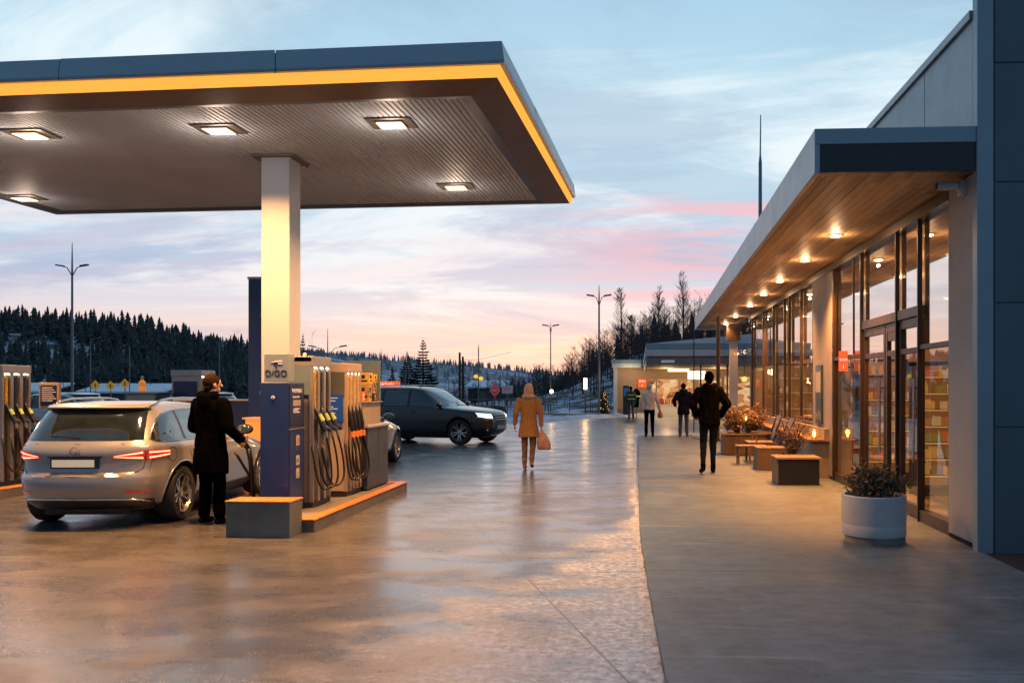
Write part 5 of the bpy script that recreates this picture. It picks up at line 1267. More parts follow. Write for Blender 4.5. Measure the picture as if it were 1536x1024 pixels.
    for z, rx, ry in ((.80, .185 * (1 + (flare - 1) * .6), .135), (.95, .18, .130), (1.08, .165, .12), (1.22, .178, .126), (1.34, .195, .128), (1.42, .175, .112), (1.475, .115, .09), (1.52, .080, .078)):
        if z > hem + .06: zz.append((z, rx * slim * coat.get('wide', 1), ry * coat.get('wide', 1)))
    b_.rings([ringpts(0, -.004, cz(z), cz(rx), cz(ry), 24) for z, rx, ry in zz])
    for a in 'LR':
        el, wr = D['el' + a], D['wr' + a]
        b_.cap(D['sh' + a] + Vector((0, 0, -.01)), el, S_(ar + .012), S_(ar), 14); b_.cap(el, el + (wr - el) * .93, S_(ar - .002), S_(ar - .014), 14)
    if coat.get('hood'):
        for q in range(9):
            a0 = math.pi * (1.0 + q / 8); b_.ell((S_(.085) * math.cos(a0), S_(-.02) + S_(.085) * math.sin(a0), cz(1.50 + .015 * math.sin(q))), (S_(.055), S_(.055), S_(.055)), 10, 8)
        b_.ell((0, S_(-.105), cz(1.43)), (S_(.11), S_(.055), S_(.10)), 12, 8)
    else:
        b_.rings([ringpts(0, -.005, cz(z), cz(r0), cz(r0), 20) for z, r0 in ((1.46, .085), (1.49, .080), (1.545, .075))])
    co_ = remesh(b_, 'coat', .011, [mt], r_, 4, coat.get('fold', .010) * 1.5, coat.get('fs', 8))
    if coat.get('belt'):
        b_ = MB(); b_.rings([ringpts(0, -.004, cz(z), cz(.172), cz(.126), 24) for z in (1.045, 1.06, 1.075)]); b_.build('belt', coat['belt'], r_, smooth=60)
    # hair
    kind, hm = hair; b_ = MB()
    if kind == 'short':
        b_.ell(hp((0, -.014, .035)), (S_(.083), S_(.098), S_(.100)), 16, 12, Rm); b_.ell(hp((0, -.055, -.03)), (S_(.062), S_(.048), S_(.055)), 14, 8, Rm)
    elif kind == 'bob':
        b_.ell(hp((0, -.012, .035)), (S_(.092), S_(.108), S_(.108)), 16, 12, Rm); b_.rings([[(x, y, z) for x, y, z in [tuple(hp((p[0], p[1], p[2]))) for p in ringpts(0, -.03, z, rx, ry, 16)]] for z, rx, ry in ((.03, .095, .092), (-.04, .102, .090), (-.11, .104, .084), (-.15, .085, .07))])
    elif kind == 'beanie':
        b_.ell(hp((0, -.008, .050)), (S_(.090), S_(.106), S_(.098)), 16, 12, Rm); b_.rings([[tuple(hp(p)) for p in ringpts(0, -.008, z, .094, .108, 18)] for z in (.0, .02, .05)])
    h_ = remesh(b_, 'hair' if kind != 'beanie' else 'beanie', .007, [hm], r_, 3, .004, 30)
    if coat.get('fur'):
        b_ = MB()
        for q in range(14):
            a0 = 2 * math.pi * q / 14; b_.ell((S_(.10) * math.cos(a0), S_(-.01) + S_(.095) * math.sin(a0), cz(1.50)), (S_(.045), S_(.045), S_(.042)), 10, 8)
        remesh(b_, 'fur_collar', .009, [coat['fur']], r_, 2, .010, 40)
    return r_, D
m_blk = M('black_cloth', (.0012, .0014, .0018), .9, spec=.01, var=.3, vs=12)
m_blk2 = M('black_puffer', (.0015, .0017, .0022), .8, spec=.04, var=.3, vs=8)
m_jean = M('dark_jeans', (.004, .007, .013), .8, spec=.06, var=.25, vs=16)
m_mus = M('mustard_wool', (.36, .18, .05), .9, var=.15, vs=30, bump=.3, bs=200)
m_brn = M('brown_trousers', (.15, .085, .05), .8, var=.15)
m_crm = M('cream_wool', (.62, .58, .54), .85, var=.08, vs=14)
m_nav = M('navy_wool', (.005, .008, .014), .85, spec=.06, var=.3)
m_blond = M('blond_hair', (.50, .33, .17), .5, var=.3, vs=60, stretch=(3, 3, .5))
m_brown = M('brown_hair', (.018, .009, .005), .8, spec=.06, var=.4, vs=60)
m_fur = M('cream_fur', (.55, .42, .30), .95, var=.3, vs=60)
m_boot = M('tan_boot', (.24, .12, .05), .6)
# man fuelling beside the silver car
person('man in a long black hooded parka holding the fuel nozzle beside the silver car', (-5.13, 10.12, 0), R(-18), 1.79,
       J=dict(kneeL=(-.10, .03, .50), ankL=(-.11, 0, .09), toeL=(-.13, .13, .04), kneeR=(.10, .03, .50), ankR=(.11, .02, .09), toeR=(.15, .15, .04),
              elR=(.27, -.02, 1.14), wrR=(.29, .17, .99), handR=(.12, 1, .15), thumbR=(-.2, .2, 1), curl=.9, elL=(-.25, .0, 1.14), wrL=(-.17, .20, .98), handL=(.6, 1, 0), thumbL=(.3, 0, 1)),
       coat=dict(hem=.60, flare=1.12, arm=.074, mat=m_blk, hood=True, wide=1.07, fold=.009), legs=(m_blk, .062), shoes=(m_blk2, .02), hair=('short', m_brown), head_yaw=R(-24), group='people at the pumps', leg_r=1.12, vox=.006)
# the nozzle in his hand and its hose
fn = root('fuel_nozzle', (-4.80, 10.22, .99), 'black fuel nozzle and hose held by the man in the black parka', 'nozzle')
mb = MB(); mb.tube([(-4.80, 10.20, 1.02), (-4.775, 10.24, .97), (-4.74, 10.28, .90)], [.022, .036, .030], 8); mb.build('body', m_black, fn, True, smooth=60)
mb = MB(); mb.tube([(-4.80, 10.20, 1.02), (-4.83, 10.17, 1.07), (-4.90, 10.20, 1.09)], [.020, .016, .014], 8); mb.build('spout', M('steel_collar'), fn, True, smooth=60)
mb = MB(); mb.tube([(-4.80, 10.19, .985), (-4.77, 10.225, .945)], [.038, .038], 8); mb.build('grip', M('tan_grip', (.45, .24, .08), .5), fn, True, smooth=60)
mb = MB(); hp_ = [(-4.74, 10.28, .90), (-4.72, 10.30, .75), (-4.715, 10.32, .50), (-4.72, 10.36, .30), (-4.70, 10.45, .20), (-4.62, 10.62, .18)]
mb.tube([Vector(p) for p in hp_], [.034, .030, .028, .03, .02, .016], 8); mb.build('hose', m_black, fn, True, smooth=180)
hs2 = root('hanging_hose', (-4.95, 10.55, 0), 'black hose looping to the ground behind the man in the parka', 'hose')
mb = MB(); pts = [Vector((-5.02 + .30 * math.sin(t * 1.5), 10.52 + .2 * t, .70 * (1 - t) ** 1.3 + .14)) for t in np.linspace(0, 1, 14)]; mb.tube(pts, .018, 8); mb.build('loop', m_black, hs2, True, smooth=180)

# woman with a carrier bag
wl = (-2.21, 17.34, 0)
person('blond woman in a mustard coat walking away with an orange carrier bag', wl, R(2), 1.70,
       J=dict(kneeL=(-.085, .04, .50), ankL=(-.075, -.10, .10), toeL=(-.075, .04, .04), kneeR=(.085, .03, .50), ankR=(.075, -.16, .16), toeR=(.08, -.08, .07),
              elL=(-.26, -.06, 1.16), wrL=(-.285, .0, .92), elR=(.25, -.02, 1.16), wrR=(.26, .0, .90)),
       coat=dict(hem=.66, flare=1.12, arm=.062, mat=m_mus, belt=None, fur=m_fur, fold=.008), legs=(m_brn, .050), shoes=(m_boot, .09), hair=('bob', m_blond))
bg_ = root('carrier_bag', (wl[0] + .27, wl[1], .62), 'thin orange-pink carrier bag hanging from the blond woman\'s hand', 'bag')
m_bag = M('bag_plastic', (.50, .27, .19), .45, var=.3, vs=10)
mb = MB(); R_ = []
for (z, rx, ry) in ((.39, .10, .03), (.40, .135, .06), (.50, .14, .065), (.60, .12, .055), (.70, .07, .035), (.76, .025, .018), (.80, .018, .012)):
    R_.append([(wl[0] + .29 + x * (1 + .12 * mnoise.noise(Vector((x * 20, z * 12, 1)))) + (.62 - z) * .12, wl[1] + y * (1 + .3 * mnoise.noise(Vector((z * 15, x * 30, 5)))), z) for x, y, _ in ringpts(0, 0, 0, rx, ry, 24, 2.8)])
mb.rings(R_); mb.build('pouch', m_bag, bg_, True, smooth=70)
mb = MB(); mb.tube([(wl[0] + .255, wl[1] - .01, .79), (wl[0] + .25, wl[1] - .01, .83), (wl[0] + .262, wl[1] + .01, .84), (wl[0] + .275, wl[1] + .01, .79)], .006, 6); mb.build('handle', m_bag, bg_, True)

# man in black on the pavement
person('tall man in a short black jacket and dark jeans walking along the pavement', (1.30, 16.1, KZ), R(3), 1.86,
       J=dict(kneeL=(-.10, .02, .52), ankL=(-.13, -.20, .13), toeL=(-.15, -.07, .045), kneeR=(.07, .06, .51), ankR=(.07, .02, .09), toeR=(.08, .16, .04),
              elL=(-.30, -.08, 1.19), wrL=(-.21, .07, 1.00), elR=(.30, -.08, 1.19), wrR=(.21, .07, 1.00)),
       coat=dict(hem=.84, flare=.98, arm=.072, mat=m_blk2, hood=True, wide=1.05, fold=.012, fs=9), legs=(m_jean, .046), shoes=(m_blk2, .02), hair=('short', m_blk), leg_r=.95)
# woman in cream
person('woman in a cream jacket and beanie with black trousers holding a small paper bag', (.34, 27.6, KZ), R(2), 1.68,
       J=dict(kneeL=(-.10, .05, .50), ankL=(-.11, -.03, .09), toeL=(-.12, .10, .04), kneeR=(.10, .03, .50), ankR=(.11, .02, .09), toeR=(.13, .14, .04),
              elL=(-.28, -.03, 1.17), wrL=(-.30, .03, .95), elR=(.28, -.03, 1.17), wrR=(.33, .05, .93)),
       coat=dict(hem=.90, flare=1.0, arm=.070, mat=m_crm, wide=1.06), legs=(m_blk, .055), shoes=(m_blk2, .02), hair=('beanie', m_crm), vox=.008)
pbag = root('paper_bag', (.68, 27.62, .62), 'small crumpled brown paper bag in the cream jacketed woman\'s hand', 'bag')
mb = MB(); mb.rings([[(.68 + x, 27.65 + y, z) for x, y, _ in ringpts(0, 0, 0, rx, ry, 12)] for z, rx, ry in ((.66, .06, .05), (.68, .08, .06), (.80, .075, .055), (.90, .03, .02))]); mb.build('sack', M('kraft_paper', (.32, .19, .10), .8, var=.3, vs=14), pbag, True, smooth=60)
mb = MB(); mb.tube([(.68, 27.65, .89), (.68, 27.65, .95)], .012, 6); mb.build('neck', M('kraft_paper'), pbag, True)
# man in navy
person('person in a long navy coat and blue jeans walking beside the woman in cream', (1.42, 27.6, KZ), R(-2), 1.70,
       J=dict(kneeL=(-.10, .04, .50), ankL=(-.11, .0, .09), toeL=(-.13, .13, .04), kneeR=(.10, .05, .50), ankR=(.11, -.02, .09), toeR=(.13, .10, .04),
              elL=(-.31, -.04, 1.18), wrL=(-.26, .12, 1.02), elR=(.31, -.04, 1.18), wrR=(.26, .12, 1.02)),
       coat=dict(hem=.74, flare=1.02, arm=.074, mat=m_nav, wide=1.08, hood=True), legs=(M('blue_jeans', (.03, .06, .11), .8, var=.2), .056), shoes=(M('brown_shoe', (.09, .04, .02), .6), .02), hair=('short', m_brown), vox=.008)
# worker with reflective stripes
pw_, Dw = person('worker in dark clothes with yellow reflective stripes by the far shop wall', (-.40, 44.6, 0), R(10), 1.66,
       coat=dict(hem=.84, flare=1.0, arm=.07, mat=M('work_jacket', (.05, .07, .06), .8), wide=1.05), legs=(M('work_trousers', (.05, .07, .09), .8), .06), shoes=(m_blk2, .02), hair=('short', m_blk), vox=.012, group='people by the far shop')
mb = MB()
for z0 in (1.02, 1.22): mb.rings([ringpts(0, -.004, z, .205, .152, 20) for z in (z0, z0 + .03)])
mb.build('reflective_band', M('hi_vis_yellow', (.55, .65, .05), .5, emis=(.6, .8, .05), es=.12), pw_, smooth=60)

# ------------------------------------------------------------------ plants
def leafmat(name, a, b, rough=.6):
    m, nt = _new(name); out = nd(nt, 'ShaderNodeOutputMaterial'); p = nd(nt, 'ShaderNodeBsdfPrincipled'); nt.links.new(p.outputs[0], out.inputs[0])
    geo = nd(nt, 'ShaderNodeNewGeometry'); n = noise_n(nt, geo.outputs['Position'], 9, 3); 
    f = math_n(nt, 'ADD', math_n(nt, 'MULTIPLY', n, .6), math_n(nt, 'MULTIPLY', geo.outputs['Random Per Island'], .45))
    r = ramp(nt, [(.25, a), (.8, b)]); nt.links.new(f, r.inputs[0]); nt.links.new(r.outputs[0], p.inputs['Base Color']); p.inputs['Roughness'].default_value = rough
    MATS[name] = m; return m
m_leaf = leafmat('evergreen_leaf', (.022, .026, .016), (.17, .12, .055))
m_dry = leafmat('dry_leaf', (.10, .065, .03), (.34, .22, .10))
m_dry2 = leafmat('grey_twig_leaf', (.10, .065, .05), (.28, .19, .14))
m_bark = M('bark', (.06, .045, .035), .9, var=.3, vs=20)
def shrub(r_, c, rad, n, size, mt, seed, stems=14, base=None, clumps=1):
    rg = random.Random(seed); b_ = MB(); st = MB(); base = base or (c[0], c[1], c[2] - rad[2])
    cl = []
    for s_ in range(stems):
        a = rg.uniform(0, 6.28); q = rg.uniform(.35, 1.0); el = rg.uniform(.1, 1)
        tip = Vector((c[0] + rad[0] * q * math.cos(a), c[1] + rad[1] * q * math.sin(a), c[2] + rad[2] * (el * 1.9 - .9) * math.sqrt(max(.05, 1.1 - q * q))))
        b0 = Vector(base) + Vector((rg.uniform(-.05, .05), rg.uniform(-.05, .05), 0)); mid = (b0 + tip) / 2 + Vector((0, 0, .05))
        st.tube([b0, mid, tip], [.007, .005, .002], 4); cl.append((b0, mid, tip))
    for i in range(n):
        b0, mid, tip = rg.choice(cl); t = rg.random() ** .55
        p = (mid + (tip - mid) * (t * 2 - 1)) if t > .5 else (b0 + (mid - b0) * t * 2)
        if t < .3: continue
        p = p + Vector((rg.gauss(0, .035), rg.gauss(0, .035), rg.gauss(0, .03))) * (rad[0] / .3)
        d = Vector((rg.gauss(0, 1), rg.gauss(0, 1), rg.gauss(.4, .8))).normalized(); w = d.orthogonal().normalized(); w.rotate(Matrix.Rotation(rg.uniform(0, 6.28), 3, d)); s = size * rg.uniform(.6, 1.3)
        b_.add([p, p + d * s * .5 + w * s * .28, p + d * s, p + d * s * .5 - w * s * .28], [(0, 1, 2, 3)])
    b_.build('foliage', mt, r_, True, recalc=False); st.build('stems', m_bark, r_, True)
pp = root('round_planter', (2.42, 9.10, KZ), 'round white tub planter with a grey foot nearest the camera', 'planter')
px_, py_ = 2.42, 9.10
mb = MB(); mb.lathe([(.312, .135), (.318, .145), (.318, .245), (.316, .252), (.318, .259), (.320, .535), (.312, .546), (.292, .546), (.286, .535), (.280, .47)], 56, (px_, py_, 0)); mb.build('tub', M('planter_white', (.42, .46, .49), .55, var=.10, vs=3, bump=.06, bs=60), pp, True, smooth=35)
mb = MB(); mb.lathe([(.296, KZ - .01), (.30, .075), (.30, .134)], 40, (px_ + .01, py_, 0)); mb.build('foot', M('planter_foot', (.16, .17, .17), .8, var=.3, vs=8, bump=.2, bs=40), pp, True, smooth=35)
mb = MB(); mb.lathe([(.279, .47), (.278, .50), (.02, .515)], 30, (px_, py_, 0)); mb.build('soil', M('soil', (.02, .014, .01), .95, var=.4, vs=30, bump=.8, bs=60), pp, True)
sh = root('potted_shrub', (px_, py_, .5), 'low dark evergreen shrub growing in the round white tub', 'shrub')
shrub(sh, (px_, py_, .66), (.33, .30, .20), 3000, .042, m_leaf, 5, 70, (px_, py_, .50))
m_tw = wood_mat('furniture_wood', (.09, .06, .038), (.27, .18, .11), 'x', .09, 3)
m_twv = wood_mat('planter_wood', (.07, .042, .028), (.17, .11, .07), 'z', .14, 9)
# black box table with a timber lid
bt = root('box_table', (2.58, 14.5, KZ), 'black fronted box table with a timber top, nearest piece of the pavement furniture', 'table')
mb = MB(); mb.box(2.27, 2.92, 14.22, 14.78, KZ, .475); mb.build('body', M('black_board', (.008, .009, .011), .35, var=.1), bt, True, bevel=.004)
mb = MB(); mb.box(2.245, 2.268, 14.24, 14.78, KZ + .01, .475); mb.build('side_board', m_twv, bt, True)
mb = MB(); mb.box(2.22, 2.95, 14.19, 14.82, .477, .51); mb.build('top', m_tw, bt, True, bevel=.004)
# pot with a dry shrub
dp = root('shrub_pot', (2.66, 15.15, KZ), 'dark pot half hidden behind the black box table', 'pot')
mb = MB(); mb.lathe([(.13, KZ - .005), (.17, .42), (.16, .44), (.14, .42)], 24, (2.62, 15.15, 0)); mb.build('pot', m_trim, dp, True, smooth=40); dp.location = (2.66, 15.15, KZ)
ds = root('dry_shrub', (2.62, 15.15, .42), 'grey-brown dry shrub fanning up behind the black box table', 'shrub')
shrub(ds, (2.68, 15.15, .84), (.27, .24, .33), 1500, .034, m_dry2, 11, 60, (2.62, 15.15, .42))
# timber chairs facing the forecourt
m_slat = M('grey_slats', (.11, .10, .11), .5, var=.2, vs=6)
def chair(x, y, boxy, label):
    r_ = root('wooden_chair', (x, y, KZ), label, 'chair', 'wooden chairs against the shop sill')
    def B(*a): q = MB(); q.box(*a); return q
    mb = MB()
    for k in range(4): mb.box(-.36 + k * .145, -.225 + k * .145, -.33, .33, .40, .43)
    mb.build('seat', m_tw, r_, bevel=.004)
    mb = MB(); mb.box(-.35, .24, -.32, -.28, .33, .40); mb.box(-.35, .24, .28, .32, .33, .40); mb.build('frame', m_tw, r_)
    if boxy: B(-.35, -.31, -.33, .33, 0, .398).build('front_panel', m_twv, r_); B(-.31, -.05, -.325, -.295, 0, .33).build('side_panel', m_twv, r_)
    for lx in (-.34, .20):
        for ly in (-.31, .27):
            if boxy and lx < 0: continue
            B(lx, lx + .04, ly, ly + .04, 0, .33).build('leg', m_tw if not boxy else m_trim, r_)
    for s_ in (-1, 1): 
        q = MB(); q.tube([(.16, s_ * .29, .40), (.24, s_ * .29, .7), (.36, s_ * .29, 1.0)], .018, 6); q.build('back_post', m_trim, r_)
    mb = MB()
    for k in range(5):
        z = .50 + k * .098; x0 = .185 + (z - .45) * .30
        mb.prism([(x0, -.31, z), (x0 + .022, -.31, z - .004), (x0 + .048, -.31, z + .082), (x0 + .026, -.31, z + .086)], (0, .62, 0))
    mb.build('backrest', m_slat, r_)
    if not boxy:
        for s_ in (-1, 1): B(-.22, .24, s_ * .31 - .03, s_ * .31 + .03, .60, .625).build('armrest', m_tw, r_); B(-.20, -.17, s_ * .31 - .015, s_ * .31 + .015, .43, .60).build('arm_post', m_tw, r_)
    return r_
chair(2.62, 17.0, True, 'wooden chair with a solid panelled front, the nearer of the two')
chair(2.66, 18.75, False, 'wooden chair with slim legs and armrests, the farther of the two')
st_ = root('side_table', (2.3, 18.05, KZ), 'low thin legged timber side table between the chairs', 'table')
mb = MB(); mb.box(2.0, 2.62, 17.85, 18.25, .42, .45); mb.build('top', m_tw, st_, True, bevel=.003)
for x_ in (2.03, 2.56):
    for y_ in (17.88, 18.19): mb = MB(); mb.box(x_, x_ + .03, y_, y_ + .03, KZ, .42); mb.build('leg', m_tw, st_, True)
# large timber planter
tp = root('timber_planter', (2.5, 20.7, KZ), 'long timber box planter at the foot of the glazed front', 'planter')
mb = MB(); mb.box(1.98, 3.0, 20.35, 21.15, KZ + .02, .53); mb.build('box', m_twv, tp, True)
mb = MB(); mb.box(1.94, 2.10, 20.31, 21.19, .53, .565); mb.box(2.88, 3.01, 20.31, 21.19, .53, .565); mb.box(2.10, 2.88, 20.31, 20.45, .53, .565); mb.box(2.10, 2.88, 21.05, 21.19, .53, .565); mb.build('rim', m_tw, tp, True)
mb = MB(); mb.box(2.10, 2.88, 20.45, 21.05, .50, .54); mb.build('soil', M('soil'), tp, True)
s1 = root('dry_shrub', (2.25, 20.75, .54), 'leafy golden shrub in the timber planter on its outer side', 'shrub', 'shrubs in the timber planter'); shrub(s1, (2.20, 20.75, .90), (.32, .30, .36), 2200, .055, m_dry, 21, 60, (2.35, 20.75, .54))
s2 = root('dry_shrub', (2.7, 20.75, .54), 'leafy golden shrub in the timber planter on the window side', 'shrub', 'shrubs in the timber planter'); shrub(s2, (2.78, 20.75, .92), (.32, .30, .38), 2200, .055, m_dry, 22, 60, (2.60, 20.75, .54))
def lantern(name, loc, label, s=1.0, e=12, power=3):
    r_ = root(name, loc, label, 'lantern', 'small glowing lanterns')
    x, y, z = loc
    mb = MB(); mb.lathe([(.055 * s, z), (.06 * s, z + .012 * s), (.04 * s, z + .02 * s)], 18, (x, y, 0)); mb.build('base', m_tw, r_, True)
    mb = MB(); mb.lathe([(.045 * s, z + .02 * s), (.085 * s, z + .06 * s), (.095 * s, z + .12 * s), (.08 * s, z + .17 * s), (.05 * s, z + .195 * s)], 24, (x, y, 0)); mb.build('glass_shade', amber, r_, True, smooth=180)
    mb = MB(); mb.lathe([(.01 * s, z + .03 * s), (.026 * s, z + .07 * s), (.022 * s, z + .12 * s), (.003 * s, z + .16 * s)], 12, (x, y, 0)); mb.build('flame', E('flame_glow', (1, .62, .22), 30), r_, True, smooth=180)
    light('lantern_lamp', 'POINT', (x, y, z + .12), power, (1, .5, .16), .04)
def amber_mat():
    m, nt = _new('amber_glass'); out = nd(nt, 'ShaderNodeOutputMaterial'); t = nd(nt, 'ShaderNodeBsdfTransparent'); t.inputs[0].default_value = (1, .62, .30, 1)
    e = nd(nt, 'ShaderNodeEmission'); e.inputs[0].default_value = (1, .42, .10, 1); e.inputs[1].default_value = .9; g = nd(nt, 'ShaderNodeBsdfGlossy'); g.inputs['Roughness'].default_value = .1
    m1 = nd(nt, 'ShaderNodeMixShader'); m1.inputs[0].default_value = .45; nt.links.new(t.outputs[0], m1.inputs[1]); nt.links.new(e.outputs[0], m1.inputs[2])
    m2 = nd(nt, 'ShaderNodeMixShader'); m2.inputs[0].default_value = .08; nt.links.new(m1.outputs[0], m2.inputs[1]); nt.links.new(g.outputs[0], m2.inputs[2]); nt.links.new(m2.outputs[0], out.inputs[0]); return m
amber = amber_mat()
lantern('sill_lantern', (3.08, 15.45, .741), 'round amber glass lantern glowing on the near end of the sill')
lantern('planter_lantern', (2.5, 20.42, .86), 'tiny glowing lantern among the golden shrubs of the timber planter', .6)
mb = MB(); mb.cyl((2.5, 20.42, .53), (2.5, 20.42, .862), .008, n=6); o = mb.build('lantern_stick', m_trim, org=(2.5, 20.42, .53)); tag(o, 'thin dark stick holding the tiny lantern in the timber planter', 'stick')
mb = MB(); mb.tube([(1.75, 31.0, .02), (1.6, 29.5, .02), (1.72, 28.3, .075), (1.68, 27.2, .075), (1.9, 26.0, .075), (2.2, 25.2, .075)], .012, 5); o = mb.build('cable', m_black, org=(1.7, 28, .07), smooth=60); tag(o, 'thin black cable curving over the far end of the pavement', 'cable')
mb = MB(); mb.box(1.95, 2.0, 27.0, 27.08, KZ, .5); o = mb.build('bollard', M('camera_white'), org=(1.97, 27, KZ)); tag(o, 'short white post near the glass screen', 'post')

# ------------------------------------------------------------------ far shop
m_tan = M('tan_render', (.34, .25, .17), .8, var=.08)
m_lb = M('pale_blue_fascia', (.42, .52, .60), .5, var=.06); m_lb2 = M('mid_blue_fascia', (.16, .30, .38), .5, var=.06)
m_snow = M('roof_snow', (.62, .70, .78), .8, var=.08, vs=2)
fs = root('far_shop', (2.5, 48.5, 0), 'low tan kiosk shop with pale blue canopy and lit windows beyond the forecourt', 'building')
mb = MB(); mb.box(-1.25, 9, 49.0, 56, -.03, 3.2); mb.build('wall', m_tan, fs, True)
mb = MB(); mb.box(-1.42, -1.20, 48.9, 49.2, -.02, 2.75); mb.build('corner_column', m_lb, fs, True)
mb = MB(); mb.box(-1.22, 9, 48.96, 49.0, -.02, .42); mb.build('plinth', M('plinth_grey', (.2, .19, .18), .8), fs, True)
mb = MB(); mb.box(-1.5, .15, 48.6, 56.2, 2.72, 2.98); mb.build('wing_fascia', m_lb, fs, True, bevel=.02)
mb = MB(); mb.box(-1.55, .15, 48.55, 56.3, 2.982, 3.17); mb.build('wing_roof', m_lb2, fs, True, bevel=.02)
mb = MB(); mb.box(.32, 7.5, 33.0, 49.2, 2.62, 2.80); mb.build('canopy_soffit', M('far_soffit', (.22, .16, .11), .7), fs, True)
mb = MB(); mb.box(.28, 7.55, 32.94, 33.0, 2.50, 2.74); mb.build('canopy_fascia', M('grey_fascia', (.15, .16, .18), .6), fs, True)
mb = MB(); mb.box(.24, 7.6, 32.90, 49.3, 2.81, 3.06); mb.build('canopy_fascia', m_lb, fs, True, bevel=.02)
mb = MB(); mb.box(.28, 7.55, 32.95, 49.3, 3.062, 3.30); mb.build('canopy_cap', m_lb2, fs, True, bevel=.02)
mb = MB(); mb.prism([(.4, 33.2, 3.302), (7.5, 33.2, 3.302), (7.5, 33.2, 3.86), (3.8, 33.2, 3.62)], (0, 15, 0)); mb.build('roof_snow', m_snow, fs, True)
mb = MB(); mb.box(.30, .32, 33.3, 49, 2.5, 2.80); mb.build('canopy_side', m_lb, fs, True)
for x_ in (2.35, 3.35, 4.6):
    mb = MB(); mb.box(x_ - .03, x_ + .03, 33.06, 33.12, 0, 2.62); mb.build('post', m_dark, fs, True)
glow = E('kiosk_glow', (1, .50, .20), 1.3)
def win(x0, x1, z0, z1, mt, seed):
    b_ = MB(); b_.box(x0 - .06, x1 + .06, 48.90, 48.99, z0 - .06, z1 + .06); f_ = b_.build('window', M('window_frame_pale', (.4, .35, .3), .5), fs, True)
    b_ = MB(); b_.box(x0, x1, 48.885, 48.90, z0, z1); b_.build('lit_pane', mt, f_, True)
def kiosk_mat(name, seed):
    m, nt = _new(name); out = nd(nt, 'ShaderNodeOutputMaterial'); e = nd(nt, 'ShaderNodeEmission'); geo = nd(nt, 'ShaderNodeNewGeometry')
    v = nd(nt, 'ShaderNodeTexVoronoi'); v.inputs['Scale'].default_value = 3.2; nt.links.new(mapping(nt, geo.outputs['Position'], (1, 1, 1.6), (0, 0, 0), (seed, 0, seed)), v.inputs['Vector'])
    r = ramp(nt, [(0, (.10, .03, .01)), (.3, (.55, .17, .05)), (.6, (.85, .40, .15)), (1, (1, .66, .34))]); sp = nd(nt, 'ShaderNodeSeparateColor'); nt.links.new(v.outputs['Color'], sp.inputs[0]); nt.links.new(sp.outputs[0], r.inputs[0])
    nt.links.new(r.outputs[0], e.inputs[0]); e.inputs[1].default_value = .9; nt.links.new(e.outputs[0], out.inputs[0]); return m
km1, km2 = kiosk_mat('kiosk_interior', 1.3), kiosk_mat('kiosk_goods', 5.1)
win(1.05, 2.2, .55, 2.05, kiosk_mat('kiosk_hall', 2.7), 1); win(.55, .95, .6, 2.0, km1, 2); win(2.35, 3.0, .55, 2.0, km1, 3); win(3.4, 4.6, .5, 2.1, km2, 4); win(4.8, 6.2, .3, 2.2, km2, 5)
mb = MB(); mb.box(.9, 2.9, 48.0, 48.6, 0, .62); mb.build('counter', m_white_paint, fs, True)
mb = MB(); mb.box(.85, 2.95, 47.95, 48.65, .62, .68); mb.build('counter_top', m_white_paint, fs, True)
mb = MB(); mb.box(1.55, 2.65, 46.0, 46.1, 2.46, 2.60); mb.build('tube_lamp', E('tube_glow', (1, .72, .28), 4), fs, True)
for x_ in (1.5, 4.2): light('far_shop_lamp', 'POINT', (x_, 46.0, 2.2), 150, (1, .6, .28), .3)
light('far_shop_lamp', 'POINT', (-.5, 48.0, 2.5), 30, (1, .6, .28), .2)
# goods on the counter
for i, (x_, c_) in enumerate(((1.25, 'red_print'), (1.6, 'tan_carton'), (1.95, 'red_print'), (2.5, 'tan_carton'))):
    b_ = MB(); b_.lathe([(.12, .68), (.16, .75), (.12, .98), (.05, 1.02)], 10, (x_, 48.3, 0)); o = b_.build('counter_goods', MATS[c_], org=(x_, 48.3, .68), smooth=60); tag(o, 'rounded bundle of goods on the far kiosk counter', 'goods', 'goods on the kiosk counter')
def signbox(name, x0, x1, y, z0, z1, mt, label, txt=None, ts=.2, tm=None, cat='sign'):
    r_ = root(name, ((x0 + x1) / 2, y, z0), label, cat); b_ = MB(); b_.box(x0, x1, y, y + .08, z0, z1); o = b_.build('panel', mt, r_, True, bevel=.01)
    if txt:
        for i, t in enumerate(txt): text(t, ts, tm or m_wl, ((x0 + x1) / 2, y - .005, z1 - (z1 - z0) * (i + .5) / len(txt)), FRONT, r_, ext=.003)
    return r_
signbox('orange_sign', -.03, .43, 48.88, 1.62, 2.08, OR, 'square orange sign on the tan wall of the far shop', ['OPEN', '6'], .15)
signbox('menu_sign', 2.62, 3.55, 46.5, 2.05, 2.50, E('menu_white', (1, .88, .62), 2.2), 'bright white menu sign hanging under the far canopy', ['1 2 2'], .30, M('dark_print'))
signbox('small_plaque', .85, 1.35, 32.85, 2.56, 2.66, m_txt, 'small pale plaque on the far canopy edge', None)
hc = root('hanging_clock', (4.75, 31, 2.0), 'round yellow sign glowing behind the glass screen', 'sign')
mb = MB(); mb.lathe([(.09, 33.5), (.10, 33.52), (.10, 33.58)], 20, (4.05, 0, 1.95), 'y'); mb.build('disc', E('yellow_disc', (1, .75, .2), 1.3), hc, True); hc.location = (4.75, 31, 2.0)
mb = MB(); mb.box(4.04, 4.06, 33.53, 33.55, 2.12, 2.62); mb.build('hanger', m_dark, hc, True)
kb = root('info_terminal', (-.62, 47.5, 0), 'tall narrow black information terminal beside the worker', 'terminal')
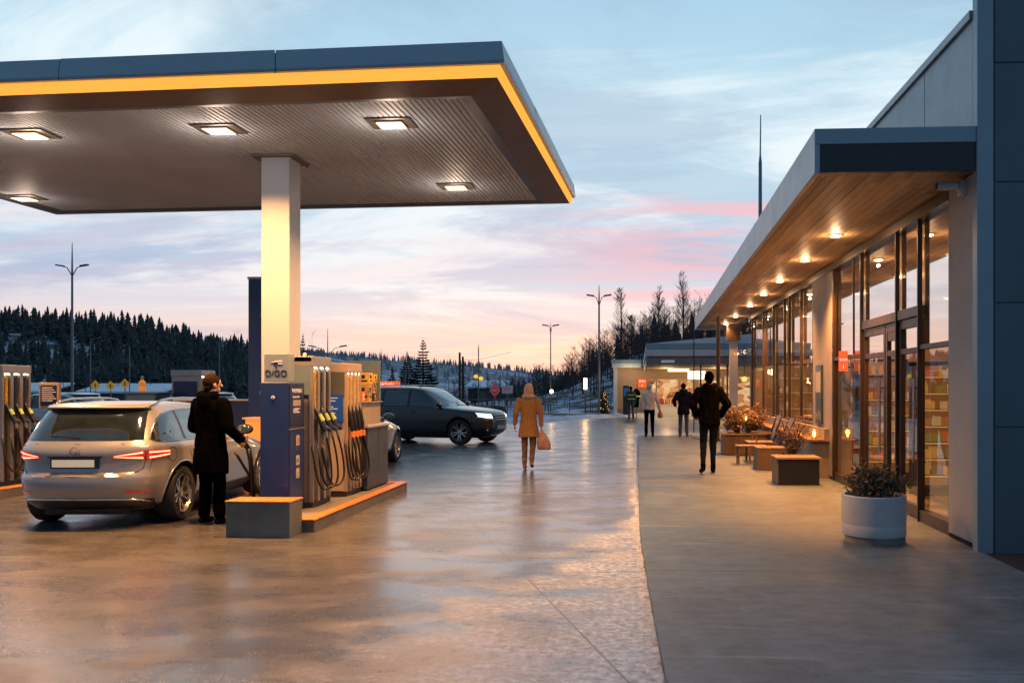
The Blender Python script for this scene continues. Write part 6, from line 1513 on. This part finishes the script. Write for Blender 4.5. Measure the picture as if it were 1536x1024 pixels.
mb = MB(); mb.box(-.86, -.52, 47.5, 47.7, 0, 1.72); mb.build('case', m_trim, kb, True, bevel=.01); mb = MB(); mb.box(-.82, -.56, 47.49, 47.5, 1.15, 1.6); mb.build('screen', m_screen, kb, True)
wc_ = root('hanging_workwear', (-.15, 46.5, 0), 'dark jacket with yellow bands on a stand next to the worker', 'jacket')
mb = MB(); mb.cyl((-.12, 46.5, 0), (-.12, 46.5, 1.6), .02, n=6); mb.build('stand', m_trim, wc_, True)
mb = MB(); mb.rings([ringpts(-.12, 46.5, z, rx, .12, 16) for z, rx in ((.55, .20), (.9, .20), (1.3, .22), (1.45, .15), (1.55, .06))]); o = mb.build('jacket', m_blk, wc_, True, smooth=60)
mb = MB(); mb.rings([ringpts(-.12, 46.5, z, .225, .13, 16) for z in (1.12, 1.18)]); mb.build('band', M('hi_vis_yellow'), wc_, True)
bk = root('log_basket', (3.2, 44, 0), 'heap of reddish firewood sacks beside the far shop window', 'firewood')
for q in range(3):
    mb = MB(); mb.ell((3.0 + q * .5, 44.0, .3), (.33, .3, .32), 12, 8); mb.build('sack', M('sack_red', (.14, .06, .045), .9, var=.4, vs=9, bump=.6, bs=20), bk, True, smooth=60)

# ------------------------------------------------------------------ trees and hills
def conifer_add(b_, x, y, z, h, r, rg, layers=7, n=9):
    rot = rg.random() * 6.28; lean = (rg.uniform(-.03, .03) * h, rg.uniform(-.03, .03) * h)
    for k in range(layers):
        t = k / layers; z0 = z + h * (.08 + .92 * t ** .92); z1 = z + h * min(1.0, .08 + .92 * ((k + 1.7) / layers) ** .92)
        rr = r * (1 - t) ** .8 * rg.uniform(.8, 1.15); vs = []
        cx_, cy_ = x + lean[0] * t, y + lean[1] * t
        for j in range(n):
            a = rot + k * .7 + 2 * math.pi * j / n; q = rr * (rg.uniform(.75, 1.2) if j % 2 else rg.uniform(.35, .7))
            vs.append((cx_ + q * math.cos(a), cy_ + q * math.sin(a), z0 - (h * .03 if j % 2 else -h * .015) * rg.uniform(.6, 1.4)))
        vs.append((cx_, cy_, z1)); b_.add(vs, [(j, (j + 1) % n, n) for j in range(n)])
def bare_add(b_, x, y, z, h, rg, br=14, up=.8, thick=.05, sub=5, spread=.30, tri=3):
    top = Vector((x + rg.uniform(-.03, .03) * h, y, z + h)); base = Vector((x, y, z - .2))
    b_.tube([base, base.lerp(top, .5) + Vector((rg.uniform(-.01, .01) * h, 0, 0)), top], [thick, thick * .55, thick * .12], tri + 1, False)
    for i in range(br):
        t = rg.uniform(.22, .97); p = base.lerp(top, t); a = rg.uniform(0, 6.28); L = h * spread * (1.05 - t) ** .6 * rg.uniform(.6, 1.1)
        d = Vector((math.cos(a), math.sin(a), up * rg.uniform(.8, 1.7))).normalized(); e = p + d * L + Vector((0, 0, L * .15))
        b_.tube([p, p + d * L * .5, e], [thick * .32 * (1.1 - t), thick * .2, thick * .08], tri, False)
        for s_ in range(sub):
            q = p.lerp(e, rg.uniform(.25, 1)); a2 = rg.uniform(0, 6.28); d2 = (d + Vector((math.cos(a2), math.sin(a2), rg.uniform(0, .8))) * .75).normalized()
            b_.tube([q, q + d2 * L * rg.uniform(.2, .45)], [thick * .12, thick * .04], tri, False)
m_con = leafmat('conifer_dark', (.012, .024, .026), (.05, .075, .072), .9)
m_con2 = leafmat('conifer_mid', (.008, .016, .015), (.035, .05, .04), .9)
m_twig = M('winter_twigs', (.030, .022, .022), .95, var=.3)
m_twig2 = M('reddish_twigs', (.085, .050, .046), .95, var=.3)
def sstep(a, b, x): t = min(1, max(0, (x - a) / (b - a))); return t * t * (3 - 2 * t)
def hl(x, y):
    r_ = float(np.interp(x, [-220, -107, -92, -78, -68, -60, -50, -38, -25], [13.5, 11.0, 10.2, 7.2, 4.8, 3.0, 1.6, .6, 0])) 
    return r_ * sstep(62, 148, y) + .5 * mnoise.noise(Vector((x * .08, y * .08, 0))) * sstep(60, 90, y)
def terrain(name, xs, ys, fn, mat):
    b_ = MB(); b_.grid([[(x, y, fn(x, y)) for x in xs] for y in ys]); o = b_.build(name, mat, smooth=180, recalc=False); return struct(o)
terrain('wooded_hill', np.linspace(-230, -22, 90), np.linspace(56, 260, 60), lambda x, y: hl(x, y) - .03 * (1 - sstep(56, 66, y)), snow_mat('hill_floor', (.42, .52), (.012, .016, .018), .14, (.34, .46, .58)))
rg = random.Random(12)
b_ = MB()
for i in range(1900):
    y = rg.uniform(72, 165); x = rg.uniform(-1.05, -.40) * y
    if x > -24: continue
    # leave clearings where snow shows
    if mnoise.noise(Vector((x * .075, y * .06, 3))) > .16 and y < 138: continue
    h = rg.uniform(2.6, 5.4) * (1.0 if y > 120 else .8); conifer_add(b_, x, y, hl(x, y) - .1, h, h * rg.uniform(.17, .27), rg, 8, 9)
for i in range(300):      # crisp line of firs on the ridge
    y = rg.uniform(142, 160); x = rg.uniform(-1.0, -.385) * y; h = rg.uniform(2.2, 6.0) * (.75 + 1.0 * max(-.4, mnoise.noise(Vector((x * .09, 3, 1)))))
    conifer_add(b_, x, y, hl(x, y) - .1, h, h * rg.uniform(.16, .34), rg, 11, 9)
b_.build('hillside_forest', m_con, recalc=False); tag(bpy.data.objects['hillside_forest'], 'dark fir wood covering the hill behind the filling station', 'forest', kind='stuff')
b_ = MB()
for i in range(170):
    y = rg.uniform(60, 110); x = rg.uniform(-1.0, -.16) * y * .9
    if x > -22: continue
    bare_add(b_, x, y, hl(x, y), rg.uniform(3, 6), rg, 12, .7, .035, 4)
tag(b_.build('bare_thicket', M('hill_twigs', (.035, .035, .045), .95, var=.3), recalc=False), 'thicket of bare bluish trees at the foot of the wooded hill', 'thicket', kind='stuff')
# far blue hills
def hf(x, y):
    r_ = float(np.interp(x, [-420, -300, -190, -150, -128, -100, -75, -50, -20, 20, 200], [44, 34, 21.5, 17.5, 15.6, 14.0, 11.2, 8.0, 5.5, 4, 3]))
    return r_ * sstep(250, 500, y) * (1 + .10 * mnoise.noise(Vector((x * .012, y * .01, 5)))) 
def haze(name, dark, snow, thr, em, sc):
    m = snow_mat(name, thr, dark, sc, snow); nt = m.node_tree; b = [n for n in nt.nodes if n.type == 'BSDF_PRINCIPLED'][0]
    b.inputs['Emission Color'].default_value = (*em, 1); b.inputs['Emission Strength'].default_value = 1.0; return m  # distance haze put into the surface as bluish emission
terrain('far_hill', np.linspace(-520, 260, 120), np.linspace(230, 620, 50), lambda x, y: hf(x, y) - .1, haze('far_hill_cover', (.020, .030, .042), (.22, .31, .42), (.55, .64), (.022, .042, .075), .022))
m_far = M('far_firs', (.02, .03, .04), .95, emis=(.020, .036, .062), es=1.0)  # faint blue emission stands in for the haze over the firs
b_ = MB()
for i in range(1500):
    x = rg.uniform(-300, 60); y = rg.uniform(478, 520) if i % 2 else rg.uniform(300, 480); h = rg.uniform(1.8, 4.4)
    if i % 2 == 0 and mnoise.noise(Vector((x * .02, y * .02, 9))) > .05: continue
    conifer_add(b_, x, y, hf(x, y) - .3, h, h * .24, rg, 3, 6)
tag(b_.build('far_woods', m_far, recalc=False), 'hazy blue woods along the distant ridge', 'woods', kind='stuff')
# right-hand slope with woods
def hr(x, y):
    base = float(np.interp(x, [-16, -9, -6, -3.6, 0, 4, 12, 40], [0, .8, 1.7, 2.8, 3.9, 4.6, 5.2, 6])) * sstep(54, 80, y) + .9 * sstep(-7, 3, x) * sstep(50, 60, y)
    return base + .22 * mnoise.noise(Vector((x * .2, y * .2, 7)))
terrain('snowy_slope', np.linspace(-20, 60, 90), np.linspace(49.5, 140, 70), lambda x, y: hr(x, y) * sstep(49.5, 54, y) - .02, snow_mat('slope_cover', (.45, .53), (.020, .018, .018), .55, (.36, .46, .58)))
b_ = MB(); b2_ = MB()
for i in range(110):
    y = rg.uniform(74, 100); x = rg.uniform(-12, 16)
    f = sstep(-14, 2, x); h = (1.2 + 1.5 * f) * rg.uniform(.75, 1.3); conifer_add(b_, x, y, hr(x, y) - .2, h, h * rg.uniform(.22, .32), rg, 7, 9)
for i in range(460):
    y = rg.uniform(62, 98); x = rg.uniform(-13, 13); f = sstep(-14, 2, x)
    bare_add(b2_, x, y, hr(x, y), (1.7 + 1.9 * f) * rg.uniform(.6, 1.3), rg, 18, .7, .05, 8, .42)
b_.build('slope_firs', m_con, recalc=False); tag(bpy.data.objects['slope_firs'], 'dark undergrowth of small firs on the slope behind the far shop', 'forest', kind='stuff')
tag(b2_.build('slope_thicket', m_twig2, recalc=False), 'reddish bare thicket crowning the slope behind the far shop', 'thicket', kind='stuff')
def bare_tree(x, y, h, label, seed, z=None, br=46, spread=.27, up=1.0, th=.07):
    r_ = root('bare_tree', (x, y, (hr(x, y) if z is None else z)), label, 'tree', 'tall bare trees above the far shop'); rr = random.Random(seed); z0 = hr(x, y) if z is None else z
    b_ = MB(); top = Vector((x, y, z0 + h)); b_.tube([(x, y, z0 - .3), (x + .03, y, z0 + h * .5), top], [th, th * .6, .012], 6); b_.build('trunk', m_twig, r_, True)
    b_ = MB(); bare_add(b_, x, y, z0, h, rr, br * 2, up, .065, 13, spread); b_.build('crown', m_twig2, r_, True, recalc=False)
bare_tree(-1.55, 78, 6.6, 'slender bare birch directly above the low wing of the far shop', 1)
bare_tree(1.75, 80, 5.8, 'bare birch above the pale blue canopy between two taller ones', 2)
bare_tree(4.2, 82, 6.8, 'tallest bare birch nearest the shop awning', 3)
bare_tree(-.6, 74, 3.9, 'shorter twiggy bare tree between the first two birches', 4, spread=.3)
def spruce(x, y, h, r, label, seed, z=0, whorls=24):
    R0 = root('spruce_tree', (x, y, z), label, 'tree', 'spruces behind the forecourt'); rr = random.Random(seed)
    b_ = MB(); b_.tube([(x, y, z - .1), (x, y, z + h)], [.10, .01], 6); b_.build('trunk', m_bark, R0, True)
    b_ = MB()
    for k in range(whorls):
        t = k / whorls; zz_ = z + h * (.06 + .93 * t); L = r * (1 - t) ** .85 * (.8 + .35 * rr.random()); nb = 11 if t < .7 else 7
        for j in range(nb):
            a = rr.random() * .4 + 2 * math.pi * j / nb + k * .9; q = L * rr.uniform(.65, 1.15); d = Vector((math.cos(a), math.sin(a), 0)); w = Vector((-d.y, d.x, 0))
            p0 = Vector((x, y, zz_)); dr = .22 + .2 * rr.random(); lift = -.25 if t < .75 else .5
            pts = [p0 + d * q * s + Vector((0, 0, (-dr * q * s * (1 - t) + q * .28 * s * s) if t < .8 else q * .6 * s)) for s in (0, .35, .7, 1.0)]
            for s in range(3):
                A, B = pts[s], pts[s + 1]; ww = q * (.20, .16, .10)[s] + .03
                for sg in (-1, 1): b_.add([A, A + (B - A) * .6 + w * sg * ww + Vector((0, 0, -.05 * h / 5)), B], [(0, 1, 2)])
            b_.add([pts[0] + Vector((0, 0, .02)), pts[2] - Vector((0, 0, .10)), pts[3]], [(0, 1, 2)])
    b_.build('crown', m_con2, R0, True, recalc=False)
spruce(-15.55, 57.5, 4.1, 1.25, 'broad dark spruce, left one of the pair behind the black car', 1)
spruce(-15.1, 60, 5.1, 1.45, 'tallest dark spruce of the pair behind the black car', 2)
spruce(-16.7, 58, 3.1, .8, 'small pointed spruce over the orange roadside sign', 3)
spruce(-24.5, 62, 5.6, 1.0, 'dark spruce peeking out right beside the cream column', 4)
def bushy(x, y, h, label, seed):
    R0 = root('bare_bush', (x, y, 0), label, 'bush'); rr = random.Random(seed); b_ = MB()
    for q in range(5): bare_add(b_, x + rr.uniform(-.7, .7), y + rr.uniform(-.5, .5), 0, h * rr.uniform(.7, 1.1), rr, 18, .6, .035, 7, .45)
    b_.build('branches', m_twig, R0, True, recalc=False)
bushy(-12.2, 58, 2.6, 'dark tangled bare bush left of the red road sign', 8); bushy(-11.4, 60, 2.2, 'lower tangled bare bush just left of the lamp pole', 9)
b_ = MB()
for i in range(210):
    x = rg.uniform(-48, -9); y = rg.uniform(42, 52) if x < -20 else rg.uniform(50, 60)
    bare_add(b_, x, y, -.05, rg.uniform(.7, 1.5), rg, 9, .5, .02, 4, .5)
for i in range(120):
    x = rg.uniform(-16, 0); y = rg.uniform(52, 66); bare_add(b_, x, y, hr(x, y) if x > -20 else 0, rg.uniform(.6, 1.6), rg, 9, .5, .02, 4, .5)
tag(b_.build('roadside_undergrowth', M('snowy_twigs', (.10, .11, .13), .95, var=.5, vs=3), recalc=False), 'snow dusted undergrowth along the road beyond the forecourt', 'undergrowth', kind='stuff')
# decorated small tree at the far shop corner
xt = root('christmas_tree', (-1.95, 47.8, 0), 'small dark fir with amber fairy lights at the far shop corner', 'tree'); b_ = MB()
for q in range(3): conifer_add(b_, -1.95 + (q - 1) * .08, 47.8, 0, 1.75 - .25 * abs(q - 1), .42, rg, 9, 11)
b_.build('crown', m_con2, xt, True, recalc=False); b_ = MB(); b_.cyl((-1.95, 47.8, 0), (-1.95, 47.8, 1.2), .04, n=6); b_.build('trunk', m_bark, xt, True)
b_ = MB()
for q in range(18):
    t = rg.random(); a = rg.uniform(3.3, 6.1); rr_ = .42 * (1 - t) + .03; b_.ell((-1.95 + rr_ * math.cos(a), 47.8 + rr_ * math.sin(a), .15 + 1.5 * t), (.022, .022, .022), 6, 4)
b_.build('fairy_lights', E('fairy_glow', (1, .45, .10), 1.6), xt, True)

# ------------------------------------------------------------------ street furniture far out
m_pole = M('galvanised_pole', (.13, .15, .17), .5, metal=.5)
def street_lamp(x, y, h, label, arms=2, span=.7, armz=None, z=0, headglow=None, r=.075, group='street lamps around the lot'):
    R0 = root('street_lamp', (x, y, z), label, 'street lamp', group)
    b_ = MB(); az = armz or h; b_.tube([(x, y, z), (x, y, z + az - .3), (x, y, z + h)], [r, r * .7, r * .25], 8); b_.build('pole', m_pole, R0, True, smooth=60)
    for sg in ((-1, 1) if arms == 2 else ((1,) if arms == 1 else ())):
        b_ = MB(); b_.tube([(x, y, z + az - .55), (x + sg * span * .5, y, z + az - .08), (x + sg * span, y, z + az)], r * .35, 6); a_ = b_.build('arm', m_pole, R0, True)
        b_ = MB(); b_.rings([[(x + sg * (span * .85 + u * .42), y + v * .10, z + az + .01 + w * .035 + u * .06) for v, w in ((-1, -1), (1, -1), (1, 1), (-1, 1))] for u in (0, 1)]); b_.build('lamp_head', m_dark if not headglow else headglow, a_, True)
    return R0
street_lamp(-30.5, 45, 9.4, 'tall twin-armed street lamp rising over the silver car', 2, .55, 8.15)
street_lamp(-2.16, 47.3, 7.2, 'tall twin-armed street lamp near the low wing of the far shop', 2, .30, 6.6, r=.065)
street_lamp(-5.7, 56, 5.8, 'slim street lamp right of the mustard coated woman', 2, .15, 5.6, r=.045)
street_lamp(-10.8, 58, 4.5, 'plain thin pole with a yellow lamp halfway up', 0, r=.05)
street_lamp(-38, 58, 5.0, 'small street lamp standing left of the silver car roof', 1, .3, r=.04)
street_lamp(-36.4, 60, 4.6, 'thin street lamp above the silver car roof', 0, r=.04)
street_lamp(-28.8, 58, 4.9, 'single armed street lamp left of the blue pylon', 1, -.45, r=.045)
street_lamp(-19.0, 52, 5.2, 'street lamp with drooping arms right of the cream column', 2, .9, 4.1, r=.05)
yl = root('warning_lamp', (-10.8, 57.9, 2.2), 'yellow lamp clamped to the thin pole behind the road signs', 'lamp'); b_ = MB(); b_.ell((-10.95, 57.85, 2.35), (.16, .1, .13), 12, 8); b_.build('left_lens', E('yellow_lamp', (1, .60, .05), 1.0), yl, True); b_ = MB(); b_.ell((-10.6, 57.85, 2.22), (.16, .1, .13), 12, 8); b_.build('right_lens', E('yellow_lamp', (1, .6, .05), 1.0), yl, True)
for ch in yl.children: ch.name = 'lens'
wlp = root('warm_lamp', (-5.7, 55.8, 1.35), 'round warm glowing lamp on the slim street lamp pole', 'lamp'); b_ = MB(); b_.ell((-5.62, 55.75, 1.35), (.13, .13, .13), 14, 10); b_.build('globe', E('warm_globe', (1, .55, .18), 8), wlp, True)
light('street_globe_lamp', 'POINT', (-5.62, 55.4, 1.35), 12, (1, .55, .2), .12)
bo = root('light_column', (-3.2, 52, 0), 'post topped by a glowing amber tube light on the snowy slope', 'lamp')
b_ = MB(); b_.cyl((-3.2, 52, 0), (-3.2, 52, 1.5), .05, n=8); b_.build('post', m_pole, bo, True); b_ = MB(); b_.cyl((-3.2, 52, 1.5), (-3.2, 52, 2.18), .11, n=14); b_.build('tube', E('amber_tube', (1, .60, .22), 6), bo, True)
light('light_column_lamp', 'POINT', (-3.2, 51.7, 1.8), 20, (1, .6, .25), .15)
def util_pole(x, y, h, label, cross=True):
    R0 = root('utility_pole', (x, y, 0), label, 'utility pole', 'wooden utility poles'); b_ = MB(); b_.cyl((x, y, 0), (x, y, h), .11, .08, 8); b_.build('pole', m_bark, R0, True)
    if cross:
        b_ = MB(); b_.box(x - .3, x + .3, y - .05, y + .05, h - .7, h - .6); b_.box(x - .3, x + .3, y - .05, y + .05, h - 1.6, h - 1.5); b_.build('crossarm', m_bark, R0, True)
util_pole(-13.75, 66, 4.3, 'plain wooden pole, left one of the two beyond the spruces', False); util_pole(-13.1, 64, 3.9, 'wooden pole with short cross arms beyond the spruces')
b_ = MB(); b_.tube([(-13.1, 64, 3.7), (-12, 63, 3.6), (-9, 61, 4.1)], .012, 4); tag(b_.build('overhead_wire', m_trim, org=(-12, 63, 3.6)), 'thin overhead wire strung from the wooden pole', 'wire')
ms = root('tall_mast', (6.1, 44, 0), 'very tall tapering mast rising above the shop awning', 'mast'); b_ = MB(); b_.tube([(6.1, 44, 0), (6.1, 44, 12.9), (6.1, 44, 13.3), (6.12, 44, 15.3)], [.13, .085, .04, .025], 8); b_.build('pole', M('mast_blue', (.12, .20, .25), .5), ms, True, smooth=60)
def road_sign(x, y, z, label, kind, zt=1.5):
    R0 = root('road_sign', (x, y, 0), label, 'road sign'); b_ = MB(); b_.cyl((x, y + .04, 0), (x, y + .04, zt + .2), .03, n=6); b_.build('post', m_pole, R0, True)
    def disc(r, n, rot, yy, mt, nm, sx=1):
        q = MB(); q.prism([(x + sx * r * math.cos(rot + 2 * math.pi * k / n), yy, zt + r * math.sin(rot + 2 * math.pi * k / n)) for k in range(n)], (0, .02, 0)); q.build(nm, mt, R0, True)
    if kind == 'stop': disc(.42, 4, math.pi / 2, y, M('red_print2', (.45, .03, .03), .5, emis=(1, .05, .04), es=.12), 'plate', .8); disc(.26, 12, 0, y - .02, M('sign_white', (.55, .5, .5), .5), 'face'); disc(.22, 12, 0, y - .04, M('red_print2'), 'face_disc'); q = MB(); q.box(x - .13, x + .13, y - .06, y - .042, zt - .05, zt + .05); q.build('bar', M('sign_white'), R0, True)
    elif kind == 'yellow': disc(.32, 4, 0, y, M('sign_yellow', (.70, .36, .02), .5, emis=(1, .5, .03), es=.15), 'plate'); q = MB(); q.box(x - .03, x + .03, y - .02, y - .001, zt - .12, zt + .12); q.build('symbol', m_txt_d, R0, True)
    else: q = MB(); q.box(x - .32, x + .32, y, y + .02, zt - .24, zt + .24); q.build('plate', M('sign_white'), R0, True); text('P II', .26, M('red_print2'), (x, y - .01, zt), FRONT, R0)
road_sign(-8.35, 50, 0, 'red and white diamond road sign by the exit', 'stop', 1.45); road_sign(-7.7, 50.5, 0, 'small white rectangular road sign by the exit', 'white', 1.5)
road_sign(-33.75, 52, 0, 'yellow diamond sign above the car roof, leftmost of three', 'yellow', 1.75); road_sign(-32.9, 52.2, 0, 'yellow diamond sign above the car roof, middle of three', 'yellow', 1.7); road_sign(-32.1, 52.4, 0, 'yellow diamond sign above the car roof, rightmost of three', 'yellow', 1.85)
osg = root('roadside_sign', (-11.3, 38, 0), 'long orange lit sign seen just over the black car roof', 'sign')
b_ = MB(); b_.box(-12.0, -10.62, 38, 38.12, 1.60, 1.90); b_.build('panel', OR, osg, True, bevel=.01); text('VLEATHIN', .19, m_wl, (-11.31, 37.99, 1.76), FRONT, osg)
for x_ in (-11.8, -10.85): b_ = MB(); b_.cyl((x_, 38.06, 0), (x_, 38.06, 1.6), .04, n=6); b_.build('post', m_pole, osg, True)
# sheds
def shed(x0, x1, y, h, dep, label, slope=.5):
    R0 = root('snowy_shed', ((x0 + x1) / 2, y, 0), label, 'building'); b_ = MB(); b_.box(x0, x1, y, y + dep, -.05, h); b_.build('wall', M('shed_wall', (.05, .06, .07), .8, var=.2), R0, True)
    b_ = MB(); b_.prism([(x0 - .3, y - .3, h), (x1 + .3, y - .3, h), (x1 + .3, y + dep * .5, h + slope * 1.6), (x0 - .3, y + dep * .5, h + slope * 1.6)], (0, 0, .15)); b_.build('roof', m_snow, R0, True)
    b_ = MB(); n = max(1, int((x1 - x0) / 3))
    for k in range(n): q = MB(); cx_ = x0 + (x1 - x0) * (k + .5) / n; q.box(cx_ - .5, cx_ + .5, y - .03, y, h * .35, h * .75); q.build('window', m_tint, R0, True)
shed(-17.5, -13.9, 88, 1.5, 8, 'dark shed with a snow covered roof beyond the red road sign', .45)
shed(-52, -45.5, 64, 1.2, 6, 'long low shed with a snowy roof left of the yellow signs', .4); shed(-44, -37.5, 66, 1.15, 6, 'low shed with a snowy roof behind the yellow signs', .4)
# fences climbing the slope
def fence(pts, label, hgt=1.0, rails=(.5, 1.0)):
    R0 = root('slope_fence', pts[0], label, 'fence', 'rail fences on the snowy slope')
    for i in range(len(pts)): b_ = MB(); x, y, z = pts[i]; b_.cyl((x, y, z - .1), (x, y, z + hgt), .03, n=6); b_.build('post', m_pole, R0, True)
    for r in rails: b_ = MB(); b_.tube([(x, y, z + hgt * r) for x, y, z in pts], .028, 6); b_.build('rail', m_pole, R0, True)
fence([(-10.5 + i * 1.25, 50.5 + i * .55, hr(-10.5 + i * 1.25, 50.5 + i * .55) * sstep(49.5, 54, 50.5 + i * .55)) for i in range(9)], 'grey rail fence along the bottom of the snowy slope', .9)
fence([(-9.0 + i * 1.3, 58 + i * .7, hr(-9.0 + i * 1.3, 58 + i * .7)) for i in range(9)], 'grey rail fence halfway up the snowy slope', .9)
fence([(-30 - i * 2.2, 40.5, 0) for i in range(14)], 'long low rail fence behind the leftmost pumps', .95)
rk = root('dark_boulder', (-7.9, 47.5, 0), 'dark boulder with a cap of snow beside the exit', 'boulder'); b_ = MB()
b_.ell((-7.9, 47.5, .25), (.62, .4, .38), 14, 10); b_.v = [(x + .08 * mnoise.noise(Vector((x * 3, y * 3, z * 3))), y, z + .08 * mnoise.noise(Vector((x * 3, z * 3, 5)))) for x, y, z in b_.v]; b_.build('rock', M('boulder', (.03, .028, .03), .9, var=.4), rk, True, smooth=60)
car('pale snow dusted car parked between the leftmost dispenser and the silver car', (-19.4, 27.0, 0), R(176), estate(), m_white, wx=(-1.33, 1.40), name='estate_car', lights='off')
